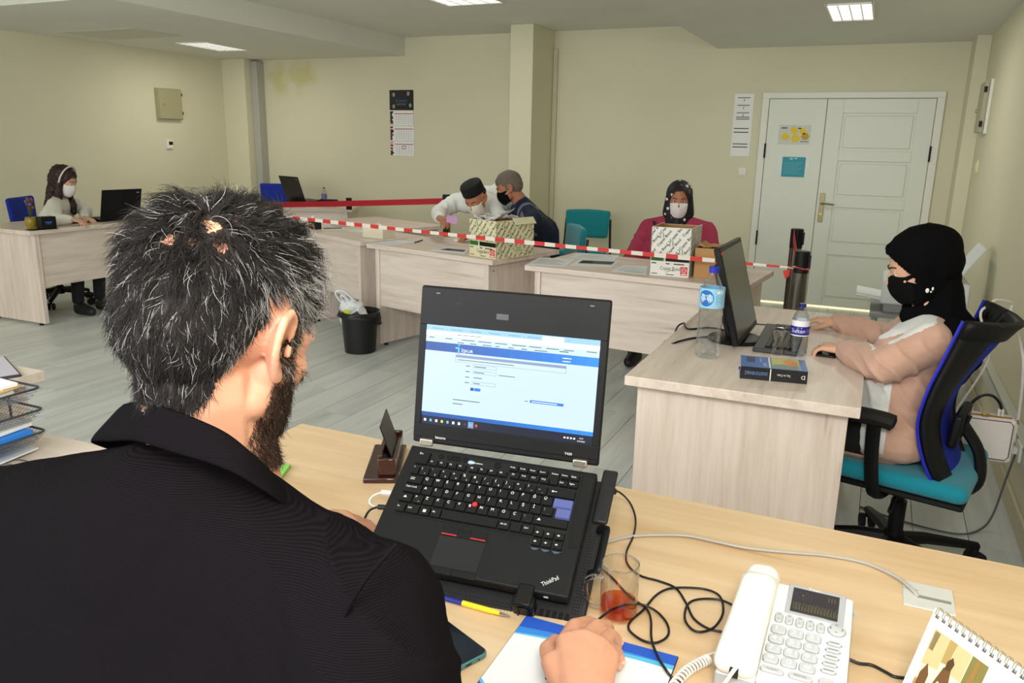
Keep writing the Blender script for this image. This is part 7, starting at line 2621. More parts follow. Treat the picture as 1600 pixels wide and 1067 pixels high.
sheet('white sheet against the white patterned carton on the pink coat woman\'s desk', [(-1.3464, 4.3417), (-1.1347, 4.312), (-1.2114, 4.6213), (-1.3539, 4.5928)], 0.7405, 4)
sheet('white sheet at the far edge of the pink coat woman\'s desk', [(-1.7574, 4.7227), (-1.4581, 4.745), (-1.4999, 4.9883), (-1.7592, 4.9682)], 0.7405, 4)
sheet('white sheet at the left corner of the middle desk beside a pen', [(-3.171, 4.5689), (-3.0484, 4.5663), (-2.9689, 4.8724), (-3.1434, 4.8924)], 0.7405, 3)
sheet('sheet with a dark photograph before the cream carton on the middle desk', [(-2.6743, 4.5337), (-2.4007, 4.525), (-2.4668, 4.7044), (-2.6305, 4.7161)], 0.7405, 0, True)
sheet('sheet with a dark photograph on the left desk of the row', [(-4.0062, 5.1256), (-3.8816, 5.2684), (-3.9888, 5.3713), (-4.1064, 5.23)], 0.7405, 0, True)
sheet('white sheet left of the tissue box on the left desk of the row', [(-3.8221, 5.1956), (-3.6569, 5.1437), (-3.6815, 5.2919), (-3.8148, 5.3144)], 0.7405, 2)
sheet('white sheet right of the tissue box near the gap between two desks', [(-3.3434, 5.0454), (-3.24, 5.1147), (-3.5184, 5.3475), (-3.5348, 5.2811)], 0.7405, 2)
sheet('small white sheet at the far left corner of the left desk of the row', [(-4.1501, 5.0835), (-4.1181, 5.1633), (-4.1533, 5.2571), (-4.2119, 5.2164)], 0.7405, 0)
a, b = Vector((-2.9524, 4.8106, 0.745)), Vector((-2.9838, 4.9683, 0.745))
o = MB().cyl(a, b, 0.004, n=8).build('pen', INK)
tag(o, 'dark pen on the middle desk beside the left white sheet', 'pen')
o = MB().box((0, 0, 0.004), (0.03, 0.02, 0.008)).build('crumpled_note', PAPER, None, 0, loc=(-2.7768, 5.1032, 0.7405))
tag(o, 'tiny crumpled white note on the middle desk', 'paper')
def tissue_box():
    t = thing('tissue_box', 'plain cream tissue box on the left desk of the row', 'box', (-3.46, 4.90, 0.7405), R(-8))
    TB = mat('tissue_cream', (236, 228, 206), 0.6)
    MB().box2((0, 0, 0), (0.20, 0.14, 0.085)).build('carton', TB, t, bevel=0.003)
    MB().lathe([(0.05, 0.0851), (0.05, 0.0858)], 18, (0.10, 0.07, 0)).build('opening', PAPER, t)
    MB().grid(lambda a, b: (0.07 + 0.06 * a, 0.06 + 0.02 * b + 0.01 * sin(a * 9), 0.086 + 0.022 * sin(pi * a) * (1 - abs(b - 0.5))), 8, 4).build('tissue', PAPER, t, 180)
tissue_box()
def card_box():
    t = thing('desk_box', 'small black and gold box with a white knob on the left desk', 'box', (-4.10, 5.16, 0.7405), R(-22))
    MB().box2((-0.05, -0.03, 0), (0.05, 0.03, 0.065)).build('box', mat('box_black', (26, 22, 18), 0.3), t, bevel=0.002)
    MB().box2((-0.035, -0.0315, 0.02), (0.035, -0.030, 0.05)).build('gold_print', mat('box_gold', (150, 120, 60), 0.35, 0.7), t)
    MB().ball((-0.03, 0, 0.085), (0.015, 0.015, 0.020)).build('white_knob', WHITE, t)
card_box()

# ---- waste bin with bag
def bin_():
    t = thing('waste_bin', 'black plastic waste bin before the left desk of the row', 'bin', (-3.20, 4.47, 0.0), R(20))
    MB().lathe([(0.001, 0.002), (0.105, 0.002), (0.108, 0.0), (0.128, 0.270), (0.138, 0.275), (0.138, 0.286), (0.130, 0.287), (0.122, 0.270), (0.102, 0.008), (0.001, 0.008)], 36, cap=False).build('bucket', mat('bin_black', (20, 20, 21), 0.35), t, 50)
    BG_ = mat('bin_bag_black', (14, 14, 15), 0.35)
    def fb(a, b):
        th = 2 * pi * a
        r_ = 0.139 + 0.012 * b + 0.010 * noise.noise(Vector((cos(th) * 3, sin(th) * 3, b * 4)))
        drop = 0.035 + 0.06 * max(0, cos(th)) ** 2
        return (r_ * cos(th), r_ * sin(th), 0.292 - drop * b)
    o = MB().grid(fb, 40, 6).build('bag_collar', BG_, t, 180)
    o.modifiers.new('s', 'SOLIDIFY').thickness = 0.001
    g = thing('plastic_bag', 'white plastic carrier bag with yellow print stuffed in the black bin', 'bag', (-3.24, 4.47, 0.27), R(20))
    PB = mat('carrier_bag_white', (224, 226, 230), 0.4)
    blob('bag_body', [('h', [((-0.04, 0, -0.05), 0.07), ((0.04, 0.0, -0.03), 0.06), ((-0.07, -0.01, 0.06), 0.035), ((0.02, 0, 0.03), 0.05)])], 0.007, PB, g, smooth=3, fn=displace(0.012, 22, 3))
    MB().tube(spl([(-0.07, 0, 0.05), (-0.125, -0.01, 0.125), (-0.11, -0.01, 0.155), (-0.06, 0, 0.145), (0.00, 0, 0.085), (0.03, 0, 0.05)], 5), 0.018, 8, flat=0.5).build('bag_handle', PB, g)
    MB().tube(spl([(-0.045, -0.02, 0.06), (-0.085, -0.03, 0.115), (-0.07, -0.03, 0.125), (-0.02, -0.02, 0.08)], 5), 0.012, 8, flat=0.5).build('bag_handle', PB, g)
    q = MB(frame((-0.01, -0.083, 0.005), (1, 0, 0), (0, 0.2, 1)))
    q.m = 0
    for (a, b, w, h) in ((-0.03, 0.02, 0.03, 0.022), (-0.012, 0.005, 0.03, 0.02), (-0.04, -0.01, 0.02, 0.016), (0.0, 0.028, 0.02, 0.014)):
        q.box((a, b, 0.012), (w, h, 0.003), (0.2, 0.1, 0.5))
    q.m = 1
    q.box((0.045, 0.0, 0.012), (0.045, 0.035, 0.003), (0.1, 0.2, 0.6)).box((-0.045, 0.012, 0.013), (0.018, 0.02, 0.003), (0, 0, 0.3))
    q.build('bag_print', [mat('print_lime', (206, 212, 60), 0.5), mat('print_dark', (34, 34, 40), 0.5)], g, 0, kind='stuff')
bin_()

# ---- visitor chairs
def visitor_chair(label, loc, rz, frame_only=False):
    t = thing('visitor_chair', label, 'chair', loc, rz, None)
    FR = mat('chair_frame_black', (24, 24, 26), 0.4)
    def pad(a, b):
        x = (a - 0.5) * 2
        z = (b - 0.5) * 2
        return x, z
    blob('backrest', [('h', [((sx * 0.195, -0.235 + 0.0, 0.80), 0.026) for sx in (-1, 1)] + [((sx * 0.180, -0.215, 0.585), 0.026) for sx in (-1, 1)] + [((0, -0.265, 0.70), 0.026), ((0, -0.25, 0.81), 0.026)])], 0.009, TEAL, t, smooth=5)
    blob('seat', [('h', [((sx * 0.195, 0.19, 0.455), 0.028) for sx in (-1, 1)] + [((sx * 0.18, -0.19, 0.445), 0.028) for sx in (-1, 1)])], 0.009, TEAL, t, smooth=5)
    MB().box2((-0.20, -0.20, 0.405), (0.20, 0.20, 0.42)).build('seat_shell', FR, t, bevel=0.01)
    for s in (-1, 1):
        MB().tube(spl([(s * 0.245, 0.25, 0.0), (s * 0.240, 0.17, 0.41), (s * 0.235, -0.20, 0.41), (s * 0.225, -0.235, 0.50), (s * 0.215, -0.262, 0.74)], 4), 0.011, 8).build('side_frame', FR, t)
        MB().tube([(s * 0.240, -0.15, 0.41), (s * 0.245, -0.27, 0.0)], 0.011, 8).build('rear_leg', FR, t)
    return t
visitor_chair('empty teal visitor chair standing against the back wall', (-2.50, 7.10, 0), pi + R(10))
visitor_chair('teal visitor chair under the man in the navy shirt', (-2.31, 5.72, 0), R(127))
visitor_chair('teal visitor chair under the woman in the pink coat', (-1.22, 5.45, 0), pi + R(2))

# ---- generic seated / standing figures of the background
def shoes(t, T0, pts, m_):
    for a, b in pts:
        blob('shoe', tprims([('h', [(Vector(a), 0.044), (Vector(b), 0.036), (Vector(a) + Vector((0, 0, 0.03)), 0.042)])], T0), 0.009, m_, t, smooth=3)
SHB = mat('shoe_black', (24, 24, 26), 0.5)

def pink_woman():
    base = Vector((-1.25, 5.50, 0.45))
    t = thing('person', 'seated person in a pink coat, patterned dark headscarf and white mask', 'person', base)
    T0 = Matrix.Translation(-base)
    V = Vector
    HC = V((-1.245, 5.48, 1.085))
    TH = headT(HC, 180 + 13, 6, 0, 1.0)
    P = tprims(head_prims(ear_r=False, ear_l=False), TH)
    nb = V((-1.25, 5.52, 0.935))
    P.append(('c', TH @ V((0, -0.02, -0.05)), 0.05, nb, 0.055))
    sl, sr = V((-1.05, 5.52, 0.875)), V((-1.45, 5.50, 0.875))
    P.append(('h', [(nb, 0.05), (sl, 0.045), (sr, 0.045), (V((-1.25, 5.50, 0.70)), 0.10)]))
    P.append(('c', V((-1.25, 5.50, 0.70)), 0.11, V((-1.25, 5.50, 0.58)), 0.12))
    el, er = V((-0.96, 5.38, 0.62)), V((-1.53, 5.36, 0.62))
    wl, wr = V((-1.05, 5.12, 0.66)), V((-1.42, 5.10, 0.66))
    for a, b, c in ((sl, el, wl), (sr, er, wr)):
        P.append(('c', a, 0.045, b, 0.036))
        P.append(('c', b, 0.036, c, 0.024))
    hand(P, wl, (-0.5, -0.8, 0.0), (0, 0, 1), 0.85, -1, 0.6)
    hand(P, wr, (0.5, -0.8, 0.0), (0, 0, 1), 0.85, 1, 0.6)
    for s in (-1, 1):
        P.append(('c', V((-1.25 + 0.10 * s, 5.48, 0.56)), 0.08, V((-1.25 + 0.13 * s, 5.08, 0.56)), 0.056))
        P.append(('c', V((-1.25 + 0.13 * s, 5.08, 0.55)), 0.054, V((-1.25 + 0.13 * s, 5.10, 0.10)), 0.038))
        P.append(('h', [(V((-1.25 + 0.13 * s, 5.10, 0.045)), 0.036), (V((-1.25 + 0.14 * s, 4.96, 0.035)), 0.028)]))
    blob('body', tprims(P, T0), 0.006, SKIN_D, t, smooth=4)
    eyes(t, T0 @ TH, lid=SKIN_D)
    shoes(t, T0, [((-1.25 + 0.13 * s, 5.10, 0.047), (-1.25 + 0.14 * s, 4.96, 0.038)) for s in (-1, 1)], SHB)
    face_mask(t, T0 @ TH, mat('mask_white', (232, 226, 224), 0.8))
    CO = mat('coat_pink', (160, 50, 78), 0.85, var=0.06, vscale=12, bump=0.3, bscale=500)
    Q = [('h', [(nb + V((0, 0, -0.01)), 0.070), (sl, 0.070), (sr, 0.070), (V((-1.25, 5.48, 0.72)), 0.14)]),
         ('h', [(V((-1.25, 5.48, 0.74)), 0.15), (V((-1.25, 5.48, 0.58)), 0.17), (V((-1.10, 5.46, 0.72)), 0.11), (V((-1.40, 5.46, 0.72)), 0.11)]),
         ('h', [(V((-1.36, 5.48, 0.56)), 0.10), (V((-1.14, 5.48, 0.56)), 0.10), (V((-1.36, 5.10, 0.56)), 0.08), (V((-1.14, 5.10, 0.56)), 0.08), (V((-1.37, 5.08, 0.30)), 0.08), (V((-1.13, 5.08, 0.30)), 0.08)])]
    for a, b, c in ((sl, el, wl), (sr, er, wr)):
        Q.append(('c', a, 0.072, b, 0.075))
        Q.append(('c', b, 0.070, c, 0.052))
    blob('coat', tprims(Q, T0), 0.009, CO, t, smooth=5, fn=folds(0.014, 34, (0.8, 0.1, 0.3)))
    MB(T0).tube(spl([V((-1.40, 5.425, 0.935)), V((-1.36, 5.375, 0.88)), V((-1.29, 5.335, 0.80)), V((-1.20, 5.32, 0.70))], 5), 0.010, 6, flat=0.5).build('bag_strap', mat('strap_dark', (70, 22, 34), 0.6), t)
    # headscarf with pale blossoms
    SC = mat('scarf_black_pattern', (18, 17, 24), 0.6)
    SW = mat('scarf_flowers', (222, 216, 210), 0.6)
    SO = mat('scarf_ochre', (96, 84, 70), 0.6)
    Q = tprims([('e', (0, -0.018, 0.038), (0.087, 0.108, 0.092)), ('e', (0, -0.050, 0.0), (0.085, 0.075, 0.085)),
                ('h', [((0.066, 0.020, 0.03), 0.022), ((-0.066, 0.020, 0.03), 0.022), ((0.070, 0.010, -0.09), 0.035), ((-0.070, 0.010, -0.09), 0.035), ((0.0, 0.050, -0.135), 0.030), ((0, -0.06, -0.06), 0.05)]),
                ('h', [((0.0, 0.062, -0.13), 0.026), ((0.055, 0.02, -0.14), 0.03), ((-0.055, 0.02, -0.14), 0.03), ((0.0, 0.078, -0.215), 0.016), ((0, -0.06, -0.12), 0.05)])], TH)
    Ti = (T0 @ TH).inverted()
    def kp(c):
        l = Ti @ c
        if l.z > 0.072 or l.z < -0.112:
            return True
        rr = (l.x / 0.060) ** 2 + ((l.z + 0.02) / 0.100) ** 2
        return not (l.y > 0.02 and rr < 1)
    def pat(me):
        me.update()
        for p in me.polygons:
            l = Ti @ p.center
            a = noise.voronoi(Vector((l.x * 22, l.y * 22, l.z * 22)))[0]
            p.material_index = 1 if a[0] < 0.22 else (2 if noise.noise(p.center * 30) > 0.42 else 0)
    blob('headscarf', tprims(Q, T0), 0.0045, [SC, SW, SO], t, smooth=5, keep=kp, solid=0.004, fn=pat)
pink_woman()

def white_man():
    base = Vector((-2.74, 5.45, 0.0))
    t = thing('person', 'standing person in white shirt, black cap and mask bending over the middle desk', 'person', base)
    T0 = Matrix.Translation(-base)
    V = Vector
    HC = V((-2.7265, 5.3081, 1.0369))
    TH = headT(HC, 180 - 5, 34, 6, 0.98)
    P = tprims(head_prims(), TH)
    nb = V((-2.837, 5.4699, 0.9843))
    P.append(('c', TH @ V((0, -0.02, -0.04)), 0.052, nb, 0.056))
    sr, sl = V((-2.9739, 5.4543, 0.9884)), V((-2.6896, 5.5505, 0.9523))       # image left / image right shoulder
    pel = V((-2.72, 5.86, 0.80))
    P.append(('h', [(nb, 0.05), (sl, 0.045), (sr, 0.045), (pel + V((0, -0.08, 0.12)), 0.10)]))
    P.append(('c', pel + V((0, -0.08, 0.12)), 0.11, pel, 0.12))
    er, wr = V((-3.0306, 5.2945, 0.9133)), V((-2.881, 5.0422, 0.9023))
    el, wl = V((-2.5448, 5.4573, 0.7879)), V((-2.45, 5.22, 0.80))
    P.append(('c', sr, 0.045, er, 0.036))
    P.append(('c', er, 0.036, wr, 0.025))
    P.append(('c', sl, 0.045, el, 0.036))
    P.append(('c', el, 0.036, wl, 0.025))
    hand(P, wr, (0.8, -0.55, -0.1), (0, -0.2, 1), 0.92, -1, 1.1)
    hand(P, wl, (-0.3, -0.9, -0.2), (0, 0, 1), 0.92, 1, 0.4)
    for s in (-1, 1):
        P.append(('c', pel + V((0.09 * s, 0, -0.03)), 0.085, pel + V((0.10 * s, 0.02, -0.38)), 0.058))
        P.append(('c', pel + V((0.10 * s, 0.02, -0.38)), 0.056, V((-2.72 + 0.11 * s, 5.90, 0.08)), 0.040))
        P.append(('h', [(V((-2.72 + 0.11 * s, 5.90, 0.045)), 0.038), (V((-2.72 + 0.13 * s, 5.74, 0.035)), 0.028)]))
    blob('body', tprims(P, T0), 0.0055, SKIN_D, t, smooth=4)
    eyes(t, T0 @ TH, -0.004, lid=SKIN_D)
    face_mask(t, T0 @ TH, mat('mask_cream', (226, 220, 204), 0.8))
    shoes(t, T0, [((-2.72 + 0.11 * s, 5.90, 0.047), (-2.72 + 0.13 * s, 5.74, 0.038)) for s in (-1, 1)], SHB)
    SH = mat('shirt_white', (228, 230, 226), 0.85, bump=0.3, bscale=500)
    Q = [('h', [(nb + V((0, 0.01, -0.01)), 0.066), (sl, 0.068), (sr, 0.068), (pel + V((0, -0.12, 0.20)), 0.13)]),
         ('h', [(pel + V((0, -0.12, 0.20)), 0.14), (pel + V((0, -0.02, 0.02)), 0.165), (pel + V((0, 0.0, -0.10)), 0.16)]),
         ('c', sr, 0.070, er, 0.062), ('c', er, 0.062, wr.lerp(er, 0.10), 0.040), ('c', sl, 0.070, el, 0.060), ('c', el, 0.060, wl.lerp(el, 0.10), 0.042)]
    blob('shirt', tprims(Q, T0), 0.008, SH, t, smooth=5, fn=folds(0.014, 36, (0.5, 0.3, 0.6)))
    Q = []
    for s in (-1, 1):
        Q.append(('c', pel + V((0.09 * s, 0, -0.05)), 0.10, V((-2.72 + 0.11 * s, 5.90, 0.12)), 0.065))
    blob('trousers', tprims(Q, T0), 0.012, mat('trousers_grey', (60, 62, 68), 0.9), t, smooth=3)
    # round black cap
    cp = MB(T0 @ TH)
    prof = [(0.083, 0.048), (0.085, 0.052), (0.083, 0.115), (0.078, 0.128), (0.070, 0.132), (0.001, 0.134)]
    vs_, n = [], 30
    for r_, z_ in prof:
        for k in range(n):
            a = 2 * pi * k / n
            vs_.append((r_ * 0.96 * cos(a), -0.012 + r_ * 1.18 * sin(a), z_ + 0.010 * sin(a) + (0.0)))
    fs_ = [(i_ * n + k, i_ * n + (k + 1) % n, (i_ + 1) * n + (k + 1) % n, (i_ + 1) * n + k) for i_ in range(len(prof) - 1) for k in range(n)]
    cp.add(vs_, fs_)
    cp.build('cap', mat('cap_black', (18, 16, 18), 0.9), t)
    HR = mat('short_hair_dark', (44, 38, 36), 0.9)
    blob('hair', tprims([('e', (0, -0.030, 0.022), (0.079, 0.086, 0.055))], T0 @ TH), 0.005, HR, t, smooth=2, keep=lambda c: (lambda l: l.y < 0.030 and l.z > -0.03 - l.y * 0.2 and l.z < 0.06)((T0 @ TH).inverted() @ c), fn=displace(0.003, 90, 2))
    # card held in the raised hand
    o = MB().box((0, 0, 0), (0.085, 0.002, 0.054), (0, 0.15, 0)).build('id_card', mat('card_violet', (196, 150, 196), 0.5), None, 0, loc=(-2.7412, 4.9709, 0.9065))
    tag(o, 'small violet card held up by the person in the white shirt', 'card')
    # lanyard like dark strip beside the mask
white_man()

def navy_man():
    base = Vector((-2.40, 5.62, 0.45))
    t = thing('person', 'seated grey-haired person in a navy shirt with grey stripes and black mask', 'person', base)
    T0 = Matrix.Translation(-base)
    V = Vector
    HC = V((-2.5411, 5.4933, 1.1161))
    TH = headT(HC, 118, 22, 0, 0.98)
    P = tprims(head_prims(), TH)
    nb = V((-2.4597, 5.5539, 0.9974))
    P.append(('c', TH @ V((0, -0.02, -0.04)), 0.055, nb, 0.060))
    sn, sf = V((-2.2938, 5.3953, 0.8892)), V((-2.5804, 5.7192, 0.892))
    hip = V((-2.34, 5.66, 0.60))
    P.append(('h', [(nb, 0.055), (sn, 0.045), (sf, 0.045), (hip + V((0, 0, 0.12)), 0.10)]))
    P.append(('c', hip + V((0, 0, 0.12)), 0.11, hip, 0.12))
    en, wn = V((-2.52, 5.32, 0.72)), V((-2.62, 5.10, 0.79))
    ef, wf = V((-2.68, 5.70, 0.70)), V((-2.72, 5.42, 0.70))
    P.append(('c', sn, 0.045, en, 0.038))
    P.append(('c', en, 0.036, wn, 0.025))
    P.append(('c', sf, 0.045, ef, 0.038))
    P.append(('c', ef, 0.036, wf, 0.025))
    hand(P, wn, (-0.6, -0.5, -0.1), (0, 0, 1), 0.9, 1, 0.5)
    hand(P, wf, (-0.5, -0.6, 0.05), (0, 0, 1), 0.9, -1, 0.5)
    for s in (-1, 1):
        a = V((-2.36, 5.62, 0.55)) + V((0.5, 0.7, 0)) * 0.12 * s
        b = a + V((-0.36, -0.10, 0.02))
        c = V((b.x, b.y, 0.10))
        P.append(('c', a, 0.08, b, 0.056))
        P.append(('c', b, 0.056, c, 0.040))
        P.append(('h', [(c + V((0, 0, -0.05)), 0.036), (c + V((-0.14, -0.06, -0.06)), 0.028)]))
        shoes(t, T0, [(c + V((0, 0, -0.053)), c + V((-0.14, -0.06, -0.061)))], SHB)
    blob('body', tprims(P, T0), 0.0055, SKIN_D, t, smooth=4)
    eyes(t, T0 @ TH, -0.004, lid=SKIN_D)
    face_mask(t, T0 @ TH, mat('mask_black', (0, 0, 0)))
    NV = mat('shirt_navy', (18, 26, 52), 0.8, bump=0.3, bscale=400)
    NS = mat('shirt_stripe', (106, 112, 132), 0.6)
    NC = mat('shirt_collar', (36, 54, 84), 0.8)
    Q = [('h', [(nb + V((0, 0, -0.005)), 0.070), (sn, 0.070), (sf, 0.066), (hip + V((0.0, 0, 0.16)), 0.14)]),
         ('h', [(hip + V((0.0, 0, 0.16)), 0.15), (hip + V((0, 0, -0.02)), 0.16)]),
         ('c', sn, 0.074, sn.lerp(en, 0.75), 0.068), ('c', sf, 0.070, sf.lerp(ef, 0.75), 0.062)]
    def st(me):
        me.update()
        ax = (en - sn).normalized()
        for p in me.polygons:
            c = p.center + base
            h = c.z
            # band round chest and sleeve, and one over the shoulder yoke
            i_ = 0
            v = (c - nb)
            if 0.118 < v.length < 0.146 and c.z > sn.z - 0.06:
                i_ = 1
            if 0.035 < (c - sn).dot(ax) < 0.066 and (c - sn).length < 0.12:
                i_ = 1
            if (c - nb).length < 0.080:
                i_ = 2
            p.material_index = i_
    blob('shirt', tprims(Q, T0), 0.007, [NV, NS, NC], t, smooth=5, fn=st)
    Q = []
    for s in (-1, 1):
        a = V((-2.36, 5.62, 0.56)) + V((0.5, 0.7, 0)) * 0.12 * s
        b = a + V((-0.36, -0.10, 0.02))
        Q.append(('c', a, 0.10, b, 0.070))
        Q.append(('c', b, 0.070, V((b.x, b.y, 0.14)), 0.055))
    blob('trousers', tprims(Q, T0), 0.012, mat('trousers_dark', (30, 32, 40), 0.9), t, smooth=3)
    HG = mat('short_hair_grey', (112, 100, 90), 0.9, var=0.25, vscale=150)
    Ti = (T0 @ TH).inverted()
    def kp(c):
        l = Ti @ c
        if l.y > 0.045:
            return l.z > 0.052
        if l.y > -0.02:
            return l.z > 0.025 or (l.y > 0.01 and l.y < 0.03 and l.z > -0.01)
        return l.z > -0.055
    blob('hair', tprims([('e', (0, -0.012, 0.038), (0.082, 0.103, 0.090)), ('e', (0, -0.046, 0.006), (0.073, 0.068, 0.074))], T0 @ TH), 0.0045, HG, t, smooth=2, keep=kp, fn=displace(0.0045, 110, 3))
navy_man()

def headband_woman():
    base = Vector((-6.30, 4.42, 0.45))
    t = thing('person', 'person with long dark hair, white headband and mask typing at the left desk', 'person', base)
    T0 = Matrix.Translation(-base)
    V = Vector
    HC = V((-6.1058, 4.4869, 1.0682))
    TH = headT(HC, -72, 18, 0, 0.98)
    P = tprims(head_prims(ear_r=False, ear_l=False), TH)
    nb = V((-6.1744, 4.473, 0.9257))
    P.append(('c', TH @ V((0, -0.02, -0.04)), 0.048, nb, 0.050))
    sn, sf = V((-6.0443, 4.3263, 0.8784)), V((-6.2584, 4.6457, 0.8693))
    hip = V((-6.20, 4.43, 0.60))
    P.append(('h', [(nb, 0.045), (sn, 0.040), (sf, 0.040), (hip + V((0, 0, 0.12)), 0.09)]))
    P.append(('c', hip + V((0, 0, 0.12)), 0.10, hip, 0.11))
    en, wn = V((-5.8711, 4.1993, 0.7904)), V((-5.8076, 4.2949, 0.7865))
    ef, wf = V((-6.1364, 4.684, 0.8081)), V((-5.9166, 4.4915, 0.7754))
    for a, b, c in ((sn, en, wn), (sf, ef, wf)):
        P.append(('c', a, 0.040, b, 0.034))
        P.append(('c', b, 0.034, c, 0.022))
    hand(P, wn, (0.9, 0.3, -0.15), (0, 0, 1), 0.85, -1, 0.4)
    hand(P, wf, (0.9, 0.1, -0.15), (0, 0, 1), 0.85, 1, 0.4)
    for s in (-1, 1):
        a = V((-6.22, 4.43 + 0.1 * s, 0.55))
        b = a + V((0.38, 0, 0.0))
        c = V((b.x - 0.05, b.y, 0.09))
        P.append(('c', a, 0.08, b, 0.055))
        P.append(('c', b, 0.054, c, 0.038))
        P.append(('h', [(c + V((0, 0, -0.045)), 0.034), (c + V((0.15, 0, -0.055)), 0.026)]))
        shoes(t, T0, [(c + V((0, 0, -0.045)), c + V((0.15, 0, -0.052)))], SHB)
    blob('body', tprims(P, T0), 0.006, SKIN_L, t, smooth=4)
    eyes(t, T0 @ TH, -0.003, lid=SKIN_L)
    face_mask(t, T0 @ TH, mat('mask_white', (0, 0, 0)))
    BL = mat('blouse_white', (226, 226, 214), 0.85, bump=0.3, bscale=500)
    Q = [('h', [(nb + V((0, 0, -0.02)), 0.058), (sn, 0.058), (sf, 0.058), (hip + V((0, 0, 0.15)), 0.12)]),
         ('h', [(hip + V((0, 0, 0.15)), 0.12), (hip, 0.13)]),
         ('c', sn, 0.060, en, 0.052), ('c', en, 0.052, wn.lerp(en, 0.15), 0.036), ('c', sf, 0.058, ef, 0.050), ('c', ef, 0.050, wf.lerp(ef, 0.15), 0.036)]
    blob('blouse', tprims(Q, T0), 0.008, BL, t, smooth=5, fn=folds(0.012, 40, (0.4, 0.2, 0.7)))
    Q = []
    for s in (-1, 1):
        a = V((-6.22, 4.43 + 0.1 * s, 0.56))
        b = a + V((0.38, 0, 0.0))
        Q.append(('c', a, 0.09, b, 0.062))
        Q.append(('c', b, 0.062, V((b.x - 0.05, b.y, 0.12)), 0.048))
    blob('trousers', tprims(Q, T0), 0.012, mat('trousers_black', (0, 0, 0)), t, smooth=3)
    HR = mat('long_hair_brown', (46, 22, 18), 0.5, var=0.3, vscale=90, bump=0.6, bscale=300)
    Ti = (T0 @ TH).inverted()
    Q = tprims([('e', (0, -0.016, 0.038), (0.086, 0.106, 0.094)), ('e', (0, -0.05, 0.0), (0.082, 0.078, 0.085))], TH)
    for s in (-1, 1):
        Q.append(('c', TH @ V((s * 0.072, 0.010, 0.0)), 0.026, nb + V((0.055 if s > 0 else -0.01, 0.07 * (-s), -0.01)) + V((0.02, 0, -0.03)), 0.034))
        Q.append(('c', nb + V((0.055, 0.07 * (-s), -0.04)), 0.034, nb + V((0.085, 0.06 * (-s), -0.11)), 0.020))
    Q.append(('h', [(TH @ V((0, -0.07, 0.0)), 0.055), (nb + V((-0.06, 0.05, -0.08)), 0.036), (nb + V((-0.06, -0.06, -0.08)), 0.036)]))
    def kp(c):
        l = Ti @ c
        if l.z > 0.060 or l.z < -0.13:
            return True
        rr = (l.x / 0.060) ** 2 + ((l.z + 0.02) / 0.100) ** 2
        return not (l.y > 0.025 and rr < 1)
    blob('hair', tprims(Q, T0), 0.006, HR, t, smooth=3, keep=kp, solid=0.003, fn=displace(0.008, 38, 3))
    pts = [(T0 @ TH) @ V((0.095 * sin(a), 0.022 + 0.012 * cos(a), 0.030 + 0.108 * cos(a))) for a in [R(-105 + 210 * k / 20) for k in range(21)]]
    MB().tube(pts, 0.0095, 8, flat=0.7).build('headband', mat('headband_pearl', (226, 224, 220), 0.4), t)
headband_woman()

def blue_chair(label, loc, rz):
    t = thing('office_chair', label, 'chair', loc, rz)
    star_base(t, 0.28, R(10))
    blob('seat', [('h', [((sx * 0.20, sy, 0.45), 0.03) for sx in (-1, 1) for sy in (-0.18, 0.2)])], 0.010, BLUEF, t, smooth=4)
    MB().box2((-0.19, -0.18, 0.40), (0.19, 0.18, 0.42)).build('seat_pan', CHM, t, bevel=0.01)
    blob('backrest', [('h', [((sx * 0.185, -0.24, 0.90), 0.020) for sx in (-1, 1)] + [((sx * 0.165, -0.22, 0.60), 0.020) for sx in (-1, 1)] + [((0, -0.27, 0.76), 0.020)])], 0.008, BLUEF, t, smooth=4)
    MB().tube(spl([(0, -0.05, 0.39), (0, -0.26, 0.40), (0, -0.29, 0.52), (0, -0.275, 0.68)], 4), 0.022, 8, flat=0.6).build('back_support', CHM, t)
    return t
blue_chair('blue office chair of the woman with the headband', (-6.42, 4.56, 0), R(-62))
blue_chair('empty blue office chair behind the laptop desk at the back', (-6.42, 7.28, 0), R(200))

def back_laptop(label, loc, rz, open_deg=112, s=1.0):
    t = thing('laptop', label, 'laptop', loc, rz)
    W_, D_ = 0.34 * s, 0.235 * s
    MB().box2((-W_ / 2, -D_, 0), (W_ / 2, 0, 0.022)).build('base', BLACK, t, bevel=0.003)
    km = MB().box((0, 0, 0), (0.0165, 0.0165, 0.003)).mesh('key', KEY, 0)
    for r_ in range(4):
        for c in range(14):
            child('key', km, t, (-0.125 + c * 0.0186, -0.06 - r_ * 0.0186, 0.0235))
    a = R(open_deg)
    F_ = frame((0, 0, 0.022), (1, 0, 0), (0, -cos(a), sin(a)))
    l_ = MB(F_).box2((-W_ / 2, 0, -0.010), (W_ / 2, D_ * 1.02, 0)).build('lid', BLACK, t, bevel=0.004)
    MB(F_).box2((-W_ / 2 + 0.015, 0.02, 0), (W_ / 2 - 0.015, D_ - 0.01, 0.0012)).build('screen', mat('screen_idle', (60, 80, 110), 0.3, emit=0.3), l_)
    MB(F_).box2((-W_ / 2 + 0.02, D_ - 0.03, -0.0108), (-W_ / 2 + 0.05, D_ - 0.020, -0.010)).build('badge', GREYINK, l_)
back_laptop('open black laptop turned to the woman with the headband', (-5.83, 4.76, 0.7405), R(-97), 105, 1.05)
t_ = MB().box((0, 0, 0.012), (0.13, 0.40, 0.022)).build('keyboard', BLACK_M, None, bevel=0.004, loc=(-5.98, 4.52, 0.7405), rot=(0, 0, R(5)))
tag(t_, 'black keyboard under the hands of the woman with the headband', 'keyboard')
back_laptop('open black laptop on the desk at the back wall, lid towards the camera', (-5.80, 7.00, 0.762), R(160), 108, 1.15)
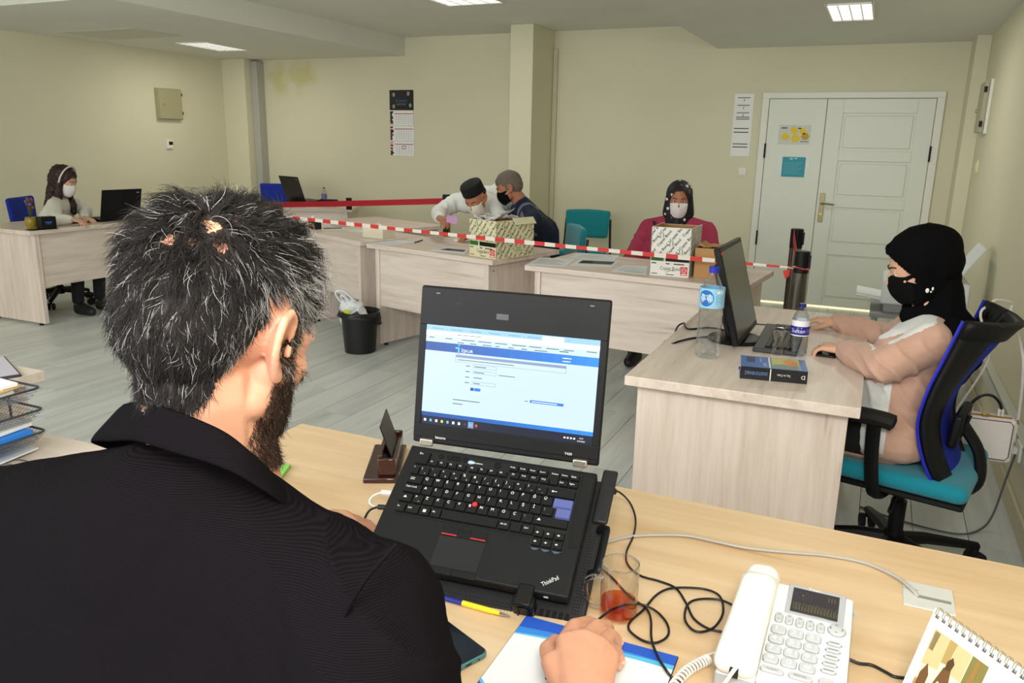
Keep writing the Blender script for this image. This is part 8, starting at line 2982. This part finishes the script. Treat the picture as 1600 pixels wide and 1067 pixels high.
st_ = MB().prism([(-0.17, -0.16), (0.17, -0.16), (0.17, 0.14), (-0.17, 0.14)], 0, 0.020).build('laptop_stand', BLACK_M, None, bevel=0.004, loc=(-5.80, 7.04, 0.7405), rot=(0, 0, R(160)))
tag(st_, 'flat black stand under the laptop at the back wall', 'stand')
bottle('small water bottle with violet label beside the laptop at the back wall', (-5.50, 7.10, 0.7405), 0.19, 0.030, mat('cap_violet', (40, 40, 90), 0.35), mat('label_violet', (120, 110, 160), 0.4), 0.07, 0.12, None, None, 0)
o = thing('desk_tray', 'small black open desk tray beside the laptop at the back wall', 'tray', (-5.40, 7.02, 0.7405), R(20))
for a, b in (((-0.10, -0.05, 0), (0.10, 0.05, 0.006)), ((-0.10, -0.055, 0), (0.10, -0.05, 0.055)), ((-0.105, -0.055, 0), (-0.10, 0.055, 0.06)), ((0.10, -0.055, 0), (0.105, 0.055, 0.06)), ((-0.10, 0.05, 0), (0.10, 0.055, 0.07))):
    MB().box2(a, b).build('side_wall', BLACK, o)
# things on the headband woman's desk
o = thing('desk_organizer', 'black desk organizer with blue lettering at the near corner of the left desk', 'organizer', (-5.72, 4.01, 0.7405), R(80))
MB().box2((-0.12, -0.03, 0), (0.075, 0.06, 0.006)).build('tray', BLACK, o, bevel=0.002)
MB().box2((-0.045, -0.025, 0.006), (0.07, 0.05, 0.095)).build('holder', BLACK, o, bevel=0.004)
q = MB(frame((0.012, -0.0256, 0.05), (1, 0, 0), (0, 0, 1)))
q.box((0, 0.004, 0), (0.05, 0.008, 0.0006)).box((0, -0.008, 0), (0.03, 0.004, 0.0006))
q.build('blue_print', mat('print_blue_bright', (60, 110, 200), 0.5), o, 0, kind='stuff')
pt = thing('flower_pot', 'small yellow pot with violet flowers on the left desk', 'plant', (-5.84, 3.98, 0.747))
MB().lathe([(0.030, 0), (0.042, 0.03), (0.045, 0.055), (0.036, 0.075), (0.040, 0.08), (0.001, 0.078)], 18).build('pot', mat('pot_yellow', (150, 128, 40), 0.3), pt)
rs = random.Random(4)
st = MB()
for k in range(14):
    a = 2 * pi * rs.random()
    r_ = 0.05 * rs.random()
    z_ = 0.13 + 0.09 * rs.random()
    st.tube([(0, 0, 0.075), (r_ * 0.5 * cos(a), r_ * 0.5 * sin(a), 0.11), (r_ * cos(a), r_ * sin(a), z_)], 0.0018, 4)
    MB().ball((r_ * cos(a), r_ * sin(a), z_), 0.010 + 0.006 * rs.random(), 7, 5).build('blossom', mat('blossom_violet', (110, 84, 130), 0.8) if k % 3 else mat('blossom_brown', (110, 70, 50), 0.8), pt)
st.build('stems', mat('stem_green', (70, 80, 50), 0.8), pt, kind='stuff')
o = MB().box2((0, 0, 0), (0.05, 0.035, 0.12)).build('upright_box', BLACK, None, bevel=0.003, loc=(-4.98, 6.78, 0.7405))
tag(o, 'small black upright box at the right end of the back laptop desk', 'box')
